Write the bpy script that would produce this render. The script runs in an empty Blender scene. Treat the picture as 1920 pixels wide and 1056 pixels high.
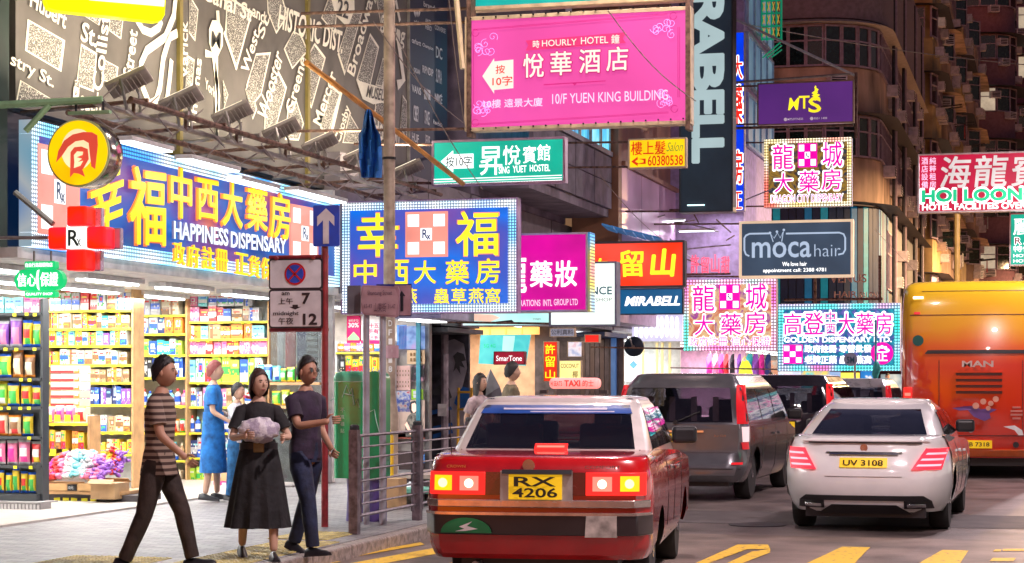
import bpy, bmesh, math, random
from mathutils import Vector, Matrix, Euler
random.seed(7)
R = math.radians
SC = bpy.context.scene
COL = SC.collection
# ---------------------------------------------------------------- camera, sky, light, exposure
H, YH, F, CX, YAW = 1.63, 712.0, 3700.0, 960.0, R(15)
cd = bpy.data.cameras.new('camera'); cam = bpy.data.objects.new('camera', cd); COL.objects.link(cam)
cd.lens = F/1920*36; cd.sensor_width = 36; cd.shift_y = (YH-528)/1920
cd.clip_start = .1; cd.clip_end = 2000
cam.location = (0, 0, H); cam.rotation_euler = (R(90), 0, YAW)
SC.camera = cam
wd = bpy.data.worlds.new('World'); SC.world = wd; wd.use_nodes = True
nt = wd.node_tree; bg = nt.nodes['Background']
sky = nt.nodes.new('ShaderNodeTexSky'); sky.sky_type = 'NISHITA'; sky.sun_disc = False
sky.sun_elevation = R(1.2); sky.sun_rotation = R(200)
tint = nt.nodes.new('ShaderNodeMix'); tint.data_type = 'RGBA'; tint.blend_type = 'MULTIPLY'
tint.inputs[0].default_value = 1.0; tint.inputs[7].default_value = (.88, .62, 1.0, 1)
nt.links.new(sky.outputs[0], tint.inputs[6]); nt.links.new(tint.outputs[2], bg.inputs[0])
bg.inputs[1].default_value = 0.12
vs = SC.view_settings; vs.view_transform = 'Standard'; vs.look = 'None'; vs.gamma = 1; vs.use_curve_mapping = False
vs.exposure = 0.24
cy = SC.cycles
cy.use_denoising = True; cy.max_bounces = 6; cy.diffuse_bounces = 3; cy.glossy_bounces = 3; cy.transmission_bounces = 4; cy.transparent_max_bounces = 16
cy.sample_clamp_indirect = 4; cy.caustics_reflective = False; cy.caustics_refractive = False
cy.use_light_tree = True
# street frame: +Y runs along the street, +X to the right (towards the road), facades at negative X
CDIR = Vector((-math.sin(YAW), math.cos(YAW))); RDIR = Vector((math.cos(YAW), math.sin(YAW)))
def ray(px): return CDIR + RDIR*((px-CX)/F)
def on_x(px, x):
    d = ray(px); D = x/d.x; return (d.y*D, D)          # y, depth
def on_y(px, y):
    d = ray(px); D = y/d.y; return (d.x*D, D)          # x, depth
def zz(py, D): return H + (YH-py)/F*D
def depth(x, y): return x*CDIR.x + y*CDIR.y
def gnd(px, py, z=0.0):
    D = (H-z)*F/(py-YH); d = ray(px); return Vector((d.x*D, d.y*D, z))
def at(px, D, py=None):
    d = ray(px); return Vector((d.x*D, d.y*D, 0 if py is None else zz(py, D)))
class YP:                                               # a plane across the street
    def __init__(s, y, pxc): s.y = y; s.D = on_y(pxc, y)[1]
    def X(s, px): return on_y(px, s.y)[0]
    def Z(s, py): return zz(py, s.D)
    def rect(s, x0, y0, x1, y1, off=0):
        a, b = s.X(x0), s.X(x1); c, d = s.Z(y1), s.Z(y0)
        return Vector((a, s.y-off, c)), Vector((b-a, 0, 0)), Vector((0, 0, d-c))
    def pt(s, px, py, off=0): return Vector((s.X(px), s.y-off, s.Z(py)))
class XPl:                                              # a plane along the street
    def __init__(s, x): s.x = x
    def pt(s, px, py, off=0):
        y, D = on_x(px, s.x+off); return Vector((s.x+off, y, zz(py, D)))
# ---------------------------------------------------------------- materials
MATS = {}
def _n(t, k, **kw):
    n = t.nodes.new(k)
    for a, b in kw.items(): setattr(n, a, b)
    return n
def M(name, col=(.5,.5,.5), rough=.6, metal=0, emit=None, es=0, var=.12, scale=6, bump=0, coat=0, col2=None, thr=None, evar=.25, bscale=None, trans=0, spec=None, stretch=(1,1,1)):
    if name in MATS: return MATS[name]
    m = bpy.data.materials.new(name); m.use_nodes = True; t = m.node_tree; b = t.nodes['Principled BSDF']
    L = t.links.new
    tc = _n(t, 'ShaderNodeTexCoord'); mp = _n(t, 'ShaderNodeMapping'); L(tc.outputs['Object'], mp.inputs[0]); mp.inputs[3].default_value = stretch
    no = _n(t, 'ShaderNodeTexNoise'); no.inputs['Scale'].default_value = scale; no.inputs['Detail'].default_value = 5; L(mp.outputs[0], no.inputs[0])
    rp = _n(t, 'ShaderNodeValToRGB'); L(no.outputs['Fac'], rp.inputs[0])
    c2 = col2 if col2 else tuple(max(0, c*(1-var*2)) for c in col)
    c1 = col if col2 else tuple(min(1, c*(1+var)) for c in col)
    rp.color_ramp.elements[0].color = (*c2, 1); rp.color_ramp.elements[1].color = (*c1, 1)
    rp.color_ramp.elements[0].position, rp.color_ramp.elements[1].position = (thr-.02, thr+.02) if thr else (.3, .7)
    L(rp.outputs[0], b.inputs['Base Color'])
    b.inputs['Roughness'].default_value = rough; b.inputs['Metallic'].default_value = metal
    if coat: b.inputs['Coat Weight'].default_value = coat; b.inputs['Coat Roughness'].default_value = .04
    if trans: b.inputs['Transmission Weight'].default_value = trans
    if spec is not None: b.inputs['Specular IOR Level'].default_value = spec
    if emit:
        b.inputs['Emission Color'].default_value = (*emit, 1); b.inputs['Emission Strength'].default_value = es
        if evar:
            mr = _n(t, 'ShaderNodeMapRange'); mr.inputs[3].default_value = es*(1-evar); mr.inputs[4].default_value = es*(1+evar)
            mr.inputs[1].default_value = .3; mr.inputs[2].default_value = .7
            n2 = _n(t, 'ShaderNodeTexNoise'); n2.inputs['Scale'].default_value = 1.3; L(tc.outputs['Object'], n2.inputs[0]); L(n2.outputs['Fac'], mr.inputs[0]); L(mr.outputs[0], b.inputs['Emission Strength'])
        if col2 and emit is True: pass
    if bump:
        bp = _n(t, 'ShaderNodeBump'); bp.inputs['Strength'].default_value = bump; bp.inputs['Distance'].default_value = .02
        if bscale:
            n3 = _n(t, 'ShaderNodeTexNoise'); n3.inputs['Scale'].default_value = bscale; n3.inputs['Detail'].default_value = 4; L(mp.outputs[0], n3.inputs[0]); L(n3.outputs['Fac'], bp.inputs['Height'])
        else: L(no.outputs['Fac'], bp.inputs['Height'])
        L(bp.outputs[0], b.inputs['Normal'])
    else:
        rr = _n(t, 'ShaderNodeMapRange'); rr.inputs[3].default_value = max(0, rough-.06); rr.inputs[4].default_value = min(1, rough+.08); L(no.outputs['Fac'], rr.inputs[0]); L(rr.outputs[0], b.inputs['Roughness'])
    MATS[name] = m; return m
def GL(name, col, es=1.0, evar=.22, base=None):          # something that gives off light
    return M(name, base or tuple(c*.22 for c in col), .45, emit=col, es=es, evar=evar, var=.05)
def MG(name, stops, es=1.0, scale=.8, stretch=(1,1,1), det=2, thr=(.25,.75), dist=0):   # a glowing printed picture or screen: several colours flowing
    if name in MATS: return MATS[name]
    m = bpy.data.materials.new(name); m.use_nodes = True; t = m.node_tree; b = t.nodes['Principled BSDF']; L = t.links.new
    tc = _n(t, 'ShaderNodeTexCoord'); mp = _n(t, 'ShaderNodeMapping'); L(tc.outputs['Object'], mp.inputs[0]); mp.inputs[3].default_value = stretch
    no = _n(t, 'ShaderNodeTexNoise'); no.inputs['Scale'].default_value = scale; no.inputs['Detail'].default_value = det; no.inputs['Distortion'].default_value = dist; L(mp.outputs[0], no.inputs[0])
    rp = _n(t, 'ShaderNodeValToRGB'); L(no.outputs['Fac'], rp.inputs[0]); e = rp.color_ramp.elements
    for i, c in enumerate(stops):
        p = thr[0]+(thr[1]-thr[0])*i/max(1, len(stops)-1)
        if i < 2: e[i].position = p; e[i].color = (*c, 1)
        else: q = e.new(p); q.color = (*c, 1)
    sc_ = _n(t, 'ShaderNodeMix', data_type='RGBA', blend_type='MULTIPLY'); sc_.inputs[0].default_value = 1; sc_.inputs[7].default_value = (.25,.25,.25,1) if es else (1,1,1,1); L(rp.outputs[0], sc_.inputs[6]); L(sc_.outputs[2], b.inputs['Base Color']); b.inputs['Roughness'].default_value = .5
    if es: L(rp.outputs[0], b.inputs['Emission Color']); b.inputs['Emission Strength'].default_value = es
    MATS[name] = m; return m
def LED(name, cols, pitch=.045, es=3, axes=('X', 'Z'), back=(.02,.05,.12), rad=.32, cscale=1.2):         # rows of small lamps on a dark strip
    if name in MATS: return MATS[name]
    m = bpy.data.materials.new(name); m.use_nodes = True; t = m.node_tree; b = t.nodes['Principled BSDF']; L = t.links.new
    tc = _n(t, 'ShaderNodeTexCoord'); sp = _n(t, 'ShaderNodeSeparateXYZ'); L(tc.outputs['Object'], sp.inputs[0])
    ds = []
    for a in axes:
        mu = _n(t, 'ShaderNodeMath', operation='MULTIPLY'); L(sp.outputs[a], mu.inputs[0]); mu.inputs[1].default_value = 1/pitch
        fr = _n(t, 'ShaderNodeMath', operation='FRACT'); L(mu.outputs[0], fr.inputs[0])
        su = _n(t, 'ShaderNodeMath', operation='SUBTRACT'); L(fr.outputs[0], su.inputs[0]); su.inputs[1].default_value = .5
        sq = _n(t, 'ShaderNodeMath', operation='MULTIPLY'); L(su.outputs[0], sq.inputs[0]); L(su.outputs[0], sq.inputs[1]); ds.append(sq)
    ad = _n(t, 'ShaderNodeMath', operation='ADD'); L(ds[0].outputs[0], ad.inputs[0]); L(ds[1].outputs[0], ad.inputs[1])
    lt = _n(t, 'ShaderNodeMath', operation='LESS_THAN'); L(ad.outputs[0], lt.inputs[0]); lt.inputs[1].default_value = rad*rad
    mm = _n(t, 'ShaderNodeMath', operation='MULTIPLY'); L(lt.outputs[0], mm.inputs[0]); mm.inputs[1].default_value = es*.85; am = _n(t, 'ShaderNodeMath', operation='ADD'); L(mm.outputs[0], am.inputs[0]); am.inputs[1].default_value = es*.16
    no = _n(t, 'ShaderNodeTexNoise'); no.inputs['Scale'].default_value = cscale; no.inputs['Detail'].default_value = 0; L(tc.outputs['Object'], no.inputs[0])
    rp = _n(t, 'ShaderNodeValToRGB'); L(no.outputs['Fac'], rp.inputs[0]); e = rp.color_ramp.elements; rp.color_ramp.interpolation = 'LINEAR'
    for i, c in enumerate(cols):
        p = .3+.4*i/max(1, len(cols)-1)
        if i < 2: e[i].position = p; e[i].color = (*c, 1)
        else: q = e.new(p); q.color = (*c, 1)
    L(rp.outputs[0], b.inputs['Emission Color']); L(am.outputs[0], b.inputs['Emission Strength'])
    b.inputs['Base Color'].default_value = (*back, 1); b.inputs['Roughness'].default_value = .4
    MATS[name] = m; return m
# ---------------------------------------------------------------- objects
W = {}
def tag(o, label=None, cat=None, group=None, kind=None):
    if label: o['label'] = label
    if cat: o['category'] = cat
    if group: o['group'] = group
    if kind: o['kind'] = kind
    return o
def T(name, label, cat, loc=(0,0,0), group=None):
    o = bpy.data.objects.new(name, None); o.empty_display_size = .2; COL.objects.link(o); o.location = loc
    W[o.name] = Vector(loc); return tag(o, label, cat, group)
class MB:
    def __init__(s): s.v = []; s.f = []; s.m = []; s.k = 0
    def add(s, vs, fs):
        n = len(s.v); s.v += [tuple(v) for v in vs]; s.f += [tuple(i+n for i in f) for f in fs]; s.m += [s.k]*len(fs); return s
    def box(s, x0, y0, z0, x1, y1, z1):
        x0, x1 = min(x0, x1), max(x0, x1); y0, y1 = min(y0, y1), max(y0, y1); z0, z1 = min(z0, z1), max(z0, z1)
        return s.add([(x0,y0,z0),(x1,y0,z0),(x1,y1,z0),(x0,y1,z0),(x0,y0,z1),(x1,y0,z1),(x1,y1,z1),(x0,y1,z1)],
                     [(0,3,2,1),(4,5,6,7),(0,1,5,4),(1,2,6,5),(2,3,7,6),(3,0,4,7)])
    def rbox(s, c, sz, rz=0, rx=0, ry=0, b=0):
        m = Matrix.Translation(c) @ Euler((rx, ry, rz)).to_matrix().to_4x4(); h = [q/2 for q in sz]
        P = [m @ Vector((a*h[0], b_*h[1], c_*h[2])) for c_ in (-1,1) for a, b_ in ((-1,-1),(1,-1),(1,1),(-1,1))]
        return s.add(P, [(0,3,2,1),(4,5,6,7),(0,1,5,4),(1,2,6,5),(2,3,7,6),(3,0,4,7)])
    def tube(s, pts, r, n=8, caps=True):
        pts = [Vector(p) for p in pts]; rr = r if isinstance(r, (list, tuple)) else [r]*len(pts); vs = []; fs = []; up = None
        for i, p in enumerate(pts):
            d = (pts[min(i+1, len(pts)-1)] - pts[max(i-1, 0)]).normalized()
            if up is None: up = Vector((0,0,1)) if abs(d.z) < .9 else Vector((1,0,0))
            a = d.cross(up).normalized(); b = a.cross(d); up = b
            for j in range(n):
                t = 2*math.pi*j/n; vs.append(p + a*math.cos(t)*rr[i] + b*math.sin(t)*rr[i])
        for i in range(len(pts)-1):
            for j in range(n): q = (j+1) % n; fs.append((i*n+j, i*n+q, (i+1)*n+q, (i+1)*n+j))
        if caps: fs.append(tuple(reversed(range(n)))); fs.append(tuple(range((len(pts)-1)*n, len(pts)*n)))
        return s.add(vs, fs)
    def lathe(s, c, prof, n=24, axis='Z', sx=1, sy=1):
        vs = []; fs = []; c = Vector(c)
        for r, h in prof:
            for j in range(n):
                t = 2*math.pi*j/n; a, b = r*math.cos(t)*sx, r*math.sin(t)*sy
                vs.append(c + (Vector((a, b, h)) if axis == 'Z' else Vector((a, h, b)) if axis == 'Y' else Vector((h, a, b))))
        for i in range(len(prof)-1):
            for j in range(n): q = (j+1) % n; fs.append((i*n+j, i*n+q, (i+1)*n+q, (i+1)*n+j))
        fs.append(tuple(reversed(range(n)))); fs.append(tuple(range((len(prof)-1)*n, len(prof)*n)))
        return s.add(vs, fs)
    def ell(s, c, r, n=10, m=7, mat=None):
        vs = []; fs = []; c = Vector(c)
        for i in range(m+1):
            ph = math.pi*i/m
            for j in range(n):
                t = 2*math.pi*j/n; p = Vector((r[0]*math.sin(ph)*math.cos(t), r[1]*math.sin(ph)*math.sin(t), -r[2]*math.cos(ph)))
                if mat: p = mat @ p
                vs.append(c+p)
        for i in range(m):
            for j in range(n): q = (j+1) % n; fs.append((i*n+j, i*n+q, (i+1)*n+q, (i+1)*n+j))
        return s.add(vs, fs)
    def poly(s, pts, th=Vector((0,0,0))):                # a flat outline given real thickness
        n = len(pts); pts = [Vector(p) for p in pts]; vs = pts + [p+th for p in pts]
        if th.length == 0: return s.add(pts, [tuple(range(n))])
        fs = [tuple(range(n)), tuple(reversed(range(n, 2*n)))] + [(i, i+n, (i+1) % n+n, (i+1) % n) for i in range(n)]
        return s.add(vs, fs)
    def grid(s, P, closed_u=False):                      # P[row][col]
        r, c = len(P), len(P[0]); vs = [p for row in P for p in row]; fs = []
        for i in range(r-1):
            for j in range(c if closed_u else c-1):
                q = (j+1) % c; fs.append((i*c+j, i*c+q, (i+1)*c+q, (i+1)*c+j))
        return s.add(vs, fs)
    def build(s, name, mats, parent=None, smooth=False, bevel=0, seg=2, recalc=True, sub=0, sharp=40):
        mats = mats if isinstance(mats, (list, tuple)) else [mats]
        me = bpy.data.meshes.new(name); o = W.get(parent.name, Vector()) if parent else Vector()
        me.from_pydata([tuple(Vector(v)-o) for v in s.v], [], s.f)
        for m in mats: me.materials.append(m)
        if len(mats) > 1: me.polygons.foreach_set('material_index', s.m)
        if recalc:
            bm = bmesh.new(); bm.from_mesh(me); bmesh.ops.remove_doubles(bm, verts=bm.verts, dist=1e-5)
            bmesh.ops.recalc_face_normals(bm, faces=bm.faces); bm.to_mesh(me); bm.free()
        if smooth:
            me.polygons.foreach_set('use_smooth', [True]*len(me.polygons)); me.set_sharp_from_angle(angle=R(sharp))
        ob = bpy.data.objects.new(name, me); COL.objects.link(ob)
        if parent: ob.parent = parent
        W[ob.name] = o.copy()
        if bevel:
            b = ob.modifiers.new('bevel', 'BEVEL'); b.width = bevel; b.segments = seg; b.limit_method = 'ANGLE'
        if sub:
            b = ob.modifiers.new('sub', 'SUBSURF'); b.levels = sub; b.render_levels = sub
        return ob
def box(name, mat, parent, x0, y0, z0, x1, y1, z1, bevel=0): return MB().box(x0,y0,z0,x1,y1,z1).build(name, mat, parent, bevel=bevel, recalc=False)
def tube(name, mat, parent, pts, r, n=8): return MB().tube(pts, r, n).build(name, mat, parent, smooth=True)
def struct(o): o['kind'] = 'structure'; return o
TC = {}
def txt_mesh(s, bold=0, shear=0, res=3, ls=1.0):
    k = (s, bold, shear, ls)
    if k not in TC:
        c = bpy.data.curves.new('t', 'FONT'); c.body = s; c.offset = bold; c.shear = shear; c.resolution_u = res; c.space_character = ls; c.space_line = .9
        o = bpy.data.objects.new('t', c); m = bpy.data.meshes.new_from_object(o)
        vs = [(v.co.x, v.co.y) for v in m.vertices]; fs = [tuple(p.vertices) for p in m.polygons]
        bpy.data.objects.remove(o); bpy.data.curves.remove(c); bpy.data.meshes.remove(m)
        if not vs: vs = [(0,0)]
        x0 = min(v[0] for v in vs); x1 = max(v[0] for v in vs); y0 = min(v[1] for v in vs); y1 = max(v[1] for v in vs)
        TC[k] = ([((v[0]-x0)/max(1e-6, x1-x0), (v[1]-y0)/max(1e-6, y1-y0)) for v in vs], fs, (x1-x0)/max(1e-6, y1-y0))
    return TC[k]
def text(s, O, U, V, mat, parent, name='lettering', bold=.012, shear=0, th=.006, grow=0, res=3, ls=1.0, label=None, keep=False):
    """lettering filling the parallelogram O, U, V; it has its own thickness th towards the viewer"""
    cjk = any(ord(c) > 0x2e80 for c in s); off = 0 if cjk else min(bold, .02) if bold > 0 else bold
    uv, fs, asp = txt_mesh(s, off, shear, res, ls); O = Vector(O); U = Vector(U); V = Vector(V)
    if keep:
        w = asp*V.length
        if w < U.length: O = O + U*((1-w/U.length)/2); U = U.normalized()*w
    N = U.cross(V).normalized()
    if grow: O = O - (U.normalized()+V.normalized())*grow; U = U + U.normalized()*2*grow; V = V + V.normalized()*2*grow
    b = MB(); n = len(uv); pts = [O+U*a+V*c+N*th for a, c in uv]; extra = bold-off; em = V.length/(1.0 if cjk else .75)
    if extra > .004:                                     # heavier strokes: the same outline laid a few times side by side
        k = 8 if extra > .03 else 4; w = extra*em
        for i in range(k):
            a_ = 2*math.pi*(i+.5)/k; d_ = U.normalized()*math.cos(a_)*w + V.normalized()*math.sin(a_)*w - N*(.0003*(i+1)); b.add([p+d_ for p in pts], fs)
    if th > .009:                                        # raised letters get side walls
        from collections import Counter
        low = [O+U*a+V*c for a, c in uv]; E_ = Counter(); d = {}; m0 = len(b.v)
        for f in fs:
            for i in range(len(f)):
                e = (f[i], f[(i+1) % len(f)]); E_[tuple(sorted(e))] += 1; d[tuple(sorted(e))] = e
        b.add(pts+low, fs); k = 1 if isinstance(mat, (list, tuple)) else 0
        sides = [(d[e][1]+m0, d[e][0]+m0, d[e][0]+n+m0, d[e][1]+n+m0) for e, c in E_.items() if c == 1]
        b.f += sides; b.m += [k]*len(sides)
    else: b.add(pts, fs)
    o = b.build(name, mat, parent, recalc=False)
    if label: o['label'] = label
    return o
def dup(root, loc, rz=0, label=None, group=None):
    def cp(o, par):
        c = o.copy(); COL.objects.link(c); W[c.name] = W.get(o.name, Vector()).copy()
        if par: c.parent = par
        for ch in [q for q in KIDS.get(o.name, list(o.children))]: cp(ch, c)
        return c
    KIDS = {}
    r = cp(root, None); r.location = loc; r.rotation_euler = (0, 0, rz)
    if label: r['label'] = label
    if group: r['group'] = group
    return r
def point_light(loc, power, col=(1,1,1), r=.15, name='lamp_light', spot=None, aim=None, blend=.5):
    l = bpy.data.lights.new(name, 'SPOT' if spot else 'POINT'); l.energy = power; l.color = col; l.shadow_soft_size = r
    o = bpy.data.objects.new(name, l); COL.objects.link(o); o.location = loc
    if spot: l.spot_size = R(spot); l.spot_blend = blend; o.rotation_euler = (Vector(aim)-Vector(loc)).to_track_quat('-Z', 'Y').to_euler()
    return o
def area_light(loc, size, power, col=(1,1,1), rot=(0,0,0), name='lamp_light'):
    l = bpy.data.lights.new(name, 'AREA'); l.shape = 'RECTANGLE'; l.size, l.size_y = size; l.energy = power; l.color = col
    o = bpy.data.objects.new(name, l); COL.objects.link(o); o.location = loc; o.rotation_euler = rot; return o
def GLASS(name, tintc, rough=.02):                        # thin tinted glass: you look through it, and it mirrors the street at its Fresnel share
    if name in MATS: return MATS[name]
    m = bpy.data.materials.new(name); m.use_nodes = True; t = m.node_tree; L = t.links.new; t.nodes.remove(t.nodes['Principled BSDF'])
    out = t.nodes['Material Output']; fr = _n(t, 'ShaderNodeLayerWeight'); fr.inputs['Blend'].default_value = .22; tr = _n(t, 'ShaderNodeBsdfTransparent'); tr.inputs[0].default_value = (*tintc, 1)
    gl = _n(t, 'ShaderNodeBsdfGlossy'); gl.inputs['Roughness'].default_value = rough; mi = _n(t, 'ShaderNodeMixShader'); no = _n(t, 'ShaderNodeTexNoise'); no.inputs['Scale'].default_value = 5
    ma = _n(t, 'ShaderNodeMath', operation='MULTIPLY_ADD'); ma.inputs[1].default_value = .08; L(no.outputs['Fac'], ma.inputs[0]); L(fr.outputs['Facing'], ma.inputs[2])
    L(ma.outputs[0], mi.inputs[0]); L(tr.outputs[0], mi.inputs[1]); L(gl.outputs[0], mi.inputs[2]); L(mi.outputs[0], out.inputs[0]); MATS[name] = m; return m
# common materials
WH = (1, 1, 1)
steel = M('galvanised_steel', (.42,.40,.38), .45, .7, var=.2)
rust = M('rusty_brown_steel', (.22,.13,.10), .65, .4, var=.35, scale=14)
cream_frame = M('cream_painted_frame', (.75,.6,.4), .5, .2, var=.15)
dark = M('dark_metal', (.03,.03,.035), .45, .4)
black = M('black_plastic', (.015,.015,.018), .4)
rubber = M('tyre_rubber', (.02,.02,.02), .85)
white_p = M('white_paint', (.8,.8,.8), .4)
chrome = M('chrome', (.8,.8,.82), .12, 1, var=.02)
glow_w = GL('white_glow', (1,1,1), 1.5)
glow_y = GL('yellow_glow', (1,.82,.02), 1.0)
glow_y2 = GL('bright_yellow_glow', (1,.9,.02), 1.15)
glow_r = GL('red_glow', (1,.02,.01), .9)
tubeglow = GL('fluorescent_tube', (.9,.97,1), 6)
white_led = GL('white_lightbox', (1,1,1), 1.3)
# ================================================================ THE SETTING
asph = M('asphalt', (.135,.105,.10), .45, bump=.4, scale=1.1, bscale=90, var=.34)
asph2 = M('worn_crossing_asphalt', (.22,.165,.14), .5, bump=.35, scale=1.3, bscale=70, var=.3)
roadg = MB(); roadg.add([(-60,-30,0),(300,-30,0),(300,900,0),(-60,900,0)], [(0,1,2,3)]); struct(roadg.build('road', asph, recalc=False))
b = MB(); b.add([(-6.05,4,.004),(12,4,.004),(12,20.6,.004),(-6.05,20.6,.004)], [(0,1,2,3)]); struct(b.build('crossing_surface', asph2, recalc=False))
b = MB(); b.add([(-6.05,22.2,.004),(12,22.2,.004),(12,24.3,.004),(-6.05,24.3,.004)], [(0,1,2,3)]); struct(b.build('road_patch', M('old_asphalt', (.075,.06,.062), .7, bump=.3, bscale=60, scale=3, var=.2), recalc=False))
# paving: small bricks in the material (each is under three pixels deep in the picture)
pv = bpy.data.materials.new('brick_paving'); pv.use_nodes = True; t = pv.node_tree; p = t.nodes['Principled BSDF']
tc = _n(t, 'ShaderNodeTexCoord'); br = _n(t, 'ShaderNodeTexBrick'); br.inputs['Scale'].default_value = 2.3; br.inputs['Mortar Size'].default_value = .012
br.inputs['Color1'].default_value = (.44,.42,.42,1); br.inputs['Color2'].default_value = (.27,.255,.27,1); br.inputs['Mortar'].default_value = (.09,.085,.085,1)
no = _n(t, 'ShaderNodeTexNoise'); no.inputs['Scale'].default_value = 2.3; no.inputs['Detail'].default_value = 9; no.inputs['Roughness'].default_value = .7
mx = _n(t, 'ShaderNodeMix', data_type='RGBA', blend_type='MULTIPLY'); mx.inputs[0].default_value = .75
t.links.new(tc.outputs['Object'], br.inputs[0]); t.links.new(tc.outputs['Object'], no.inputs[0]); t.links.new(br.outputs[0], mx.inputs[6]); t.links.new(no.outputs['Fac'], mx.inputs[7]); t.links.new(mx.outputs[2], p.inputs[0])
bp = _n(t, 'ShaderNodeBump'); bp.inputs['Strength'].default_value = .5; bp.inputs['Distance'].default_value = .01; t.links.new(br.outputs['Fac'], bp.inputs['Height']); bp.invert = True; t.links.new(bp.outputs[0], p.inputs['Normal']); p.inputs['Roughness'].default_value = .5
b = MB(); b.box(-11, -5, -.05, -6.22, 140, .126); pave = struct(b.build('pavement', pv, recalc=False)); W[pave.name] = Vector()
kerb_m = M('granite_kerb', (.33,.28,.25), .6, bump=.3, scale=25, var=.25)
kb = None
for i in range(44):
    y0 = 10+i*1.0
    if kb is None: kb = MB().box(-6.215, 0, -.02, -6.06, .985, .125).build('kerbstone', kerb_m, pave, bevel=.015); o = kb
    else: o = kb.copy(); COL.objects.link(o); W[o.name] = Vector()
    o.location.y = y0; o.location.z = random.uniform(-.003, .003)
tac = M('yellow_tactile_tile', (.55,.46,.16), .6, var=.2, bump=.4, bscale=40)
tt = None
for (x0, y0, nx, ny) in ((-7.95,11.4,3,13),(-7.05,17.4,2,3),(-6.85,13.6,2,12)):
    for i in range(nx):
        for j in range(ny):
            if tt is None:
                m_ = MB().box(0, 0, .12, .293, .293, .134)
                for a in range(5):
                    for c_ in range(5): m_.lathe((.03+a*.058, .03+c_*.058, .134), [(.016, 0), (.009, .005)], 6)
                tt = m_.build('tactile_tile', tac, pave); o = tt
            else: o = tt.copy(); COL.objects.link(o); W[o.name] = Vector()
            o.location = (x0+i*.3, y0+j*.3, random.uniform(0, .002))
# painted markings (flat paint, each a sheet on the road)
ypaint = M('yellow_road_paint', (.80,.50,.03), .6, thr=.37, scale=16, col2=(.24,.16,.09), bump=.2, bscale=60)
def mark(pts, z=.009, name='road_marking'):
    o = MB().poly([gnd(px, py, z) for px, py in pts]).build(name, ypaint, recalc=False); struct(o); return o
mark([(605,1049),(612,1053),(796,1021),(788,1017)])
mark([(625,1062),(690,1062),(826,1037),(822,1026)])
mark([(470,1075),(560,1075),(640,1052),(600,1056)])
mark([(1290,1062),(1312,1062),(1400,1030),(1444,1029),(1440,1021),(1383,1021)])
mark([(1350,1062),(1376,1062),(1444,1036),(1444,1029),(1410,1034)])
mark([(1500,1062),(1596,1062),(1632,1026),(1579,1025)])
mark([(1712,1062),(1796,1062),(1816,1032),(1767,1031)])
mark([(820,1062),(858,1062),(905,1049),(862,1050)])
mark([(1000,1062),(1130,1062),(1148,1040),(1090,1040)])
mark([(1880,1029),(1880,1033),(1925,1033),(1925,1029)]); mark([(1862,1046),(1855,1052),(1900,1052),(1905,1046)]); mark([(1838,1058),(1832,1062),(1880,1062),(1885,1057)])
mark([(1866,1030),(1862,1034),(1876,1034),(1878,1030)])
# ---------------------------------------------------------------- building shells
FX = -10.0
render_w = M('grey_render', (.28,.25,.27), .8, bump=.2, scale=3)
green_w = M('dark_green_wall', (.015,.05,.035), .6, var=.3, scale=1.2)
shop_w = M('white_shop_wall', (.8,.79,.76), .5)
def bldg(name, label): return T(name, label, 'building', (-10, 20, 0))
ph = T('pharmacy_building', 'building holding the bright open pharmacy under the big map hoarding', 'building', (-10, 22, 0))
box('upper_wall', render_w, ph, -14.5, 17.9, 4.42, -10.45, 34.4, 17)
box('sign_band_wall', dark, ph, -14.5, 17.9, 2.98, -10.35, 27.3, 4.42)
box('ceiling', shop_w, ph, -14.4, 17.9, 2.86, -9.95, 27.3, 2.97)
box('back_wall', shop_w, ph, -14.5, 17.9, .126, -14.4, 27.3, 2.86)
box('side_wall', shop_w, ph, -14.4, 27.32, .126, -10.05, 27.42, 4.42)
box('side_wall', shop_w, ph, -14.4, 17.8, .126, -10.9, 17.9, 2.86)
box('shop_floor', M('shop_floor_tile', (.55,.5,.46), .3), ph, -14.4, 17.9, .1, -10.2, 27.32, .15)
for i, x in enumerate((-10.7, -12.0, -13.2)):
    for j in range(4):
        y = 19.3+j*2.1
        f = box('ceiling_light', white_p, ph, x-.12, y-.75, 2.80, x+.12, y+.75, 2.855)
        for s_ in (-.05, .05): MB().tube([(x+s_, y-.7, 2.785), (x+s_, y+.7, 2.785)], .014, 8).build('tube', tubeglow, f, smooth=True)
    area_light((x, 22.5, 2.74), (.3, 8.5), 185, (1,.98,.95), name='shop_ceiling_light')
area_light((-10.15, 22.5, 2.80), (.12, 9), 50, (.80,.90,1), rot=(0, R(-12), 0), name='sign_strip_light')
lw = T('corner_building', 'dark green rendered wall at the left edge beside the pharmacy', 'building', (-10, 16, 0))
box('upper_wall', green_w, lw, -10.6, 12, 2.95, -9.95, 17.7, 17)
box('pier', green_w, lw, -10.5, 17.7, 4.4, -10.1, 18.0, 17)
tube('drainpipe', M('green_pipe', (.05,.16,.08), .5), lw, [(-9.88, 17.2, 3), (-9.88, 17.2, 16)], .05)
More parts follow.
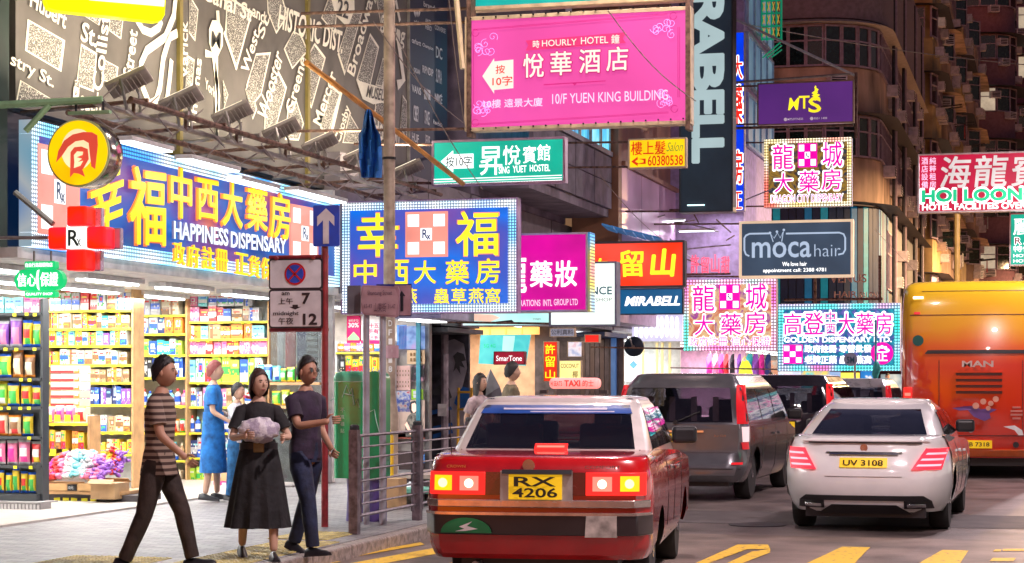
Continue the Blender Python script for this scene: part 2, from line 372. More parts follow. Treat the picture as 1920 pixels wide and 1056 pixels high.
# the shops beyond
def shop(label, s0, s1, wall, depth_=2.2, light=60, lcol=(1,1,1), top=2.9, lit=True, name='shop_building', face=render_w, ztop=5.0):
    r = T(name, label, 'building', (FX, (s0+s1)/2, 0))
    box('ceiling', shop_w, r, FX-depth_, s0, top-.08, FX+.02, s1, top)
    box('back_wall', wall, r, FX-depth_-.1, s0, .126, FX-depth_, s1+.1, top)
    box('end_wall', wall, r, FX-depth_, s1, .126, FX, s1+.09, top)
    box('fascia_wall', face, r, FX-depth_, s0, top+.002, FX, s1+.09, ztop)
    if light:
        for k in range(2):
            x = FX-.5-k*1.0
            f = box('ceiling_light', white_p, r, x-.1, s0+.4, top-.14, x+.1, s1-.4, top-.085)
            MB().tube([(x, s0+.5, top-.16), (x, s1-.5, top-.16)], .016, 8).build('tube', tubeglow, f, smooth=True)
        area_light((FX-1.0, (s0+s1)/2, top-.2), (1.2, (s1-s0)*.8), light, lcol, name='shop_ceiling_light')
    return r
cosm_w = M('pale_shop_wall', (.75,.68,.6), .5)
graf_w = M('dark_graffiti_wall', (.06,.055,.075), .6, bump=.3, scale=5, var=.4)
sh2 = shop('small cosmetics shop with poster wall between pharmacy and graffiti alcove', 27.5, 31.75, cosm_w, light=80)
sh3 = shop('dark alcove of scrawled grey wall beside the cosmetics shop', 31.9, 34.3, graf_w, depth_=1.4, light=0, name='alcove_building')
sh4 = shop('phone shop with peach coloured walls behind the taxi', 34.5, 40.4, M('peach_shop_wall', (.75,.5,.33), .55), light=150, lcol=(1,.86,.7))
sh5 = shop('dark panelled dessert shop front right of the phone shop', 40.6, 46.6, M('dark_panel_wall', (.10,.08,.095), .5, var=.3), light=90, lcol=(1,.75,.55), depth_=2.5)
sh6 = shop('bright shoe shop with white walls under the small blue sign', 46.8, 56, shop_w, light=420, lcol=(.85,.95,1), depth_=2.6)
sh7 = shop('clothes shop with pink garments under the pink dragon sign', 56.2, 69, M('pink_shop_wall', (.8,.55,.68), .5), light=600, lcol=(1,.9,1), depth_=2.8)
sh8 = shop('far row of brightly lit shops below the blue dispensary screen', 69.2, 95, shop_w, light=1000, lcol=(.8,.95,1), depth_=2.8)
# building with the hanging balcony behind the teal sign
balc = T('balcony_building', 'grey building with a hanging concrete balcony behind the teal hostel sign', 'building', (-9.5, 38, 5))
purp = M('purple_grey_concrete', (.22,.185,.24), .7, bump=.25, scale=2.5, var=.25)
box('upper_wall', purp, balc, -14.5, 34.5, 5.02, -10.02, 41.9, 20)
box('balcony_slab', purp, balc, -10.0, 35, 5.15, -9.06, 41.9, 5.32)
for i in range(8):
    for j in range(2): box('facade_panel', purp, balc, -9.07, 35.05+i*.86, 5.33+j*.56, -8.985-.006*(i % 2), 35.88+i*.86, 5.87+j*.56)
box('sill', M('grey_sill', (.3,.28,.33), .5), balc, -9.12, 35, 6.46, -8.96, 41.9, 6.56)
for i in range(7):
    f = MB().box(-9.06, 35.05+i*.98, 6.57, -9.0, 35.11+i*.98, 8.3).box(-9.06, 35.94+i*.98, 6.57, -9.0, 36.0+i*.98, 8.3).box(-9.06, 35.11+i*.98, 8.2, -9.0, 35.94+i*.98, 8.3).build('window', steel, balc)
    box('pane', MG('blue_lit_window', [(.02,.15,.35),(.1,.6,.9),(.5,.95,1)], 1.0, scale=3, stretch=(1,1,.3)), f, -9.05, 35.12+i*.98, 6.57, -9.03, 35.93+i*.98, 8.19)
box('roof_slab', purp, balc, -10.0, 35, 8.32, -9.0, 41.9, 8.6)
# brown and lilac building
lil = T('lilac_clad_building', 'narrow building with a shiny lilac clad wall behind the yellow salon sign', 'building', (-9, 45, 4))
brown = M('brown_orange_wall', (.32,.15,.085), .5, var=.2, scale=1.5)
lilac = M('shiny_lilac_panel', (.66,.44,.64), .3, .2, var=.15, scale=.8)
box('corner_pier', brown, lil, -9.9, 42.0, 4.3, -8.86, 42.35, 20)
box('upper_wall', brown, lil, -9.9, 42.36, 6.35, -9.0, 49, 20)
for i in range(6): box('cladding_panel', lilac, lil, -9.3, 42.37+i*1.1, 4.35, -8.86-.004*(i % 2), 43.46+i*1.1, 6.32)
box('ledge', brown, lil, -9.3, 42.37, 6.325, -8.78, 49, 6.42)
box('lower_wall', M('mauve_wall', (.45,.3,.45), .5), lil, -9.99, 41.95, 2.95, -9.31, 49, 4.34)
# lilac framed building with neon
nb = T('neon_front_building', 'lilac building with glass front and light blue frames left of the curved corner', 'building', (-8, 52, 4))
lw2 = M('pale_lilac_wall', (.55,.42,.68), .6, var=.15)
box('upper_wall', lw2, nb, -9.3, 50.0, 3.7, -7.3, 55.4, 22)
for i in range(7):
    z = 7.6+i*1.55
    f = MB().box(-7.28, 50.2, z, -7.2, 55.2, z+.07).box(-7.28, 50.2, z+1.3, -7.2, 55.2, z+1.37)
    for k in range(5): f.box(-7.28, 50.2+k*1.23, z+.07, -7.2, 50.27+k*1.23, z+1.3)
    f = f.build('window_frame', M('pale_blue_frame', (.45,.6,.75), .4), nb)
    box('pane', MG('hazy_blue_glass', [(.10,.10,.25),(.2,.35,.5),(.35,.6,.75)], .35, scale=.6), f, -7.27, 50.27, z+.08, -7.25, 55.1, z+1.29)
# ---------------------------------------------------------------- curved corner tenement and the blocks behind it
peach = M('peach_plaster', (.56,.38,.27), .75, var=.32, scale=1.2, bump=.1, stretch=(1,1,.35))
ochre = M('ochre_plaster', (.58,.40,.17), .75, var=.25, scale=1.0, bump=.1)
darkred = M('dark_red_plaster', (.15,.06,.09), .8, var=.25, scale=.7)
winf = M('lilac_window_frame', (.38,.28,.36), .5)
glassd = M('dark_window_glass', (.012,.03,.03), .08, var=.3, coat=.5)
glassl = M('lit_curtained_window', (.4,.4,.42), .6, emit=(1,.8,.55), es=.35)
canop = M('dark_corrugated_canopy', (.035,.03,.04), .6, var=.3)
acm = M('pale_aircon_casing', (.72,.64,.70), .5, var=.15)
def plan(x, y0, y1, xl, r, n=9):
    pts = [(xl, y0)]
    for i in range(n+1):
        a = R(90)*i/n; pts.append((x-r+r*math.sin(a), y0+r-r*math.cos(a)))
    pts.append((x, y1)); return pts
def along(pts, d):
    for a, b_ in zip(pts, pts[1:]):
        l = math.hypot(b_[0]-a[0], b_[1]-a[1])
        if d <= l or b_ is pts[-1]:
            t_ = d/l; n = ((b_[1]-a[1])/l, -(b_[0]-a[0])/l); return (a[0]+(b_[0]-a[0])*t_, a[1]+(b_[1]-a[1])*t_, n[0], n[1])
        d -= l
def plen(pts): return sum(math.hypot(b_[0]-a[0], b_[1]-a[1]) for a, b_ in zip(pts, pts[1:]))
def band(name, mat, par, pts, z0, z1, out0=0, out1=0, th=.3, smooth=True):
    L_ = plen(pts); n = max(2, int(L_/.6)); rows = [[], [], [], []]
    for i in range(n+1):
        x, y, nx, ny = along(pts, min(L_*i/n, L_-1e-4))
        rows[0].append((x+nx*out0, y+ny*out0, z0)); rows[1].append((x+nx*out1, y+ny*out1, z1)); rows[2].append((x-nx*th, y-ny*th, z1)); rows[3].append((x-nx*th, y-ny*th, z0))
    b = MB(); b.grid(rows+[rows[0]]); return b.build(name, mat, par, smooth=smooth)
AC = None
def aircon(par, x, y, z, nx, ny, s=1.0):
    a = math.atan2(ny, nx)+math.pi/2
    b = MB(); b.rbox((x+nx*.22, y+ny*.22, z), (.62*s, .42, .42*s), rz=a)
    b.k = 1; b.rbox((x+nx*.435, y+ny*.435, z), (.5*s, .02, .32*s), rz=a)
    for q in (-.1, 0, .1): b.k = 0; b.rbox((x+nx*.45, y+ny*.45, z+q*s), (.5*s, .015, .03), rz=a)
    return b.build('air_conditioner', [acm, dark], par)
def windows(par, pts, d0, d1, z0, z1, w=.62, mid=.62, lit=0.0, gm=glassd, sillm=winf):
    n = max(1, int((d1-d0)/w))
    for i in range(n):
        x, y, nx, ny = along(pts, d0+(i+.5)*(d1-d0)/n); ww = (d1-d0)/n; a = math.atan2(ny, nx)+math.pi/2; zc = z0+(z1-z0)*mid
        f = MB()
        f.rbox((x+nx*.03, y+ny*.03, z0+.03), (ww, .1, .06), rz=a); f.rbox((x+nx*.03, y+ny*.03, z1-.03), (ww, .1, .06), rz=a); f.rbox((x+nx*.03, y+ny*.03, zc), (ww, .09, .05), rz=a)
        tx, ty = -ny, nx
        for s_ in (-1, 1): f.rbox((x+nx*.03+tx*s_*(ww/2-.03), y+ny*.03+ty*s_*(ww/2-.03), (z0+z1)/2), (.055, .085, z1-z0-.12), rz=a)
        f = f.build('window', winf, par)
        g = MB().rbox((x+nx*.01, y+ny*.01, (z0+z1)/2), (ww-.12, .02, z1-z0-.14), rz=a).build('pane', glassl if random.random() < lit else gm, f)
def tenement(root, pts, z0, floors, fh, wall, sill=.0, lit=0, ledge=True, acs=6, darkcan=True, w=.62):
    L_ = plen(pts)
    for k in range(floors):
        z = z0+k*fh
        band('wall', wall, root, pts, z, z+fh*.48, 0, 0)
        band('wall', wall, root, pts, z+fh*.48, z+fh, -.12, -.12)
        windows(root, pts, .1, L_-.3, z+fh*.49, z+fh*.95, w=w, lit=lit)
        band('ledge', wall, root, pts, z+fh*.955, z+fh, .0, .0, th=.2)
        if ledge: band('canopy', canop if darkcan else wall, root, pts, z-.10, z-.02, .65, .02, th=.05)
        for q in range(acs):
            d = random.uniform(.1, .97)*L_; x, y, nx, ny = along(pts, d); aircon(root, x, y, z+fh*random.choice((.3, .42, .8)), nx, ny)
D_ = T('curved_corner_tenement', 'old tenement with a rounded corner, banded windows and dark canopies behind the purple sign', 'building', (-8, 80, 4))
pD = plan(-5.6, 70, 95, -10.6, 2.3)
tenement(D_, pD, 7.95, 2, 3.18, peach, acs=12)
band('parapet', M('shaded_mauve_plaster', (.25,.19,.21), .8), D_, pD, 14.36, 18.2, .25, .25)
band('canopy', M('pale_canopy', (.5,.42,.36), .6), D_, pD, 14.2, 14.33, .5, .2, th=.05)
L_ = plen(pD); n = int(L_/.28)
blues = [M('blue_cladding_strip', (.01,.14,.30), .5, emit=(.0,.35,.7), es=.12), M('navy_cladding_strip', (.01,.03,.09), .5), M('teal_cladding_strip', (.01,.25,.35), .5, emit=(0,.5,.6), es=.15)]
band('lower_wall', dark, D_, pD, 3.8, 7.8, -.03, -.03)
for i in range(60):
    x, y, nx, ny = along(pD, .15+i*.28); a = math.atan2(ny, nx)+math.pi/2
    if y < 76: MB().rbox((x, y, 5.8), (.25, .06, 3.9), rz=a).build('cladding_strip', blues[i % 3 if i % 2 else 1], D_)
windows(D_, pD, 8.9, 14, 5.0, 7.2, lit=.6)
for i in range(4): aircon(D_, -5.6, 78+i*3.1, 5.4+(i % 2)*1.2, 1, 0)
E_ = T('ochre_tenement', 'ochre tenement with stepped ledges and many air conditioners, lit orange from below', 'building', (-5, 110, 4))
for q, (x, y0, y1) in enumerate(((-4.9, 96, 103), (-4.55, 103.4, 111), (-4.2, 111.4, 118), (-3.7, 118.4, 126))):
    p_ = plan(x, y0, y1, x-2.5, .5, 3)
    tenement(E_, p_, 3.6, 6, 3.2, (ochre, peach)[q % 2], acs=5, darkcan=q % 2 == 0, lit=.08, w=.9)
F_ = T('dark_red_tenement', 'tall dark red tenement with rounded bays at the right edge, one window lit', 'building', (0, 135, 4))
for q, (x, y0, y1) in enumerate(((-1.6, 127, 133), (.6, 136, 143), (3.2, 146, 156))):
    p_ = plan(x, y0, y1, x-4.2, 1.8, 6)
    tenement(F_, p_, 3.6, 7, 3.3, M('dusky_pink_plaster', (.26,.13,.16), .8) if q == 0 else darkred, acs=5, lit=.1, w=1.0)
for y in (75.5, 81, 88, 93):
    for k in range(2): tube('drainpipe', (canop, winf)[k], D_, [(-5.35+.05*k, y+k*.4, 4), (-5.35+.05*k, y+k*.4, 18)], .06)
for i in range(16):
    q = i % 4; x = (-4.9, -4.55, -4.2, -3.7)[q]; y = (97, 104.5, 112.5, 119.5)[q]+(i//4)*1.3; z = 5+3.2*(i//4)+random.uniform(0, .8)
    rk = MB(); rk.tube([(x, y, z), (x+1.1, y, z+.1)], .03, 5); rk.tube([(x, y+.9, z), (x+1.1, y+.9, z+.1)], .03, 5); rk.tube([(x+1.0, y, z+.1), (x+1.0, y+.9, z+.1)], .02, 5); rk.build('drying_rack', canop, E_)
    if i % 2: MB().rbox((x+.6, y+.4, z-.35), (.05, .6, .7)).build('hung_cloth', M(('washed_blue_cloth','washed_red_cloth','washed_white_cloth')[i % 3], ((.05,.1,.3),(.35,.05,.06),(.5,.5,.5))[i % 3], .8), E_)
far = T('far_end_building', 'dark far block closing the street above the bus', 'building', (5, 175, 0))
box('wall', darkred, far, -14, 175, 0, 60, 178, 60)
for i in range(16):
    for j in range(9):
        x = -9+i*2.2; z = 8+j*3.1
        f = box('window', winf, far, x, 174.88, z, x+1.3, 174.99, z+1.5)
        box('pane', glassl if random.random() < .12 else glassd, f, x+.1, 174.82, z+.1, x+1.2, 174.87, z+1.4)

# ---------------------------------------------------------------- the opposite side of the street, outside the frame (it lights the road and shows in the paintwork)
opc = [(1,.1,.45),(0,.6,.9),(1,.7,.2),(.2,1,.6),(1,.2,.1),(.9,.9,1),(.5,.2,1)]
for i, y0 in enumerate((-4, 9, 22, 35, 48)):
    r = T('opposite_building', f'shop building on the opposite side of the road, {("first","second","third","fourth","fifth")[i]} from the camera end', 'building', (13, y0, 0)); y1 = y0+12.7
    box('wall', render_w, r, 12.6, y0, 3.2, 16, y1, 14); box('shop_back', shop_w, r, 15, y0, 0, 15.1, y1, 3.2); box('side_wall', render_w, r, 12.6, y0, 0, 15, y0+.2, 3.2)
    for k in range(3): w_ = box('shop_window', GL('opposite_shop_glow', (1,.9,.85), .8), r, 12.62, y0+.5+k*4.1, .5, 12.7, y0+4.1+k*4.1, 2.9); box('window_sill', steel, w_, 12.5, y0+.5+k*4.1, .4, 12.61, y0+4.1+k*4.1, .48)
    for k in range(2):
        c = opc[(i*2+k) % 7]; box('sign_board', GL(f'opposite_board_{"abcdefg"[(i*2+k) % 7]}', c, 1.1), r, 12.35, y0+.8+k*6, 3.5, 12.59, y0+5.6+k*6, 4.7+k*.8)
    for k in range(4):
        for j in range(2): f = box('window', winf, r, 12.52, y0+1+k*3, 6+j*3.2, 12.59, y0+2.6+k*3, 7.6+j*3.2); box('pane', glassd, f, 12.48, y0+1.1+k*3, 6.1+j*3.2, 12.51, y0+2.5+k*3, 7.5+j*3.2)
struct(box('pavement', pv, None, 9.6, -6, .0, 12.6, 62, .13))

mh = T('manhole_cover', 'round iron manhole cover in the road between the white car and the crossing stripes', 'manhole cover', gnd(1420, 985)); p_ = gnd(1420, 985); MB().lathe((p_.x, p_.y, .004), [(.32,0),(.32,.006),(.29,.008)], 24).build('rim', dark, mh); MB().lathe((p_.x, p_.y, .006), [(.28,0),(.28,.004)], 24).build('plate', M('worn_iron', (.10,.08,.08), .4, .5, bump=.6, bscale=30), mh)
# ================================================================ STREET LAMPS (post on the kerb; the row over the road is added, out of view)
lampm = GL('lamp_glass', (1,.75,.6), 8)
def street_lamp(x, y, zt, label, power, col, arm=2.6, lit=True):
    r = T('street_lamp', label, 'street lamp', (x, y, .126), 'street lamps along the kerb')
    MB().lathe((x, y, .126), [(.11,0),(.11,1.1),(.075,1.35),(.07,zt-.3),(.05,zt)], 14).build('pole', M('grey_lamp_post', (.46,.37,.29), .5, .2, var=.25, scale=5, bump=.1), r, smooth=True)
    MB().tube([(x, y, zt-.3),(x+arm*.5, y, zt+.25),(x+arm, y, zt+.3)], .04).build('arm', steel, r, smooth=True)
    MB().rbox((x+arm+.25, y, zt+.28), (.7, .26, .12)).build('lamp_head', steel, r, bevel=.02)
    box('lamp_glass', lampm, r, x+arm, y-.1, zt+.2, x+arm+.5, y+.1, zt+.215)
    if lit: area_light((x+arm+.25, y, zt+.19), (.5, .2), power, col, name='street_lamp_light')
    return r
# ================================================================ THE HOARDING OVER THE PHARMACY
HX = XPl(-10.24)
hoard = T('map_hoarding', 'huge grey street map hoarding with white lettering above the pharmacy', 'hoarding', (-10.3, 26, 4.5))
grey_h = M('grey_brown_canvas', (.125,.112,.10), .55, bump=.08, scale=1.5, var=.18)
white_h = M('white_canvas_print', (.88,.84,.72), .55, var=.05)
navy_h = M('navy_canvas', (.02,.02,.055), .5, var=.25, scale=2)
stip = M('stippled_white_print', (.85,.82,.72), .6, col2=(.12,.11,.10), thr=.57, scale=62)
y765 = HX.pt(765, 300).y; y838 = HX.pt(838, 300).y; y335 = HX.pt(335, 100).y; y575 = HX.pt(575, 100).y; y30 = HX.pt(30, 100).y
for a, b_ in ((y30, y335-.05), (y335+.05, y575-.05), (y575+.05, y765-.03)): box('canvas_panel', grey_h, hoard, -10.34, a, 4.45, -10.245, b_, 11)
box('canvas_panel', navy_h, hoard, -10.34, y765, 4.45, -10.235, y838, 11)
for y in (y335, y575): box('joint_post', M('olive_post', (.25,.2,.06), .5, .3), hoard, -10.38, y-.045, 4.4, -10.2, y+.045, 11.2)
box('edge_trim', steel, hoard, -10.35, y765-.028, 4.4, -10.2, y765-.004, 11)
def hpoly(pts, mat, off=.006, name='map_block'): return MB().poly([HX.pt(px, py, off) for px, py in pts]).build(name, mat, hoard, recalc=False)
def htxt(s, p0, p1, p2, mat=None, bold=.03, off=.014):
    O = HX.pt(*p0, off); text(s, O, HX.pt(*p1, off)-O, HX.pt(*p2, off)-O, mat or white_h, hoard, bold=bold*.5, th=.003)
def ribbon(pts, w, name='road_line'):
    P = [HX.pt(px, py, .01) for px, py in pts]; A = []; B = []
    for i, p in enumerate(P):
        d = (P[min(i+1, len(P)-1)]-P[max(i-1, 0)]).normalized(); n = Vector((0, -d.z, d.y)); A.append(p+n*w); B.append(p-n*w)
    MB().grid([A, B]).build(name, white_h, hoard, recalc=False)
blocks = [[(52,36),(122,76),(115,135),(47,95)], [(152,82),(182,100),(176,173),(143,160)], [(196,112),(222,126),(218,158),(190,150)], [(205,26),(232,30),(227,74),(205,58)], [(160,18),(190,30),(186,48),(158,30)],
 [(355,-10),(372,18),(366,78),(354,62)], [(352,104),(365,112),(358,190),(345,180)], [(425,-10),(474,22),(444,130),(422,66)], [(500,-10),(528,-10),(540,30),(518,64),(502,24)], [(618,-10),(635,-10),(628,64),(602,34)],
 [(550,58),(565,66),(578,96),(548,130),(532,92)], [(590,80),(611,108),(584,204),(574,190),(574,110)], [(480,100),(508,98),(490,178),(468,205),(462,160)], [(522,132),(538,164),(518,238),(494,264),(497,200)],
 [(660,20),(680,22),(646,142),(633,102)], [(694,62),(711,88),(690,180),(668,150)], [(704,-10),(728,-10),(734,26),(715,54)], [(622,160),(638,174),(614,256),(600,240)], [(540,200),(556,188),(570,232),(560,264),(534,262)], [(718,108),(728,128),(728,166),(704,160)],
 [(655,212),(680,254),(672,270),(642,268)], [(704,186),(728,192),(728,262),(700,262)], [(755,178),(763,190),(763,262),(750,240)], [(468,150),(482,205),(474,225),(460,168)], [(418,150),(428,178),(420,205)], [(140,150),(150,152),(148,182),(140,180)], [(30,190),(38,150),(104,190)]]
for bi, q in enumerate(blocks):
    c = (sum(p[0] for p in q)/len(q), sum(p[1] for p in q)/len(q))
    hpoly([(c[0]+(p[0]-c[0])*1.0, c[1]+(p[1]-c[1])*1.0) for p in q], white_h, .003+bi*.00012, 'block_outline')
    k = .90; hpoly([(c[0]+(p[0]-c[0])*k*.98, c[1]+(p[1]-c[1])*k) for p in q], stip, .0075+bi*.00012)
for pts, w in (([(255,34),(268,56),(283,62),(298,52),(303,38)], .05), ([(330,-10),(326,30),(310,70),(275,95),(264,120),(268,165),(280,194),(292,190),(300,165),(306,110),(318,70),(333,62)], .055), ([(322,112),(318,150),(313,188)], .05), ([(385,100),(400,104),(410,180),(406,260)], .05), ([(730,130),(690,262)], .08), ([(640,170),(618,262)], .05), ([(745,60),(757,150),(745,160)], .09), ([(742,0),(750,40)], .05), ([(444,130),(420,60)], .03)): ribbon(pts, w)
htxt('Hubert', (55,12), (122,55), (60,-20)); htxt('stry St.', (18,128), (99,172), (22,97)); htxt('St.', (150,76), (180,90), (155,40))
htxt('Collist', (192,172), (206,28), (172,168)); htxt('Street', (248,148), (258,60), (230,140)); htxt('Beach', (135,203), (188,215), (138,162))
htxt('Thomas', (366,240), (378,112), (354,236)); htxt('Varick', (352,150), (352,40), (338,148)); htxt('York', (384,165), (404,186), (384,145)); htxt('HISTORIC DIST.', (520,52), (641,101), (525,8), bold=.05)
hpoly([(392,55),(398,38),(410,38),(418,55),(418,85),(408,108),(398,100),(392,80)], white_h, .016, 'transit_badge'); ribbon([(408,20),(410,50)], .05); ribbon([(406,100),(406,262)], .05)
htxt('M', (396,88), (413,92), (397,58), M('dark_print', (.06,.06,.06), .6), off=.022, bold=.02)
htxt('Wooster', (499,232), (531,108), (482,212)); htxt('Greene', (549,216), (575,112), (534,206)); htxt('Mercer', (602,238), (632,140), (586,228)); htxt('Broadway', (668,148), (708,-10), (650,134))
htxt('Spring', (711,70), (757,94), (715,26)); htxt('West', (464,142), (487,64), (451,128)); htxt('Canal St', (378,-2), (470,42), (382,-34), bold=.04); htxt('and', (472,30), (495,44), (474,8)); htxt('St.', (492,76), (508,30), (482,58)); htxt('Houston', (700,262), (748,272), (702,215)); htxt('Crosby', (640,272), (660,205), (626,262))
hpoly([(618,-12),(664,-12),(665,18),(652,52),(630,30)], white_h, .016, 'route_shield'); htxt('22', (630,28), (652,36), (634,-4), M('dark_print', (.06,.06,.06), .6), off=.022, bold=.03)
hpoly([(668,150),(728,168),(728,190),(700,196),(680,186)], white_h, .015, 'white_block'); htxt('MUSEUM', (686,182), (728,192), (690,160), grey_h, off=.02)
for s_, x, y, w, h in (('brands', 794,2,24,10),('adidas', 776,36,12,7),('ANTI\nHERO', 797,34,12,20),('CONVERSE', 815,46,20,9),('carhartt', 772,70,17,10),('Champion', 792,80,20,9),('DC', 817,86,12,22),('JORDAN', 775,126,12,12),('RIPNDIP', 792,122,20,14),('SUPRA', 817,128,11,26),('VANS', 772,158,17,14),('PUMA', 795,164,12,20),('NIKE', 815,174,14,16),('OBEY', 775,196,10,30),('STANCE', 796,206,9,26),('Reebok', 812,224,18,8),('HUF', 772,248,13,16),('LEVIS', 797,252,9,20)):
    sl = .28; htxt(s_, (x,y+h), (x+w,y+h+w*sl*1.5), (x,y), white_p, bold=.03)
for k, dx in ((-1,-3),(0,0),(1,3)): hpoly([(782+dx,33),(780+dx*1.4,24),(782+dx*1.6,17),(784+dx*1.4,24)], white_p, .012, 'leaf_logo')
hpoly([(816,186),(820,176),(823,180),(829,176),(822,190)], white_p, .012, 'logo_mark'); hpoly([(795,186),(795,166),(807,170),(807,188)], white_p, .01, 'logo_mark')
# yellow corner of another sign at the top left
ys = T('yellow_sign', 'bright yellow rounded sign cut by the top edge of the frame at left', 'sign', at(200, 19.3, 20))
P = [at(px, 19.3, py) for px, py in ((82,-60),(86,0),(92,14),(106,19),(293,40),(303,38),(309,28),(314,-60))]
MB().poly(P, Vector((-.1,.12,0))).build('panel', GL('yellow_lightbox', (1,.95,0), 1.15), ys)
P = [at(px, 19.28, py) for px, py in ((165,-60),(168,0),(308,12),(312,-60))]
MB().poly(P, Vector((-.01,.012,0))).build('white_face', GL('white_face', (1,1,.95), 1.1), ys)
tube('bracket', steel, ys, [at(200, 19.3, -40), at(200, 19.3, -40)+Vector((-2.2, 1.2, .1))], .03)
# ---------------------------------------------------------------- the long pharmacy sign on the wall
PS = XPl(-9.86)
ws = T('long_pharmacy_sign', 'long blue pharmacy sign on the shop wall with raised yellow characters and LED border', 'shop sign', (-9.9, 23, 3.6))
ya = PS.pt(57, 300).y; yb = PS.pt(636, 400).y; zt, zb = 4.26, 2.98
screen = MG('blue_violet_screen', [(.0,.16,.25),(.0,.05,.32),(.0,.13,.5),(.05,.06,.36),(.2,.05,.26),(.7,.17,.05)], .85, scale=.75, stretch=(1,.8,1.1), det=1)
box('sign_face', screen, ws, -9.99, ya+.16, zb+.14, -9.87, yb-.16, zt-.14)
led1 = LED('blue_white_led_wall', [(.2,.7,1),(.9,.97,1),(.05,.35,1)], .042, 2.2, ('Y', 'Z'))
box('led_strip', led1, ws, -9.99, ya, zt-.14, -9.85, yb, zt); box('led_strip', led1, ws, -9.99, ya, zb, -9.85, yb, zb+.14)
box('led_strip', led1, ws, -9.99, ya, zb+.142, -9.85, ya+.158, zt-.142); box('led_strip', led1, ws, -9.99, yb-.158, zb+.142, -9.85, yb, zt-.142)
ymat = [GL('yellow_character_face', (1,.80,.0), .95, evar=.05), M('orange_character_side', (.8,.3,.02), .5, emit=(1,.35,.05), es=.8)]
halo = GL('orange_halo', (1,.22,.05), .75, evar=.1)
def pstxt(s, x0, x1, yt0, yb0, yt1, yb1, mat=ymat, bold=.022, name='character', th=.035, off=.02):
    O = PS.pt(x0, yb0, off); text(s, O, PS.pt(x1, yb1, off)-O, PS.pt(x0, yt0, off)-O, mat, ws, name, bold, th=th)
for s_, x0, x1, t0, b0, t1, b1 in (('幸',166,226,322,450,345,424),('福',240,306,312,456,330,460),('中',316,355,312,405,326,412),('西',366,405,334,410,344,416),('大',414,450,338,422,352,428),('藥',460,497,348,428,356,434),('房',503,540,360,444,366,450)):
    pstxt(s_, x0-2, x1+3, t0-2, b0+2, t1-2, b1+2, halo, bold=.026, name='character_halo', th=.004, off=.012); pstxt(s_, x0, x1, t0, b0, t1, b1)
wl = [GL('white_letter_face', (.85,.93,1), 1.05), M('letter_side', (.3,.3,.5), .5)]
pstxt('HAPPINESS', 322, 424, 414, 448, 432, 462, wl, name='letters', th=.03, bold=.03); pstxt('DISPENSARY', 429, 533, 434, 464, 446, 476, wl, name='letters', th=.03, bold=.03)
for s_, x0, x1, t0, b0 in (('政',322,343,452,494),('府',348,370,457,500),('註',376,398,461,503),('冊',402,424,466,507),('正',438,462,473,513),('貨',464,484,478,518),('保',487,510,482,522),('證',512,536,486,526)): pstxt(s_, x0, x1, t0, b0, t0+4, b0+4, th=.03)
def rxboard(par, O, U, V, pink, whitem, ink, n, off=.01, name='checker_square'):
    N = U.cross(V).normalized()
    MB().poly([O-N*.04, O+U-N*.04, O+U+V-N*.04, O+V-N*.04], N*.04).build('checker_board', pink, par)
    for i in range(3):
        for j in range(3):
            if (i+j) % 2 == 0:
                a = O+U*(.06+.305*i)+V*(.06+.305*j)+N*.004; MB().poly([a, a+U*.27, a+U*.27+V*.27, a+V*.27]).build(name, whitem, par, recalc=False)
    a = O+U*.42+V*.41+N*.008; text('R', a-U*.01, U*.13, V*.2, ink, par, bold=.02, th=.002); text('x', a+U*.09-V*.03, U*.1, V*.11, ink, par, bold=.02, th=.002)
pinkg = GL('salmon_glow', (1,.33,.26), .85); ink = M('blue_ink', (.03,.08,.2), .5)
O = PS.pt(72, 438, .02); rxboard(ws, O, PS.pt(150, 448, .02)-O, PS.pt(72, 268, .02)-O, pinkg, GL('white_square', (1,1,1), 1.15), ink, 3)
O = PS.pt(546, 486, .02); rxboard(ws, O, PS.pt(597, 492, .02)-O, PS.pt(546, 382, .02)-O, pinkg, GL('white_square', (1,1,1), 1.15), ink, 3)
cs = MB(); cs.tube([(-9.6, 18.2, 4.36), (-9.6, 27.6, 4.36)], .03); cs.tube([(-9.3, 18.2, 4.42), (-9.3, 28.5, 4.42)], .035); cs.tube([(-8.9, 19.2, 4.44), (-8.9, 28.5, 4.44)], .028)
rig = T('lamp_rig', 'rusty pipe rig of rails and brackets above the long pharmacy sign', 'lamp rig', (-9.4, 23, 4.4))
for k, (xx, z_) in enumerate(((-9.6,4.36),(-9.3,4.45),(-8.9,4.47))): tube('rail', (rust, steel, rust)[k], rig, [(xx, 18.3, z_), (xx, 29, z_)], .032)
for i in range(11): tube('bracket', (rust, steel)[i % 2], rig, [(-10.3, 18.6+i, 4.42), (-8.85, 18.6+i, 4.50)], .022)
for i in range(9):
    y = 18.8+i*1.15; tube('cable', M('grey_cable', (.35,.3,.3), .6), rig, [(-9.6, y, 4.4), (-9.5, y+.3, 4.28-.05*(i % 3)), (-9.4, y+.6, 4.44), (-9.2, y+.8, 4.7)], .009, 5)
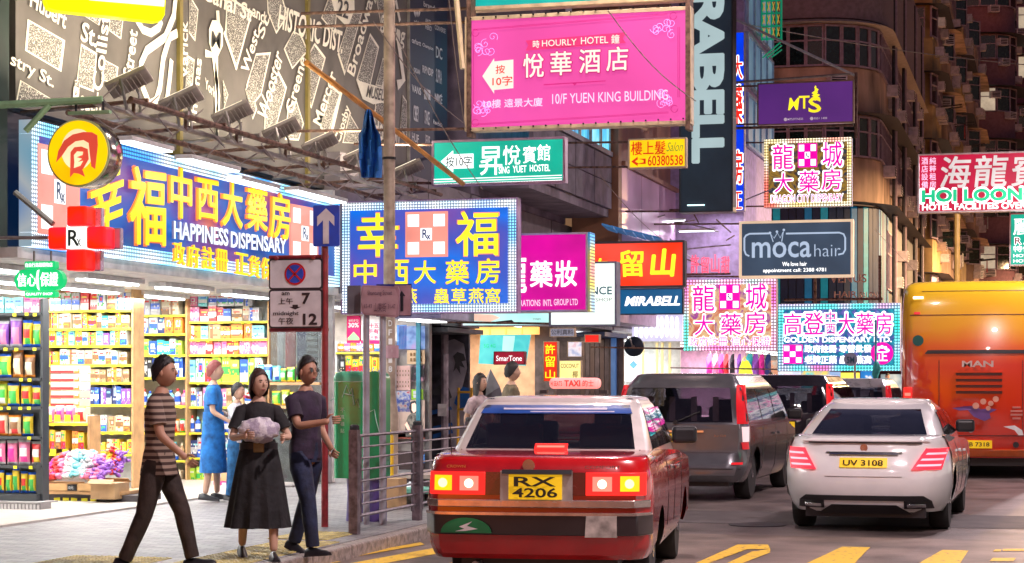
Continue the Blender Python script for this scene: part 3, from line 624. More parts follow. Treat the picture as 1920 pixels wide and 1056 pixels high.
# fluorescent fixtures that hang over the sign
for i, (px0, px1, py) in enumerate(((232,312,265),(345,438,299),(440,512,338),(548,640,358))):
    ya_ = on_x(px0, -9.3)[0]; yb_ = on_x(px1, -9.3)[0]; z = zz(py, on_x(px0, -9.3)[1])
    f = T('strip_light', 'white strip light hanging over the long sign, '+('first','second','third','fourth')[i]+' from the left', 'strip light', (-9.3, ya_, z), 'strip lights over the pharmacy sign')
    box('housing', white_p, f, -9.42, ya_, z+.01, -9.2, yb_, z+.06, bevel=.01)
    box('diffuser', GL('strip_light_glow', (.85,.95,1), 5), f, -9.40, ya_+.02, z-.005, -9.22, yb_-.02, z+.008)
    area_light((-9.31, (ya_+yb_)/2, z-.02), (.16, yb_-ya_), 7, (.85,.95,1), rot=(0, R(10), 0), name='strip_light_lamp')
# floodlights with their yokes, aimed up at the hoarding
fm = M('grey_flood_casing', (.46,.41,.37), .5, .1, var=.2)
for i, (px, py) in enumerate(((242,154),(340,188),(436,214),(528,244),(600,270),(676,292),(765,318))):
    y, D = on_x(px, -9.05); z = zz(py, D); s = 1.0
    r = T('floodlight', 'flat grey floodlight on a bent yoke aimed at the hoarding, '+('first','second','third','fourth','fifth','sixth','seventh')[i]+' from the left', 'floodlight', (-9.05, y, z), 'floodlights above the pharmacy sign')
    a = R(28); MB().rbox((-9.05, y, z), (.46, .22, .055)).build('lamp_housing', fm, r, bevel=.012)
    hs = r.children[0]; hs.rotation_euler = (R(-34), R(-24), R(12))
    for q in range(7): g_ = MB().rbox((-9.20+q*.05, y, z-.05), (.008, .18, .022)).build('cooling_fin', fm, hs)
    box('lamp_face', GL('flood_lens', (1,.9,.7), 1.2), hs, -9.22, y-.09, z+.03, -8.88, y+.09, z+.05)
    MB().tube([(-9.05, y-.2, z+.0), (-9.0, y-.24, z-.12), (-9.0, y-.16, z-.3), (-9.0, y, z-.34), (-9.0, y+.16, z-.3), (-9.05, y+.24, z-.1), (-9.08, y+.2, z)], .018, 6).build('yoke', steel, r, smooth=True)
    tube('stand', rust, r, [(-9.0, y, z-.34), (-9.0, y, 4.47)], .02)
    tube('cable', M('grey_cable', (.35,.3,.3), .6), r, [(-9.05, y-.15, z), (-9.2, y-.3, z-.2), (-9.1, y-.1, z-.4), (-9.3, y, 4.47)], .01, 5)
    l = area_light((-9.15, y, z+.12), (.3, .3), 42, (1,.86,.62), name='floodlight_lamp'); l.rotation_euler = (Vector((-10.3, y+.4, z+2.6))-Vector((-9.15, y, z+.12))).to_track_quat('-Z', 'Y').to_euler()
# ================================================================ HANGING SIGNS ACROSS THE PAVEMENT
def strut(par, p, q, r=.022, mat=None, name='strut'): return tube(name, mat or rust, par, [p, q], r, 6)
def sign(label, y, x0, y0, x1, y1, face, frame=None, fw=.04, dp=.14, items=(), cat='sign', name='hanging_sign', group=None, back=True, pxc=None):
    """x0 y0 x1 y1: picture corners on the plane across the street at distance y"""
    P = YP(y, pxc or (x0+x1)/2); O, U, V = P.rect(x0, y0, x1, y1)
    r = T(name, label, cat, (O.x+U.x, y, O.z), group); frame = frame or cream_frame
    X0, X1, Z0, Z1 = O.x, O.x+U.x, O.z, O.z+V.z
    box('panel', face, r, X0+fw, y+.004, Z0+fw, X1-fw, y+dp*.8, Z1-fw)
    if fw:
        b = MB(); b.box(X0, y-.02, Z0, X1, y+dp, Z0+fw).box(X0, y-.02, Z1-fw, X1, y+dp, Z1).box(X0, y-.02, Z0+fw, X0+fw, y+dp, Z1-fw).box(X1-fw, y-.02, Z0+fw, X1, y+dp, Z1-fw); b.build('frame', frame, r, bevel=.006)
    for it in items:
        s_, a, b_, c, d, mat = it[:6]; kw = dict(it[6]) if len(it) > 6 else {}
        out = kw.pop('out', None); g = kw.pop('og', .045)
        o_, u_, v_ = P.rect(a, b_, c, d, .012)
        if out: text(s_, o_, u_, v_, out, r, 'lettering_outline', bold=g, th=.002, grow=.012*abs(u_.x))
        kw.setdefault('bold', .014)
        text(s_, o_+Vector((0,-.006,0)), u_, v_, mat, r, **kw)
    if back:
        for z in (Z0+.05, Z1-.05): strut(r, (X0+.02, y+dp/2, z), (FX+.05, y+dp/2, z+.05))
    return r, P
def shape(P, pts, mat, par, off=.016, th=.004, name='printed_shape'): return MB().poly([P.pt(px, py, off) for px, py in pts], Vector((0, -th, 0))).build(name, mat, par, recalc=True)
def rx(P, x0, y0, x1, y1, par, c, w, k): O, U, V = P.rect(x0, y0, x1, y1, .03); rxboard(par, O, U, V, c, w, k, 3)
def ledframe(par, P, x0, y0, x1, y1, w, mat, off=.03):
    O, U, V = P.rect(x0, y0, x1, y1); a, b_, z0, z1 = O.x, O.x+U.x, O.z, O.z+V.z; y = P.y
    for q in ((a, z0, b_, z0+w), (a, z1-w, b_, z1), (a, z0+w+.001, a+w, z1-w-.001), (b_-w, z0+w+.001, b_, z1-w-.001)): box('led_strip', mat, par, q[0], y-off, q[1], q[2], y-.001, q[3])
pink_g = MG('pink_vinyl_face', [(.72,.06,.33),(.9,.09,.44),(.80,.07,.50)], .74, scale=.5)
cream_g = GL('cream_print', (1,.78,.68), .95, evar=.05); maroon = M('maroon_print', (.35,.0,.12), .6, emit=(.42,.01,.13), es=.8); paleg = GL('pale_pink_print', (1,.62,.85), .95, evar=.05)
s1, P = sign('large pink hotel sign with white left arrow and cream characters', 25.5, 872, 22, 1296, 240, pink_g, cream_frame, .05, .2, [
 ('時', 1000,73,1012,87, cream_g), ('HOURLY', 1017,73,1082,85, cream_g, dict(bold=.005)), ('HOTEL', 1090,71,1141,84, cream_g, dict(bold=.005)), ('鐘', 1147,69,1162,85, cream_g),
 ('悅', 982,98,1020,142, cream_g, dict(out=maroon)), ('華', 1033,96,1072,140, cream_g, dict(out=maroon)), ('酒', 1087,94,1126,138, cream_g, dict(out=maroon)), ('店', 1138,92,1178,136, cream_g, dict(out=maroon)),
 ('10樓 遠景大廈', 908,181,1018,197, paleg), ('10/F YUEN KING BUILDING', 1036,175,1253,194, paleg, dict(bold=.004)), ('按', 931,117,948,133, glow_r), ('10字', 925,138,962,156, glow_r)], cat='hotel sign')
[o for o in s1.children if o.name.startswith('lettering')]
shape(P, [(905,136),(927,103),(927,109),(963,107),(963,161),(927,163),(927,170)], cream_g, s1, .013)
for o in s1.children:
    if o.type == 'MESH' and o.name.startswith('lettering') and o.data.materials[0] is glow_r: o.location.y = -.02
shape(P, [(986,72),(1174,65),(1168,77),(1174,85),(986,91),(991,81)], M('crimson_print', (.45,.02,.12), .6, emit=(.5,.02,.12), es=.9), s1, .009)
shape(P, [(1020,158),(1074,156.5),(1078,161),(1082,156.5),(1136,155),(1136,153.5),(1020,156)], maroon, s1)
for a in ((887,46,1252,34),(887,48,1252,36),(887,228,1254,218),(887,226,1254,216)): shape(P, [(a[0],a[1]),(a[2],a[3]),(a[2],a[3]+.8),(a[0],a[1]+.8)], maroon, s1)
for a in ((888,50,888,205),(1271,60,1271,190),(1274,60,1274,190)): shape(P, [(a[0],a[1]),(a[0]+.8,a[1]),(a[2]+.8,a[3]),(a[2],a[3])], maroon, s1)
scr = M('swirl_print', (.8,.25,.6), .6, emit=(1,.28,.68), es=.9)
for cx, cy_, fx, fy in ((905,72,1,1),(1250,58,-1,1),(905,205,1,-1),(1252,192,-1,-1)):
    b = MB()
    for k in range(7):
        c0 = (cx+fx*random.uniform(-13, 22), cy_+fy*random.uniform(-18, 18)); pts = []
        for j in range(16): a = j*.55+k; r_ = 1.2+j*.55; pts.append(P.pt(c0[0]+r_*math.cos(a), c0[1]+r_*math.sin(a), .018))
        b.tube(pts, .0045, 4, caps=False)
    b.build('swirl_ornament', scr, s1)
    pts = [P.pt(cx-fx*13+6.5*math.cos(a*.4), cy_-fy*19+6.5*math.sin(a*.4), .018) for a in range(15)]; MB().tube(pts, .004, 4).build('corner_ring', maroon, s1)
for i in range(18):
    for yy in (26, 236): p_ = P.pt(884+i*23.4, yy-(8 if yy < 100 else 6)*i/17, .03); MB().lathe(p_, [(.012,-.01),(.012,.01)], 6, 'Y').build('grommet', dark, s1)
for px in (880, 1290): 
    p_ = P.pt(px, 10); MB().box(p_.x-.03, P.y-.03, P.Z(250), p_.x+.03, P.y+.22, P.Z(-40)).build('post', rust, s1)
strut(s1, P.pt(852,-60), P.pt(868,120), .04, cream_frame); strut(s1, P.pt(1292,195), P.pt(1290,215), .02)
s2, P2 = sign('teal sign cut by the top edge directly above the pink hotel sign', 25.7, 876, -60, 1296, 10, GL('teal_face', (0,.50,.45), .65), cream_frame, .05, .2)
tealf = GL('teal_green_face', (0,.48,.33), .85)
s3, P3 = sign('teal hostel sign with white left arrow and white characters', 27.9, 810, 260, 1060, 346, tealf, M('lilac_frame', (.6,.45,.6), .4), .035, .16, [
 ('按10字', 837,291,886,311, M('green_ink', (0,.2,.15), .5)), ('昇', 900,275,942,328, glow_w, dict(bold=.01)), ('悅', 944,274,976,310, glow_w, dict(bold=.01)), ('賓', 981,276,1006,308, glow_w, dict(bold=.01)), ('館', 1008,274,1032,304, glow_w, dict(bold=.01)), ('SING', 936,313,956,326, glow_w), ('YUET', 962,312,988,325, glow_w), ('HOSTEL', 994,311,1032,324, glow_w)], cat='hostel sign')
shape(P3, [(827,300),(850,280),(850,287),(888,287),(888,314),(850,314),(850,321)], glow_w, s3, .010)
for o in s3.children:
    if o.type == 'MESH' and o.name.startswith('lettering') and o.data.materials[0].name == 'green_ink': o.location.y = -.012
for yy in (333, 337.5, 342): shape(P3, [(814,yy),(1054,yy-1.5),(1054,yy),(814,yy+1.5)], glow_w, s3)
salon_y = GL('salon_yellow_face', (1,.62,0), 1.0); redp = M('red_print', (.6,.02,.0), .5, emit=(.6,.02,0), es=.7)
s4, P4 = sign('small yellow salon sign with red characters and phone number', 36, 1178, 259, 1287, 316, salon_y, cream_frame, .03, .14, [
 ('樓上髮', 1184,265,1248,290, redp), ('Salon', 1250,268,1281,285, M('green_script_print', (.1,.25,.03), .5, emit=(.12,.25,.03), es=.6), dict(shear=.4, bold=.0)), ('60380538', 1215,292,1281,311, redp)], cat='salon sign')
shape(P4, [(1184,302),(1196,293),(1196,297),(1211,297),(1211,307),(1196,307),(1196,311)], redp, s4); shape(P4, [(1191,302),(1198,297),(1207,300),(1207,304),(1198,306)], salon_y, s4, .022)
# blue hanging pharmacy sign
bscr = MG('blue_violet_hanging_screen', [(.0,.08,.50),(.0,.16,.78),(.04,.09,.52),(.15,.07,.40),(.24,.07,.30)], .85, scale=.9, det=1)
yl = glow_y2; s5, P5 = sign('square blue pharmacy sign with yellow characters and LED dot border hanging at the corner', 27.6, 640, 374, 971, 588, bscr, M('violet_frame', (.45,.3,.55), .4), .03, .18, [
 ('幸', 672,399,747,478, yl), ('福', 857,400,934,480, yl), ('中', 665,487,706,529, yl), ('西', 722,488,766,535, yl), ('大', 778,490,817,531, yl), ('藥', 837,490,879,533, yl), ('房', 894,488,937,532, yl),
 ('參', 656,540,682,568, yl), ('茸', 690,540,716,568, yl), ('燕', 756,541,782,568, yl), ('蟲', 815,542,842,569, yl), ('草', 848,542,874,569, yl), ('燕', 880,542,907,569, yl), ('窩', 911,542,938,569, yl)], cat='shop sign')
for o in list(s5.children):
    if o.type == 'MESH' and o.name.startswith('lettering'):
        o.name = 'character'; h_ = o.copy(); h_.data = o.data.copy(); COL.objects.link(h_); h_.data.materials[0] = M('orange_print_halo', (.7,.25,.1), .5, emit=(.95,.3,.12), es=.8); h_.name = 'character_halo'; c = sum((v.co for v in o.data.vertices), Vector())/len(o.data.vertices)
        for v in h_.data.vertices: v.co = c+(v.co-c)*1.06; v.co.y += .006
rx(P5, 761,397,840,482, s5, pinkg, GL('white_square', (1,1,1), 1.15), M('blue_ink2', (.02,.08,.35), .5))
ledframe(s5, P5, 643, 377, 968, 585, .115, LED('blue_white_led_hanging', [(.2,.6,1),(.95,.98,1),(.1,.4,1)], .042, 2.0))
# the magenta one and its neighbours
s6, P6 = sign('magenta cosmetics sign with white characters beside the blue pharmacy sign', 29.5, 950, 437, 1102, 585, GL('magenta_face', (.72,0,.32), .85), M('bright_edge_frame', (.7,.6,.7), .3, .3), .03, .35, [
 ('龍', 945,478,987,548, glow_w, dict(bold=.02)), ('藥', 995,490,1036,538, glow_w, dict(bold=.02)), ('妝', 1042,490,1082,538, glow_w, dict(bold=.02)), ('OPERATIONS', 958,562,1014,574, paleg), ('INTL', 1019,562,1036,574, paleg), ('GROUP LTD', 1039,561,1084,573, paleg)], cat='shop sign')
box('led_edge', LED('mixed_colour_led', [(.1,.5,1),(1,.8,.1),(1,.2,.5)], .05, 2, ('Y','Z')), s6, P6.X(1102)+.002, 29.5, P6.Z(585), P6.X(1106), 29.85, P6.Z(437))
s7, P7 = sign('white lightbox reading NCE and L SHOP between the magenta sign and the red sign', 31.5, 1030, 491, 1156, 612, GL('white_lightbox_face', (.88,1,.92), 1.05), M('blue_grey_frame', (.2,.25,.35), .4), .03, .3, [
 ('NCE', 1108,538,1148,553, M('blue_green_print', (0,.2,.3), .5)), ('L SHOP', 1108,559,1148,566, M('grey_green_print', (.4,.5,.48), .5), dict(bold=0))], cat='lightbox')
s8, P8 = sign('long low lightbox with a woman printed on pale aqua under the blue pharmacy sign', 33, 866, 586, 1032, 612, MG('aqua_print', [(.3,.8,.75),(.6,1,.95),(.9,1,.98)], .9, scale=1.5), M('pale_frame', (.7,.65,.7), .4), .02, .2, [('Delight', 1000,597,1015,601, M('grey_green_print', (.4,.5,.48), .5))], cat='lightbox')
shape(P8, [(880,588),(925,590),(938,596),(920,603),(885,601),(868,594)], M('skin_print', (.8,.55,.45), .5, emit=(.95,.6,.45), es=.8), s8); shape(P8, [(930,603),(960,600),(968,608),(932,608)], M('dark_print', (.06,.06,.06), .6), s8)
redf = MG('red_lightbox_face', [(.95,.10,.07),(1,.03,.0),(.75,.01,.01)], .95, scale=.6)
s9, P9 = sign('red dessert shop sign with two yellow brush characters', 34.5, 1108, 452, 1284, 540, redf, M('dark_frame', (.06,.05,.06), .4), .04, .2, [
 ('留', 1164,470,1206,518, glow_y2, dict(bold=.03, shear=-.05)), ('山', 1221,469,1266,518, glow_y2, dict(bold=.04, shear=.1)), ('許', 1106,484,1140,520, glow_y2, dict(bold=.03))], cat='shop sign')
s10, P10 = sign('small deep blue shoe shop sign with slanted white name below the red sign', 36, 1160, 541, 1281, 590, GL('deep_blue_face', (0,.10,.25), .9), M('navy_frame', (.02,.05,.12), .4), .02, .15, [('MIRABELL', 1172,556,1275,573, glow_w, dict(bold=.045, shear=.25))], cat='shop sign')
s11, P11 = sign('tall dark vertical shoe shop banner with huge grey letters turned sideways', 42.5, 1274, -160, 1374, 398, M('near_black_panel', (.012,.018,.025), .5, emit=(.01,.02,.035), es=.5), M('near_black_frame', (.02,.025,.03), .4), .03, .5, (), cat='banner sign')
gg = GL('cool_grey_letter', (.42,.55,.57), .8, evar=.08)
for ch, a, b_ in (('R',-14,52),('A',34,104),('B',104,170),('E',172,214),('L',219,257),('L',262,304)):
    O = P11.pt(1300, a, .02); text(ch, O, P11.pt(1300, b_, .02)-O, P11.pt(1356, a, .02)-O, gg, s11, 'big_letter', bold=.06, th=.02)
box('small_light', GL('cool_tube', (.6,.95,1), 2.5), s11, P11.X(1290), 42.40, P11.Z(386), P11.X(1322), 42.44, P11.Z(384))
# blue neon sign with red characters
s12, P12 = sign('narrow vertical blue sign with red neon characters right of the dark banner', 48, 1372, 60, 1396, 396, GL('electric_blue_face', (0,.05,.9), .8), M('pale_frame', (.7,.65,.7), .4), .02, .2, [
 ('大', 1375,105,1392,148, glow_r, dict(out=glow_w)), ('藥', 1373,160,1392,232, glow_r, dict(out=glow_w)), ('房', 1374,282,1392,345, glow_r, dict(out=glow_w)), ('正', 1374,360,1391,392, glow_r, dict(out=glow_w))], cat='neon sign')
# purple gym sign
s13, P13 = sign('purple sign with a gold brush logo and MTS lettering', 47, 1420, 153, 1601, 233, MG('purple_face', [(.06,.015,.13),(.09,.02,.17),(.12,.02,.20)], .9, scale=.5), M('bronze_frame', (.3,.22,.15), .4, .5), .03, .15, [
 ('M', 1478,183,1499,206, glow_y, dict(shear=.15, bold=.01)), ('T', 1498,180,1518,204, glow_y, dict(bold=.01)), ('S', 1516,184,1540,212, glow_y, dict(bold=.02)), ('MTS.FITNESS', 1477,221,1506,225, M('faint_print', (.6,.5,.6), .5, emit=(.6,.5,.6), es=.5)), ('9551 1408', 1526,221,1551,225, M('faint_print'))], cat='sign')
for k, (dx, w_) in enumerate(((0,9),(1,8),(-1,6),(2,4),(0,2))): shape(P13, [(1529+dx-w_,185-k*5),(1529+dx,190-k*5),(1529+dx+w_,184-k*5),(1529+dx,181-k*5)], glow_y, s13)
for x in (1473, 1522): MB().lathe(P13.pt(x, 223, .02), [(.04,-.004),(.04,.004)], 12, 'Y').build('round_icon', M('faint_print'), s13)
strut(s13, P13.pt(1374,28), P13.pt(1602,145), .035, M('pale_strut', (.6,.65,.68), .4)); strut(s13, P13.pt(1605,140), P13.pt(1605,262), .04); strut(s13, P13.pt(1374,150), P13.pt(1600,142), .03, steel); strut(s13, P13.pt(1372,236), P13.pt(1600,238), .035)
# dragon pharmacy signs
goldblack = MG('gold_dragon_print', [(.01,.05,.07),(.03,.03,.05),(.35,.2,.02),(.05,.02,.02),(.02,.15,.17)], .8, scale=3, det=4, dist=1.5)
mag = M('magenta_letter', (.8,0,.35), .5, emit=(.95,0,.42), es=.85)
def dragon(label, y, x0, y0, x1, y1, face, led, rows, last):
    r, P = sign(label, y, x0, y0, x1, y1, face, M('pale_frame'), .02, .25, (), cat='shop sign')
    w = x1-x0; h = y1-y0; f = lambda a, b_: (x0+w*a, y0+h*b_)
    for ch, a, b_, c, d in (('龍',.10,.08,.33,.44),('城',.67,.06,.89,.42),('大',.12,.50,.32,.78),('藥',.40,.48,.62,.78),('房',.66,.46,.88,.76)):
        p, q = f(a, b_), f(c, d); O, U, V = P.rect(*p, *q, .02); text(ch, O, U, V, glow_w, r, 'character_outline', bold=.05, th=.002, grow=.02); text(ch, O+Vector((0,-.008,0)), U, V, mag, r, 'character', bold=.012)
    p, q = f(.385, .07), f(.605, .42); rx(P, *p, *q, r, mag, glow_w, M('blue_ink2'))
    p, q = f(*last[1:3]), f(*last[3:]); O, U, V = P.rect(*p, *q, .02); text(last[0], O, U, V, glow_w, r, bold=.05, th=.002, grow=.01); text(last[0], O+Vector((0,-.008,0)), U, V, mag, r, bold=.0)
    ledframe(r, P, x0, y0, x1, y1, .11, led); return r, P
warmled = LED('warm_led_border', [(1,.75,.2),(1,.95,.7),(1,.2,.15)], .07, 1.9, back=(.25,.12,.02)); pinkled = LED('pink_aqua_led_border', [(1,.15,.6),(1,.6,.9),(.1,.9,.75)], .07, 1.9, back=(.25,.12,.02))
s14, _ = dragon('upper dragon pharmacy sign with gold dragon print and warm LED border under the purple sign', 50, 1433, 260, 1597, 388, goldblack, warmled, 0, ('DRAGON CITY DISPENSARY', .08,.82,.90,.93))
pinkart = MG('pink_garment_print', [(.35,.02,.15),(.6,.15,.1),(.75,.5,.25),(.3,.05,.3),(.65,.1,.35)], .85, scale=2.2, det=3, dist=2)
s15, _ = dragon('lower pink dragon pharmacy sign with colourful figures and pink LED border', 44, 1282, 524, 1456, 658, pinkart, pinkled, 0, ('政府註冊 信心保證', .06,.80,.93,.94))
# moca hair
mf = GL('slate_blue_face', (.035,.06,.10), .9); mgl = GL('silver_blue_letter', (.42,.52,.68), .9, evar=.05)
s16, P16 = sign('dark slate hair salon sign with silver rounded outline, crown and MOCA HAIR lettering', 46, 1386, 413, 1600, 521, mf, GL('warm_lit_frame', (1,.72,.45), .55, base=(.7,.6,.5)), .06, .2, [
 ('moca', 1410,453,1521,483, mgl, dict(bold=.01)), ('hair', 1527,459,1576,482, mgl, dict(bold=-.012)), ('We love hair', 1467,491,1513,499, glow_w, dict(bold=.01)), ('appointment call: 2388 4781', 1431,503,1549,512, glow_w, dict(bold=.01))], cat='hair salon sign')
def line(P, pts, par, mat, w=.018): MB().tube([P.pt(px, py, .03) for px, py in pts], w, 6).build('outline_bar', mat, par, smooth=True)
line(P16, [(1405,479),(1399,476),(1396,468),(1396,445),(1399,440),(1406,437),(1444,437)], s16, mgl, .022); line(P16, [(1474,438),(1574,438),(1582,441),(1585,448),(1585,470),(1581,477),(1572,479)], s16, mgl, .022)
line(P16, [(1450,453),(1445,438),(1452,446),(1458,436),(1463,446),(1469,434),(1466,453)], s16, mgl, .012)
for x, y in ((1444,436),(1457,434),(1470,431)): MB().lathe(P16.pt(x, y, .03), [(.03,-.005),(.03,.005)], 10, 'Y').build('crown_ball', mgl, s16)
# golden dispensary LED screen
gf = MG('teal_screen', [(.0,.16,.28),(.01,.35,.45),(.0,.10,.25),(.15,.1,.45),(.1,.7,.7)], .95, scale=3, det=4, dist=1.5)
s17, P17 = sign('wide aqua LED dispensary sign with magenta characters above the parked cars', 54, 1458, 569, 1688, 696, gf, M('pale_frame'), .02, .3, (), cat='shop sign')
for ch, a, b_, c, d in (('高',1470,587,1503,627),('登',1508,586,1544,627),('中',1548,584,1566,605),('西',1549,607,1566,627),('大',1572,588,1602,627),('藥',1606,588,1638,627),('房',1641,588,1672,627)):
    O, U, V = P17.rect(a, b_, c, d, .02); text(ch, O, U, V, glow_w, s17, 'character_outline', bold=.06, th=.002, grow=.03); text(ch, O+Vector((0,-.008,0)), U, V, mag, s17, 'character', bold=.012)
for s_, a, b_, c, d in (('GOLDEN DISPENSARY LTD.',1470,632,1672,642),('政府註冊 專營批發',1509,647,1634,661),('老牌正藥 蟲草燕窩',1509,667,1634,682)): O, U, V = P17.rect(a, b_, c, d, .02); text(s_, O, U, V, glow_w, s17, bold=.035)
rx(P17, 1468,646,1505,682, s17, mag, glow_w, M('faint_print'))
MB().lathe(P17.pt(1654,663,.02), [(.30,-.01),(.30,.01)], 24, 'Y').build('round_badge', mag, s17); O, U, V = P17.rect(1645,660,1664,677,.04); text('正', O, U, V, glow_w, s17, bold=.03)
for k in range(5): a = math.pi*(.15+.7*k/4); MB().lathe(P17.pt(1654-12*math.cos(a), 663-12*math.sin(a), .04), [(.05,-.004),(.05,.004)], 6, 'Y').build('badge_dot', glow_w, s17)
ledframe(s17, P17, 1459, 570, 1687, 695, .15, LED('aqua_pink_led', [(.05,.9,.75),(.2,.9,1),(1,.2,.6)], .08, 1.8, back=(.0,.15,.2)))
# signs on the right
silv_l = GL('silver_character', (.72,.66,.64), .85); hf = GL('crimson_face', (.50,.0,.04), .85); grn = M('green_letter', (0,.35,.15), .5, emit=(0,.45,.2), es=.8)
s18, P18 = sign('wide crimson hotel sign with silver characters and green HOI LOON lettering at the right edge', 60, 1721, 285, 2010, 397, hf, M('silver_frame', (.6,.55,.55), .3, .5), .05, .3, [
 ('海', 1764,292,1820,350, silv_l, dict(bold=.02, shear=.1)), ('龍', 1828,292,1890,350, silv_l, dict(bold=.02, shear=.1)), ('賓', 1897,292,1950,350, silv_l, dict(bold=.02, shear=.1)),
 ('HOI LOONG', 1729,354,1945,376, grn, dict(bold=.05, out=glow_w, og=.09)), ('HOTEL FACILITEIS OVER NIGHT', 1729,380,1985,392, glow_w, dict(bold=.035))] + [(c, 1728,292+i*15,1740,305+i*15, paleg) for i, c in enumerate('酒店設備')] + [(c, 1743,292+i*15,1755,305+i*15, paleg) for i, c in enumerate('純粹租房')], cat='hotel sign', back=False)
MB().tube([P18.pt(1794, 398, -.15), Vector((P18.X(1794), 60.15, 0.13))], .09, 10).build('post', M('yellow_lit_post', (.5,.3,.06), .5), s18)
s19, P19 = sign('green hotel sign cut by the right edge below the crimson hotel sign', 62, 1893, 399, 2000, 498, GL('emerald_face', (0,.42,.28), .9), M('silver_frame'), .04, .3, [
 ('麗', 1900,410,1935,440, glow_w), ('R A', 1903,445,1935,457, M('red_letter', (.7,0,.05), .5), dict(out=glow_w, og=.08)), ('特價', 1900,460,1935,472, glow_w), ('HOTEL', 1900,476,1940,482, glow_w), ('HOTEL', 1900,486,1940,492, glow_w)], cat='hotel sign', back=False)
MB().tube([P19.pt(1930, 398, -.15), P19.pt(1930, 360, -.15)], .05, 8).build('post', rust, s19)
# green neon lattice
s20 = T('green_lattice_sign', 'green lattice sign with gold crosses cut by the top edge right of the dark banner', 'neon sign', at(1447, 54, 40)); PL = YP(52, 1447)
gneon = M('green_painted_lattice', (0,.16,.09), .5, emit=(0,.3,.15), es=.5); gold = M('gold_cross', (.6,.4,.05), .4, emit=(.7,.45,.05), es=.45)
for i in range(5): box('lattice_bar', gneon, s20, PL.X(1428+i*9), 51.9, PL.Z(75), PL.X(1430+i*9), 52.1, PL.Z(-60))
for i in range(6): box('lattice_bar', gneon, s20, PL.X(1428), 51.88, PL.Z(76-i*24), PL.X(1466), 51.9, PL.Z(73-i*24))
for i in range(4):
    for j in range(5): O, U, V = PL.rect(1431+i*9, 54-j*24-0, 1436+i*9, 70-j*24, .12); text('X', O, U, V, gold, s20, 'gold_cross', bold=.03)
for k in range(3): strut(s20, PL.pt(1466,78+k*8), PL.pt(1430+k*8,108), .02, gneon)
# building letters
lil2 = T('salon_letters', 'thin metal letters HAIR SALON standing on a bar over the aqua sign', 'letters', at(1620, 66, 550)); PX = YP(66, 1610)
cop = M('copper_letter', (.45,.25,.2), .4, .5)
for s_, a, b_, c, d in (('VENUS',1556,514,1625,530),('HAIR',1564,546,1607,558),('SALON',1612,548,1645,560)): O, U, V = PX.rect(a, b_, c, d); text(s_, O, U, V, cop, lil2, 'letters', th=.03)
strut(lil2, PX.pt(1470,561), PX.pt(1655,561), .05, name='rail'); strut(lil2, PX.pt(1528,420), PX.pt(1528,568), .05, name='post'); strut(lil2, PX.pt(1650,480), PX.pt(1650,575), .06, name='post')
# red characters standing on the pink sign, and the round sign set
pr = T('red_roof_characters', 'red pink neon characters standing on a rail above the pink dragon sign', 'neon letters', at(1330, 46, 520)); PR = YP(47, 1330)
for i, ch in enumerate('許留山甜'): O, U, V = PR.rect(1296+i*19, 478+(i % 2)*4, 1311+i*19, 512); text(ch, O, U, V, M('red_neon_letter', (.7,.05,.1), .4, emit=(1,.12,.2), es=1.0), pr, 'character', bold=.02, th=.05)
strut(pr, PR.pt(1288,514), PR.pt(1370,514), .03, name='rail')
# round yellow sign
ry = 18.9; c = at(148, 18.2, 287); rs = T('round_snack_sign', 'round yellow sign with a red character and silver rim hanging on a green bracket', 'round sign', c)
yy = c.y; rr = 64/F*18.2
MB().lathe((c.x, yy, c.z), [(rr*.97,.0),(rr,.02),(rr,.26),(rr*.97,.28)], 48, 'Y').build('rim', M('mirror_rim', (.7,.62,.5), .15, 1), rs, smooth=True)
MB().lathe((c.x, yy-.012, c.z), [(rr*1.0,0),(rr*1.0,.014)], 48, 'Y').build('green_ring', M('pale_green_edge', (.5,.65,.4), .4), rs)
MB().lathe((c.x, yy-.024, c.z), [(rr*.94,0),(rr*.94,.012)], 48, 'Y').build('face', MG('amber_face', [(1,.55,0),(1,.62,0),(.95,.40,0)], .95, scale=2), rs)
MB().lathe((c.x+.0, yy-.030, c.z+.03), [(rr*.52,0),(rr*.52,.006)], 32, 'Y', sx=1.0, sy=1.15).build('cream_disc', GL('cream_disc', (1,.75,.42), .95), rs)
Pr = YP(yy, 148); red_b = M('brick_red_print', (.5,.04,.02), .5, emit=(.62,.07,.04), es=.8)
def rsh(pts, n='brush_stroke'): MB().poly([Pr.pt(x, y, .036) for x, y in pts], Vector((0,-.004,0))).build(n, red_b, rs)
rsh([(109,304),(113,283),(124,264),(140,253),(160,249),(176,250),(186,256),(187,275),(182,319),(175,314),(172,290),(170,270),(160,264),(145,266),(131,276),(120,292)])
rsh([(135,333),(136,286),(143,277),(156,276),(168,281),(170,300),(160,317),(158,319),(163,333),(152,327),(142,325)]); MB().poly([Pr.pt(x, y, .044) for x, y in ((143,292),(149,285),(160,286),(159,292),(148,296),(158,299),(150,305),(160,303),(155,312),(143,316),(144,305))], Vector((0,-.003,0))).build('inner_stroke', GL('cream_disc', (1,.75,.42), .95), rs)
gsteel = M('green_steel', (.35,.62,.33), .5, .2); 
tube('bracket', gsteel, rs, [at(0, 18.25, 197), at(192, 18.25, 187)], .035); tube('bracket', gsteel, rs, [at(48, 18.25, 246), at(92, 18.25, 197)], .03); box('hanger_bar', gsteel, rs, Pr.X(122), yy+.05, Pr.Z(213), Pr.X(200), yy+.1, Pr.Z(207))
for x in (136, 187): tube('chain', dark, rs, [Pr.pt(x, 190, -.07), Pr.pt(x, 208, -.07)], .012)
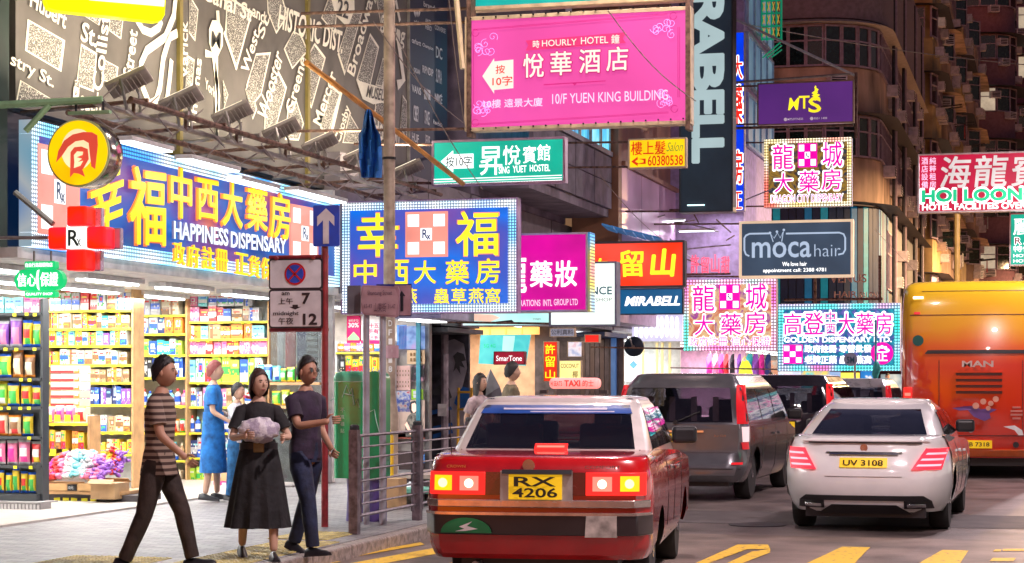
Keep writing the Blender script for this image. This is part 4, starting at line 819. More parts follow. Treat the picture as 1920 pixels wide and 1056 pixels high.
# red pharmacy cross
cz = at(147, 17.2, 445); cr = T('red_cross_sign', 'red cross lightbox with a white centre reading Rx in front of the long sign', 'cross sign', cz); Pc = YP(cz.y, 147)
redc = MG('red_cross_face', [(.85,0,.08),(1,.02,.0),(.9,.0,.02)], .95, scale=2)
for a in ((124,386,161,424),(89,425,124,466),(161,425,197,466),(123,467,160,507)):
    O, U, V = Pc.rect(*a); MB().box(O.x, cz.y, O.z, O.x+U.x, cz.y+.2, O.z+V.z).build('arm', redc, cr, bevel=.02)
    MB().box(O.x+.006, cz.y+.201, O.z+.004, O.x+U.x+.05, cz.y+.26, O.z+V.z-.002).build('arm_side', M('lilac_mirror', (.7,.6,.8), .25, .6), cr, bevel=.01)
O, U, V = Pc.rect(124.5,425,160.5,466); box('centre', GL('white_face', (1,1,.95), 1.1), cr, O.x, cz.y-.004, O.z, O.x+U.x, cz.y+.2, O.z+V.z)
O, U, V = Pc.rect(129,431,150,461,.01); text('R', O, U, V, M('dark_green_ink', (.02,.06,.05), .5), cr, bold=.015); O, U, V = Pc.rect(146,448,154,462,.016); text('x', O, U, V, M('dark_green_ink'), cr, bold=.0)
tube('bracket', M('pale_green_steel', (.4,.48,.42), .4), cr, [at(28, 17.4, 360), at(100, 17.35, 421)], .025); tube('bracket', steel, cr, [at(-10, 17.4, 446), at(90, 17.35, 446)], .016)
# green assurance sign
cg = at(72, 18.6, 523); gs = T('green_assurance_sign', 'green rounded sign with white characters hanging at the left edge of the shop', 'sign', cg); Pg = YP(cg.y, 72)
gf2 = GL('bright_green_face', (0,.62,.18), .95)
def rnd(x0, y0, x1, y1, r, n=6):
    out = []
    for cx, cy_, a0 in ((x1-r,y0+r,-90),(x1-r,y1-r,0),(x0+r,y1-r,90),(x0+r,y0+r,180)):
        for i in range(n+1): a = R(a0+90*i/n); out.append((cx+r*math.cos(a), cy_+r*math.sin(a)))
    return out
MB().poly([Pg.pt(x, y) for x, y in rnd(27,505,118,545,19)], Vector((0,.08,0))).build('panel', gf2, gs)
for a in ((46,490,103,504),(46,546,103,558)): MB().poly([Pg.pt(x, y) for x, y in rnd(*a, 3)], Vector((0,.08,0))).build('small_panel', gf2, gs)
for s_, a, b_, c_, d in (('信心',34,513,69,537),('保證',77,511,110,537),('自由行高級購物店',49,493,100,501),('QUALITY SHOP',50,549,100,555)): O, U, V = Pg.rect(a, b_, c_, d, .01); text(s_, O, U, V, glow_w, gs, bold=.02)
shape(Pg, [(71,508),(75,506),(73,520),(75,545),(71,540),(69,520)], glow_w, gs, .012)
tube('hanger', steel, gs, [Pg.pt(60,490,-.04), Pg.pt(60,470,-.04)], .01); tube('hanger', steel, gs, [Pg.pt(92,490,-.04), Pg.pt(92,470,-.04)], .01)
# pieces over the small shops
def small(label, y, x0, y0, x1, y1, face, items=(), cat='shop sign', frame=None, fw=.015, dp=.12, **k): return sign(label, y, x0, y0, x1, y1, face, frame, fw, dp, items, cat, **k)
small('small dark red sign reading SmarTone in the phone shop', 33.5, 926, 659, 984, 684, GL('wine_red_face', (.35,.0,.02), .9), [('SmarTone', 931,667,979,677, glow_w, dict(bold=.0))], frame=M('wine_frame', (.3,.02,.03), .4), back=False)
small('narrow vertical red sign with three yellow characters on a dark doorway', 37, 1019, 640, 1046, 716, GL('lantern_red_face', (.85,.03,.01), .9), [('許',1023,646,1041,664,glow_y2), ('留',1023,668,1041,688,glow_y2), ('山',1023,694,1041,710,glow_y2)], frame=cream_frame, back=False)
small('yellow lit menu board beside the narrow red sign', 38.5, 1048, 676, 1090, 722, GL('menu_yellow_face', (1,.85,.3), 1.1), [('COCONUT', 1052,682,1086,690, M('brown_ink', (.25,.12,.03), .5)), ('椰', 1074,696,1084,708, M('brown_ink'))], cat='menu board', back=False)
small('small lightbox with a printed figure hanging over the doorway', 36.5, 1064, 640, 1092, 670, MG('figure_print', [(.2,.3,.6),(.9,.8,.85),(.6,.1,.2)], .9, scale=6), cat='lightbox', back=False)
small('grey lightbox with dim characters above the narrow red sign', 36, 1031, 615, 1078, 632, GL('dim_grey_face', (.3,.28,.36), .8), [('公利真料', 1034,618,1075,628, M('dark_print'))], cat='lightbox', back=False)
small('red rounded lamp sign under the white lightbox', 35.5, 1096, 627, 1124, 643, glow_r, cat='lightbox', back=False)

for i, (x, y, z) in enumerate(((-9.0, 48.6, 5.6), (-8.2, 48.2, 5.3), (-7.6, 49.2, 5.9))):
    r = T('strip_light', f'white strip light over the pink dragon sign, {("left","middle","right")[i]} of three', 'strip light', (x, y, z), 'strip lights below the dark banner'); box('housing', white_p, r, x-.45, y-.06, z, x+.45, y+.06, z+.05); box('diffuser', MATS['strip_light_glow'], r, x-.43, y-.05, z-.02, x+.43, y+.05, z-.002)
    area_light((x, y, z-.03), (.8,.1), 22, (.95,.85,1), name='strip_light_lamp')
for i in range(14):
    r_ = random.Random(i); p0 = Vector((r_.uniform(-9.5,-7), r_.uniform(44,48), r_.uniform(4.6,6.1))); p1 = p0+Vector((r_.uniform(-.8,1.6), r_.uniform(-1,1), r_.uniform(-.7,.7))); strut(nb, p0+Vector((0,2,0)), p1+Vector((0,1.8,0)), .018, steel if i % 2 else rust, 'scaffold_bar')
# ================================================================ VEHICLES (built at the origin, rear towards -Y, then put in place)
def interp(tab, z):
    if z <= tab[0][0]: return tab[0][1]
    for (a, p), (b_, q) in zip(tab, tab[1:]):
        if z <= b_: t_ = (z-a)/(b_-a); return p+(q-p)*t_
    return tab[-1][1]
class Shell:
    """a hollow body: for every height its half width, rear end, front end and corner radius"""
    def __init__(s, w, yr, yf, rc=.25, bulge=.06, fb=.12): s.w, s.yr, s.yf, s.rc, s.bulge, s.fb = w, yr, yf, rc, bulge, fb
    def W(s, z): return interp(s.w, z)
    def rear(s, x, z):
        w, y, r = s.W(z), interp(s.yr, z), s.rc; k = min(1, abs(x)/w); yy = y + s.bulge*(k*k)
        if abs(x) > w-r: d = min(r, abs(x)-(w-r)); yy += (r-math.sqrt(max(0, r*r-d*d)))*1.3
        return yy
    def loop(s, zf, n=14, na=6, sides=None):
        """zf(y) gives the height of each point round the plan"""
        P = []
        z0 = zf(interp(s.yr, .6)); 
        def add(x, y): P.append((x, y, zf(y)))
        return P
def shell_mesh(s, zb, zt, rows, side_ys, nr=12):
    """columns go round the plan; zb(y), zt(y) bottom and top edge; returns rings"""
    cols = []                                            # each column: function v -> point
    xs = [math.sin(math.pi/2*(-1+2*i/nr)) for i in range(nr+1)]
    for k in xs: cols.append(('r', k))
    for y in side_ys: cols.append(('s', y, 1))
    for k in reversed(xs): cols.append(('f', k))
    for y in reversed(side_ys): cols.append(('s', y, -1))
    rings = []
    for v in rows:
        ring = []
        for c in cols:
            if c[0] == 's':
                z = zb(c[1])+(zt(c[1])-zb(c[1]))*v; w = s.W(z); ys = min(max(c[1], s.rear(w*.999, z)), -s.front_(w*.999, z)) if False else c[1]
                ring.append((w*c[2], ys, z))
            elif c[0] == 'r':
                y = interp(s.yr, .6); z = zb(y)+(zt(y)-zb(y))*v; x = s.W(z)*c[1]; ring.append((x, s.rear(x, z), z))
            else:
                y = interp(s.yf, .6); z = zb(y)+(zt(y)-zb(y))*v; w = s.W(z); x = w*c[1]; r = s.rc*1.2; yy = interp(s.yf, z)-s.fb*c[1]**2
                if abs(x) > w-r: d = abs(x)-(w-r); yy -= (r-math.sqrt(max(0, r*r-d*d)))*1.2
                ring.append((x, yy, z))
        rings.append(ring)
    return rings
def cap(rings, crown, yc=None, steps=(.97, .88, .6, .25, .01), zfun=None):
    top = rings[-1]; yc = yc if yc is not None else sum(p[1] for p in top)/len(top); out = []
    for f in steps:
        out.append([(p[0]*f, yc+(p[1]-yc)*(1-(1-f)*.9 if f > .5 else f), (zfun(yc+(p[1]-yc)*f) if zfun else p[2])+crown*(1-f*f)) for p in top])
    return rings+out
def patch(par, name, mat, fn, a0, a1, b0, b1, na=8, nb=3, th=.012, quad=None, outline=None, bev=0):
    """a panel that follows a surface. fn(a, b, off) -> point. quad = (a at b0 left, right, a at b1 left, right)"""
    A = quad or (a0, a1, a0, a1); F_ = []; B_ = []
    for j in range(nb+1):
        t_ = j/nb; b_ = b0+(b1-b0)*t_; l = A[0]+(A[2]-A[0])*t_; r = A[1]+(A[3]-A[1])*t_
        F_.append([fn(l+(r-l)*i/na, b_, th) for i in range(na+1)]); B_.append([fn(l+(r-l)*i/na, b_, -.004) for i in range(na+1)])
    b = MB(); b.grid(F_); b.grid(B_)
    rim = [(0, i) for i in range(na+1)]+[(j, na) for j in range(1, nb+1)]+[(nb, i) for i in range(na-1, -1, -1)]+[(j, 0) for j in range(nb-1, 0, -1)]
    n = len(rim); b.add([F_[j][i] for j, i in rim]+[B_[j][i] for j, i in rim], [(i, (i+1) % n, (i+1) % n+n, i+n) for i in range(n)])
    return b.build(name, mat, par, smooth=True, sharp=30, bevel=bev)
tyre_m = rubber; rim_m = M('alloy_rim', (.5,.5,.53), .25, .9, var=.05)
def wheel(par, x, y, r, w=.2, rim=rim_m, label=None, spokes=10):
    s_ = 1 if x > 0 else -1; t_ = MB().lathe((x, y, r), [(r*.62,-w/2),(r*.93,-w/2),(r,-w/2+.03),(r,w/2-.03),(r*.93,w/2),(r*.62,w/2)], 32, 'X').build('wheel', tyre_m, par, smooth=True)
    b = MB().lathe((x+s_*w*.30, y, r), [(r*.66,-.03),(r*.66,.03),(r*.6,.035)], 28, 'X')
    for k in range(spokes): a = 2*math.pi*k/spokes; b.rbox((x+s_*w*.42, y+math.sin(a)*r*.34, r+math.cos(a)*r*.34), (.03, .035, r*.6), rx=-a)
    b.lathe((x+s_*w*.45, y, r), [(.06,-.02),(.06,.02)], 12, 'X'); b.build('rim', rim, t_, smooth=True)
    return t_
glass_car = M('tinted_car_glass', (.008,.010,.012), .04, var=.2, coat=1)
def glassm(name, tintc): return GLASS(name, tintc)
lamp_red = GL('brake_lamp_red', (1,.02,.015), 1.3, base=(.4,0,0)); lamp_hot = GL('brake_lamp_core', (1,.14,.10), 1.9); lamp_amber = GL('indicator_amber', (1,.36,.005), 1.9)
plate_y = GL('yellow_number_plate', (1,.62,.0), .30, base=(.85,.55,.02))
def arch_fn(wheels, R_, sill):
    def f(y):
        z = sill
        for wy in wheels:
            d = abs(y-wy)
            if d < R_: z = max(z, .0+wheels_r+math.sqrt(R_*R_-d*d)*1.0)
        return z
    return f
def vehicle(label, cat, name, spec, group=None):
    global wheels_r
    r = T(name, label, cat, (0,0,0), group); S = Shell(spec['w'], spec['yr'], spec['yf'], spec.get('rc', .22), spec.get('bulge', .05)); paint = spec['paint']
    wr = spec['wr']; wheels_r = wr*.9; wy = spec['wheels']; Rw = wr+.07; zb = arch_fn(wy, Rw, spec['sill']); zt = lambda y: interp(spec['deck'], y)
    y0, y1 = interp(spec['yr'], .6)+spec.get('rc', .22)+.15, interp(spec['yf'], .6)-spec.get('rc', .22)-.25
    ys = sorted(set([y0+(y1-y0)*i/16 for i in range(17)] + [w_+Rw*math.cos(math.pi*k/12)*1.0 for w_ in wy for k in range(13)] + [w_+Rw*1.002*s_ for w_ in wy for s_ in (-1,1)]))
    ys = [y for y in ys if y0 <= y <= y1]
    rows = [0, .05, .12, .22, .34, .46, .58, .7, .8, .9, .97, 1]
    rings = shell_mesh(S, zb, zt, rows, ys); b = MB(); n = len(rings[0])
    yc = (y0+y1)/2; capd = cap(rings, spec.get('crown', .03), yc, zfun=zt); b.grid(capd, closed_u=True)
    body = b.build('body', paint, r, smooth=True, sharp=35)
    # dark underside and wheel wells
    L0, L1 = interp(spec['yr'], .3)+.15, interp(spec['yf'], .3)-.2; Wd = S.W(.4)-.24
    box('underbody', black, r, -Wd, L0, spec['sill']-.06 if spec['sill'] > .2 else .14, Wd, L1, spec['sill']+.25)
    for y in wy:
        for s_ in (-1, 1): wheel(r, s_*(S.W(wr)-.125), y, wr, .21, spec.get('rim', rim_m))
    fnR = lambda x, z, o: (x, S.rear(x, z)-o, z)
    fnS = lambda y, z, o: ((S.W(z)+o)*fnS.side, y, z)
    # cabin
    C = Shell(spec['cw'], spec['cr'], spec['cf'], spec.get('crc', .12), spec.get('cbulge', .05), .18); zb_ = spec['belt']; zr = spec['roof']
    cy0, cy1 = interp(spec['cr'], zb_)+.3, interp(spec['cf'], zb_)-.4
    rw = spec['rw']; lerp = lambda z, z0, z1, p, q: p+(q-p)*max(0, min(1, (z-z0)/(z1-z0)))
    sb0, sb1 = spec['sw'][0][0], spec['sw'][0][1]; rb0, rb1 = rw[0], rw[1]
    zs = sorted(set([zb_-.05, zb_, sb0, rb0, (rb0*2+rb1)/3, (rb0+rb1*2)/3, min(sb1, rb1), max(sb1, rb1), zr-.05] + ([(rb1+zr-.05)/2] if zr-.05-rb1 > .02 else [])))
    crings = []; tags = []
    for z in zs:
        ring = []; tg_ = []; w = C.W(z); yr_, yf_ = interp(spec['cr'], z), interp(spec['cf'], z); hw = min(lerp(z, rb0, rb1, rw[2], rw[3]), w*.97)
        xs = [-w, -w*.985, -(w+hw)/2] + [-hw+2*hw*k/10 for k in range(11)] + [(w+hw)/2, w*.985, w]
        for k, x in enumerate(xs): ring.append((x, C.rear(x, z), z)); tg_.append('R' if 3 <= k <= 12 else '')
        ya_ = C.rear(w, z); yb_ = yf_-.25
        ysd = []
        for n_, (q0, q1, q) in enumerate(spec['sw']):
            l, r2 = lerp(z, q0, q1, q[0], q[2]), lerp(z, q0, q1, q[1], q[3]); ysd += [(l, 'S'), ((l+r2)/2, 'S'), (r2, '')]
        right = [(max(ya_+.01, min(yb_-.01, y)), t2) for y, t2 in ysd]
        for y, t2 in right: ring.append((w, y, z)); tg_.append(t2)
        fx = [w, w*.985] + [hw-2*hw*k/10 for k in range(11)] + [-w*.985, -w]
        for k, x in enumerate(fx): ring.append((x, yf_-.25*(x/w)**4, z)); tg_.append('F' if 2 <= k <= 11 else '')
        for k in range(len(right)-1, -1, -1): ring.append((-w, right[k][0], z)); tg_.append(right[k-1][1] if k > 0 else '')
        crings.append(ring); tags = tg_
    hole = lambda ri, ci: ri < len(zs)-1 and ((tags[ci] in ('R', 'F') and zs[ri] >= rb0-1e-6 and zs[ri+1] <= rb1+1e-6) or (tags[ci] == 'S' and zs[ri] >= sb0-1e-6 and zs[ri+1] <= sb1+1e-6))
    yc2 = (interp(spec['cr'], zr)+interp(spec['cf'], zr))/2; top = crings[-1]
    for f, dz in ((.985, .018), (.94, .035), (.8, .045), (.5, .05), (.02, .052)): crings.append([(p[0]*f, yc2+(p[1]-yc2)*(1-(1-f)*.5 if f > .7 else f), p[2]+dz) for p in top])
    b = MB(); b.grid(crings, closed_u=True); nc = len(crings[0]); b.f = [f_ for k_, f_ in enumerate(b.f) if not hole(k_//nc, k_%nc)]; b.m = [0]*len(b.f); b.build('roof', spec.get('roofpaint', paint), r, smooth=True, sharp=35)
    fnC = lambda x, z, o: (x, C.rear(x, z)-o, z)
    def fnD(side): return lambda y, z, o: ((C.W(z)+o)*side, y, z)
    g = spec['glass']                                    # rear window z0,z1,half width bottom,top
    rwin = patch(r, 'rear_window', g, fnC, 0, 0, rw[0], rw[1], 10, 4, .010, quad=(-rw[2], rw[2], -rw[3], rw[3]))
    for side in (-1, 1):
        for (b0, b1, q) in spec['sw']: patch(r, 'side_window', g, fnD(side), 0, 0, b0, b1, 4, 3, .008, quad=q)
    ins = M('dark_cabin_lining', (.03,.028,.03), .8); wi = C.W(zb_+.1)-.05
    box('parcel_shelf', ins, r, -wi, interp(spec['cr'], zb_)+.12, zb_-.05, wi, interp(spec['cf'], zb_)-.35, zb_+.045)
    fy = spec.get('seat_y', (-.85, .1))
    for x in (-.38, .38):
        for y in fy: MB().rbox((x, y, zb_+.12), (.46, .12, .22), rx=-.15).build('seat_back', M('grey_seat_cloth', (.10,.09,.09), .8), r, bevel=.03); MB().rbox((x, y-.02, zb_+.27), (.22, .08, .13)).build('headrest', M('grey_seat_cloth'), r, bevel=.03)
    # windscreen
    fnF = lambda x, z, o: (x, interp(spec['cf'], z)-.25*(x/C.W(z))**4+o, z)
    patch(r, 'windscreen', g, fnF, 0, 0, rw[0]+.02, rw[1]+.02, 8, 3, .01, quad=(-rw[2], rw[2], -rw[3], rw[3]))
    for side in (-1, 1):
        for y in spec.get('doors', ()):
            patch(r, 'door_gap', black, (lambda y, z, o, sd=side: ((S.W(z)+o-.008)*sd, y, z)), y-.006, y+.006, spec['sill']+.04, zt(y)-.02, 1, 6, .011)
        for y in spec.get('handles', ()): MB().rbox(((S.W(zt(y)-.12)+.02)*side, y, zt(y)-.14), (.03, .18, .03)).build('door_handle', spec.get('trim', chrome), r, bevel=.008)
        my = spec['mirror']; mx = C.W(zb_+.08)+.13; MB().rbox((mx*side, my, zb_+.10), (.22, .10, .15), rz=.1*side).build('wing_mirror', spec.get('mirrorm', black), r, bevel=.035, seg=3)
    return r, S, C, fnR, fnC, fnS
def place(r, px, py_or_D, rz, y_rear=0.0, by_D=True):
    p = at(px, py_or_D); r.rotation_euler = (0, 0, rz); d = Matrix.Rotation(rz, 3, 'Z') @ Vector((0, y_rear, 0)); r.location = (p.x-d.x, p.y-d.y, 0)
tg = YAW
# ---------------------------------------------------------------- the red taxi
redp_ = M('taxi_red_paint', (.42,.006,.008), .22, var=.08, coat=1); silv = M('taxi_silver_roof', (.62,.57,.54), .3, .15, var=.06, coat=.8)
tx, S, C, fR, fC, fS = vehicle('red taxi with silver roof, lit brake lamps and a glowing roof sign in the foreground', 'taxi', 'taxi', dict(
 paint=redp_, roofpaint=silv, w=[(.3,.78),(.42,.83),(.75,.845),(.95,.83),(1.06,.80),(1.09,.775)], yr=[(.3,-2.28),(.36,-2.34),(.6,-2.35),(.95,-2.33),(1.03,-2.30),(1.09,-2.24)], yf=[(.3,2.25),(.6,2.35),(.85,2.30),(1.0,2.2)], rc=.16, bulge=.05,
 deck=[(-2.4,1.05),(-2.25,1.065),(-1.5,1.09),(-1.2,1.09),(.7,1.02),(1.0,1.0),(2.1,.9),(2.4,.8)], sill=.32, wr=.31, wheels=(-1.25,1.45), crown=.015,
 belt=1.05, roof=1.50, cw=[(1.0,.77),(1.1,.76),(1.3,.70),(1.42,.655),(1.47,.62)], cr=[(1.0,-1.72),(1.07,-1.62),(1.40,-1.16),(1.47,-.98)], cf=[(1.0,1.15),(1.07,1.05),(1.40,.42),(1.47,.25)], crc=.1, cbulge=.06,
 glass=glassm('taxi_glass', (.84,.84,.84)), rw=(1.10,1.42,.655,.575), sw=[(1.09,1.40,(-1.22,-.62,-1.0,-.62)),(1.09,1.40,(-.56,.08,-.56,.08)),(1.09,1.40,(.14,.88,.14,.42))], doors=(-.6,.12,.95), handles=(-.42,.3), mirror=.72))
patch(tx, 'window_sticker', M('blue_sticker', (.01,.06,.28), .4), fC, 0, 0, 1.365, 1.43, 10, 2, .014, quad=(-.60,.60,-.57,.57)); patch(tx, 'window_sticker', M('pale_sticker_print', (.55,.5,.6), .5), fC, 0, 0, 1.395, 1.408, 10, 1, .018, quad=(-.42,.40,-.42,.40)); patch(tx, 'window_sticker', M('pale_sticker_print'), fC, 0, 0, 1.376, 1.384, 8, 1, .018, quad=(-.2,.46,-.2,.46))
# lamps
for s_ in (-1, 1):
    patch(tx, 'tail_lamp', lamp_red, fR, 0, 0, .79, .955, 8, 2, .014, quad=tuple(sorted((s_*.37, s_*.80)))*2, bev=.004)
    t_ = tx.children[-1]
    for nm, m_, a, b_, z0, z1 in (('brake_cell', lamp_hot, .42, .56, .82, .925), ('indicator_cell', lamp_amber, .62, .755, .82, .93)):
        q = tuple(sorted((s_*a, s_*b_)))*2; o = patch(t_, nm, m_, fR, 0, 0, z0, z1, 4, 2, .019, quad=q); cx_ = s_*(a+b_)/2; MB().lathe(fR(cx_, (z0+z1)/2, .024), [(.034,-.002),(.030,.003)], 14, 'Y').build('bulb_glow', GL('hot_bulb', (1,.62,.40), 3.2) if nm[0] == 'b' else GL('hot_amber_bulb', (1,.75,.2), 3.2), t_)
patch(tx, 'lamp_panel', M('dark_red_panel', (.12,.003,.005), .25, coat=1), fR, 0, 0, .79, .955, 8, 1, .008, quad=(-.37,.37,-.37,.37))
patch(tx, 'bumper_trim', M('chrome_strip', (.55,.45,.42), .22, .8, bump=.1, bscale=12), fR, 0, 0, .70, .755, 16, 1, .03, quad=(-.83,.83,-.83,.83), bev=.006)
patch(tx, 'bumper', M('dark_bumper', (.018,.010,.012), .35, coat=.4), fR, 0, 0, .50, .655, 18, 2, .055, quad=(-.84,.84,-.84,.84), bev=.012)
patch(tx, 'bumper_trim', M('chrome_strip'), fR, 0, 0, .645, .665, 18, 1, .06, quad=(-.835,.835,-.835,.835))
pl = patch(tx, 'plate_recess', steel, fR, 0, 0, .74, .965, 4, 1, .03, quad=(-.255,.275,-.255,.275)); patch(tx, 'plate_hood', black, fR, 0, 0, .945, .975, 4, 1, .05, quad=(-.24,.27,-.24,.27))
plate = patch(tx, 'number_plate', plate_y, fR, 0, 0, .76, .94, 4, 1, .045, quad=(-.19,.20,-.19,.20))
O = Vector(fR(-.15, .855, .05)); text('RX', O, Vector((.31,0,0)), Vector((0,0,.07)), M('plate_ink', (.03,.02,.01), .6), plate, bold=.02); O = Vector(fR(-.16, .775, .05)); text('4206', O, Vector((.33,0,0)), Vector((0,0,.07)), M('plate_ink'), plate, bold=.02)
bd = MB(); 
pts = [(.19*math.cos(math.pi*i/14), .11*math.sin(math.pi*i/14)) for i in range(15)]
lpg = MB().poly([fR(-.50+a, .515+c, .075) for a, c in pts], Vector((0,-.005,0))).build('green_badge', M('green_badge_print', (.0,.22,.07), .35, coat=.5), tx)
MB().poly([fR(-.50+a, .515+c, .087) for a, c in ((-.08,.01),(-.01,.03),(-.05,.045),(.05,.085),(.01,.05),(.09,.03),(.0,.015))], Vector((0,-.002,0))).build('badge_bird', white_p, lpg)
MB().poly([fR(-.50+a, .515+c, .084) for a, c in ((-.19,.0),(.19,0),(.18,.012),(-.18,.012))], Vector((0,-.003,0))).build('badge_rim', M('green_badge_print'), lpg)
patch(tx, 'white_notice', M('white_notice_print', (.48,.44,.40), .5, var=.3, scale=12), fR, 0, 0, .49, .645, 2, 1, .064, quad=(.37,.60,.38,.60))
patch(tx, 'high_brake_lamp', lamp_red, fC, 0, 0, 1.095, 1.14, 6, 1, .05, quad=(-.11,.14,-.11,.14), bev=.004); patch(tx.children[-1], 'lamp_core', lamp_hot, fC, 0, 0, 1.113, 1.126, 6, 1, .055, quad=(-.09,.12,-.09,.12))
MB().lathe(fR(-.05, 1.005, .012), [(.045,-.004),(.045,.004)], 16, 'Y').build('badge', chrome, tx); O = Vector(fR(-.08, .995, .02)); 
O = Vector(fR(.36, .985, .012)); text('COMFORT', O, Vector((.26,0.02,0)), Vector((0,0,.02)), chrome, tx, bold=.0)
O = Vector(fR(-.66, .985, .012)); text('CROWN', O, Vector((.14,-.01,0)), Vector((0,0,.02)), M('gold_badge', (.7,.5,.15), .3, .8), tx, bold=.0)
rs_ = MB().rbox((.06, -.42, 1.60), (.42, .14, .09)).build('roof_sign', GL('roof_sign_glow', (1,.26,.22), .85, base=(.7,.3,.3)), tx, bevel=.035, seg=3)
text('TAXI', (-.02, -.495, 1.575), (.13,0,0), (0,0,.05), glow_r, rs_, bold=.03); text('的士', (.13, -.495, 1.575), (.09,0,0), (0,0,.05), glow_r, rs_); text('4 SEATS', (-.13, -.495, 1.578), (.09,0,0), (0,0,.04), glow_r, rs_, bold=.01)
for x in (-.2, .3): MB().rbox((x, -.42, 1.53), (.06, .1, .03)).build('sign_foot', black, tx)
for x in (-.55, .55): MB().lathe((x+.02, -1.1, 1.475), [(.035,0),(.02,.008)], 8).build('roof_bolt', chrome, tx)
tube('aerial', black, tx, [(-.7,-1.9,1.05), (-.7,-2.0,1.5)], .004, 5)
tube('exhaust', steel, tx, [(-.45,-2.3,.27), (-.45,-1.9,.27)], .03)
place(tx, 1003, 14.35, tg-R(8.8), -2.35)
# ---------------------------------------------------------------- the white saloon
wp = M('white_car_paint', (.82,.80,.80), .16, var=.02, coat=1)
wc, S, C, fR, fC, fS = vehicle('white saloon car with tinted rear window and lit red tail lamps on the right', 'car', 'white_saloon', dict(
 paint=wp, w=[(.2,.80),(.32,.86),(.5,.895),(.7,.90),(.85,.885),(.97,.84),(1.05,.79)], yr=[(.2,-2.17),(.3,-2.26),(.5,-2.34),(.65,-2.34),(.8,-2.27),(.93,-2.20),(.985,-2.21),(1.03,-2.14)], yf=[(.3,2.25),(.6,2.35),(.8,2.2)], rc=.42, bulge=.10,
 deck=[(-2.3,1.0),(-2.1,1.02),(-1.3,1.03),(-.5,.98),(.9,.93),(1.3,.92),(2.1,.78),(2.4,.68)], sill=.22, wr=.33, wheels=(-1.38,1.46), crown=.03,
 belt=.98, roof=1.42, cw=[(.95,.80),(1.02,.78),(1.2,.70),(1.32,.63),(1.38,.56)], cr=[(.95,-1.95),(1.0,-1.86),(1.15,-1.50),(1.3,-1.05),(1.38,-.75)], cf=[(.95,1.3),(1.1,.95),(1.3,.35),(1.38,.1)], crc=.22, cbulge=.12,
 glass=glassm('saloon_glass', (.58,.60,.64)), rw=(1.035,1.30,.62,.50), sw=[(1.02,1.27,(-1.25,-.72,-.95,-.72)),(1.02,1.29,(-.66,.08,-.66,.08)),(1.02,1.29,(.14,.95,.14,.45))], doors=(-.72,.1,1.0), handles=(-.5,.35), trim=wp, mirror=.75, mirrorm=black))
tl = GL('tail_lamp_pink_red', (1,.03,.06), 1.1, base=(.5,.02,.03)); bars = GL('tail_lamp_bar', (1,.28,.33), 2)
for s_ in (-1, 1):
    q = (s_*.50, s_*.80, s_*.64, s_*.86); q = q if s_ > 0 else (q[1], q[0], q[3], q[2])
    t_ = patch(wc, 'tail_lamp', tl, fR, 0, 0, .68, .90, 8, 4, .014, quad=q, bev=.004)
    for z0, dx in ((.715, 0), (.775,.04), (.835,.09)):
        q = (s_*(.55+dx), s_*(.79+dx*.5), s_*(.57+dx), s_*(.80+dx*.5)); q = q if s_ > 0 else (q[1], q[0], q[3], q[2])
        patch(t_, 'lamp_bar', bars, fR, 0, 0, z0, z0+.02, 6, 1, .020, quad=q)
patch(wc, 'boot_lip', M('dark_gap', (.02,.02,.025), .3), fR, 0, 0, .952, .964, 16, 1, .02, quad=(-.60,.60,-.60,.60))
patch(wc, 'spoiler', wp, fR, 0, 0, .968, 1.01, 16, 2, .03, quad=(-.68,.68,-.62,.62), bev=.008)
patch(wc, 'chrome_bar', chrome, fR, 0, 0, .835, .85, 10, 1, .03, quad=(-.36,.36,-.36,.36)); patch(wc, 'dark_slot', black, fR, 0, 0, .852, .862, 10, 1, .022, quad=(-.40,.40,-.40,.40))
pl = patch(wc, 'number_plate', plate_y, fR, 0, 0, .70, .80, 4, 1, .02, quad=(-.25,.25,-.25,.25)); O = Vector(fR(-.21, .718, .026)); text('UV 3108', O, Vector((.42,0,0)), Vector((0,0,.062)), M('plate_ink'), pl, bold=.02)
MB().lathe(fR(0, .905, .012), [(.04,-.004),(.04,.004)], 18, 'Y').build('badge', chrome, wc)
dif = M('black_diffuser', (.02,.018,.02), .4)
patch(wc, 'bumper_slot', dif, fR, 0, 0, .345, .40, 14, 2, .012, quad=(-.70,.70,-.62,.62)); patch(wc, 'diffuser', dif, fR, 0, 0, .20, .30, 12, 2, .02, quad=(-.50,.50,-.34,.34))
for s_ in (-1, 1):
    q = (s_*.42, s_*.72, s_*.42, s_*.70); q = q if s_ > 0 else (q[1], q[0], q[3], q[2])
    patch(wc, 'exhaust_surround', dif, fR, 0, 0, .26, .345, 6, 1, .014, quad=q); q2 = (s_*.45, s_*.64, s_*.45, s_*.64); q2 = q2 if s_ > 0 else (q2[1], q2[0], q2[3], q2[2]); patch(wc, 'exhaust_tip', chrome, fR, 0, 0, .272, .31, 4, 1, .03, quad=q2, bev=.008)
patch(wc, 'boot_edge', M('faint_gap', (.3,.28,.28), .5), fR, 0, 0, .60, .605, 12, 1, .004, quad=(-.4,.4,-.41,.41))
place(wc, 1618, 20.9, -R(1.0), -2.33)
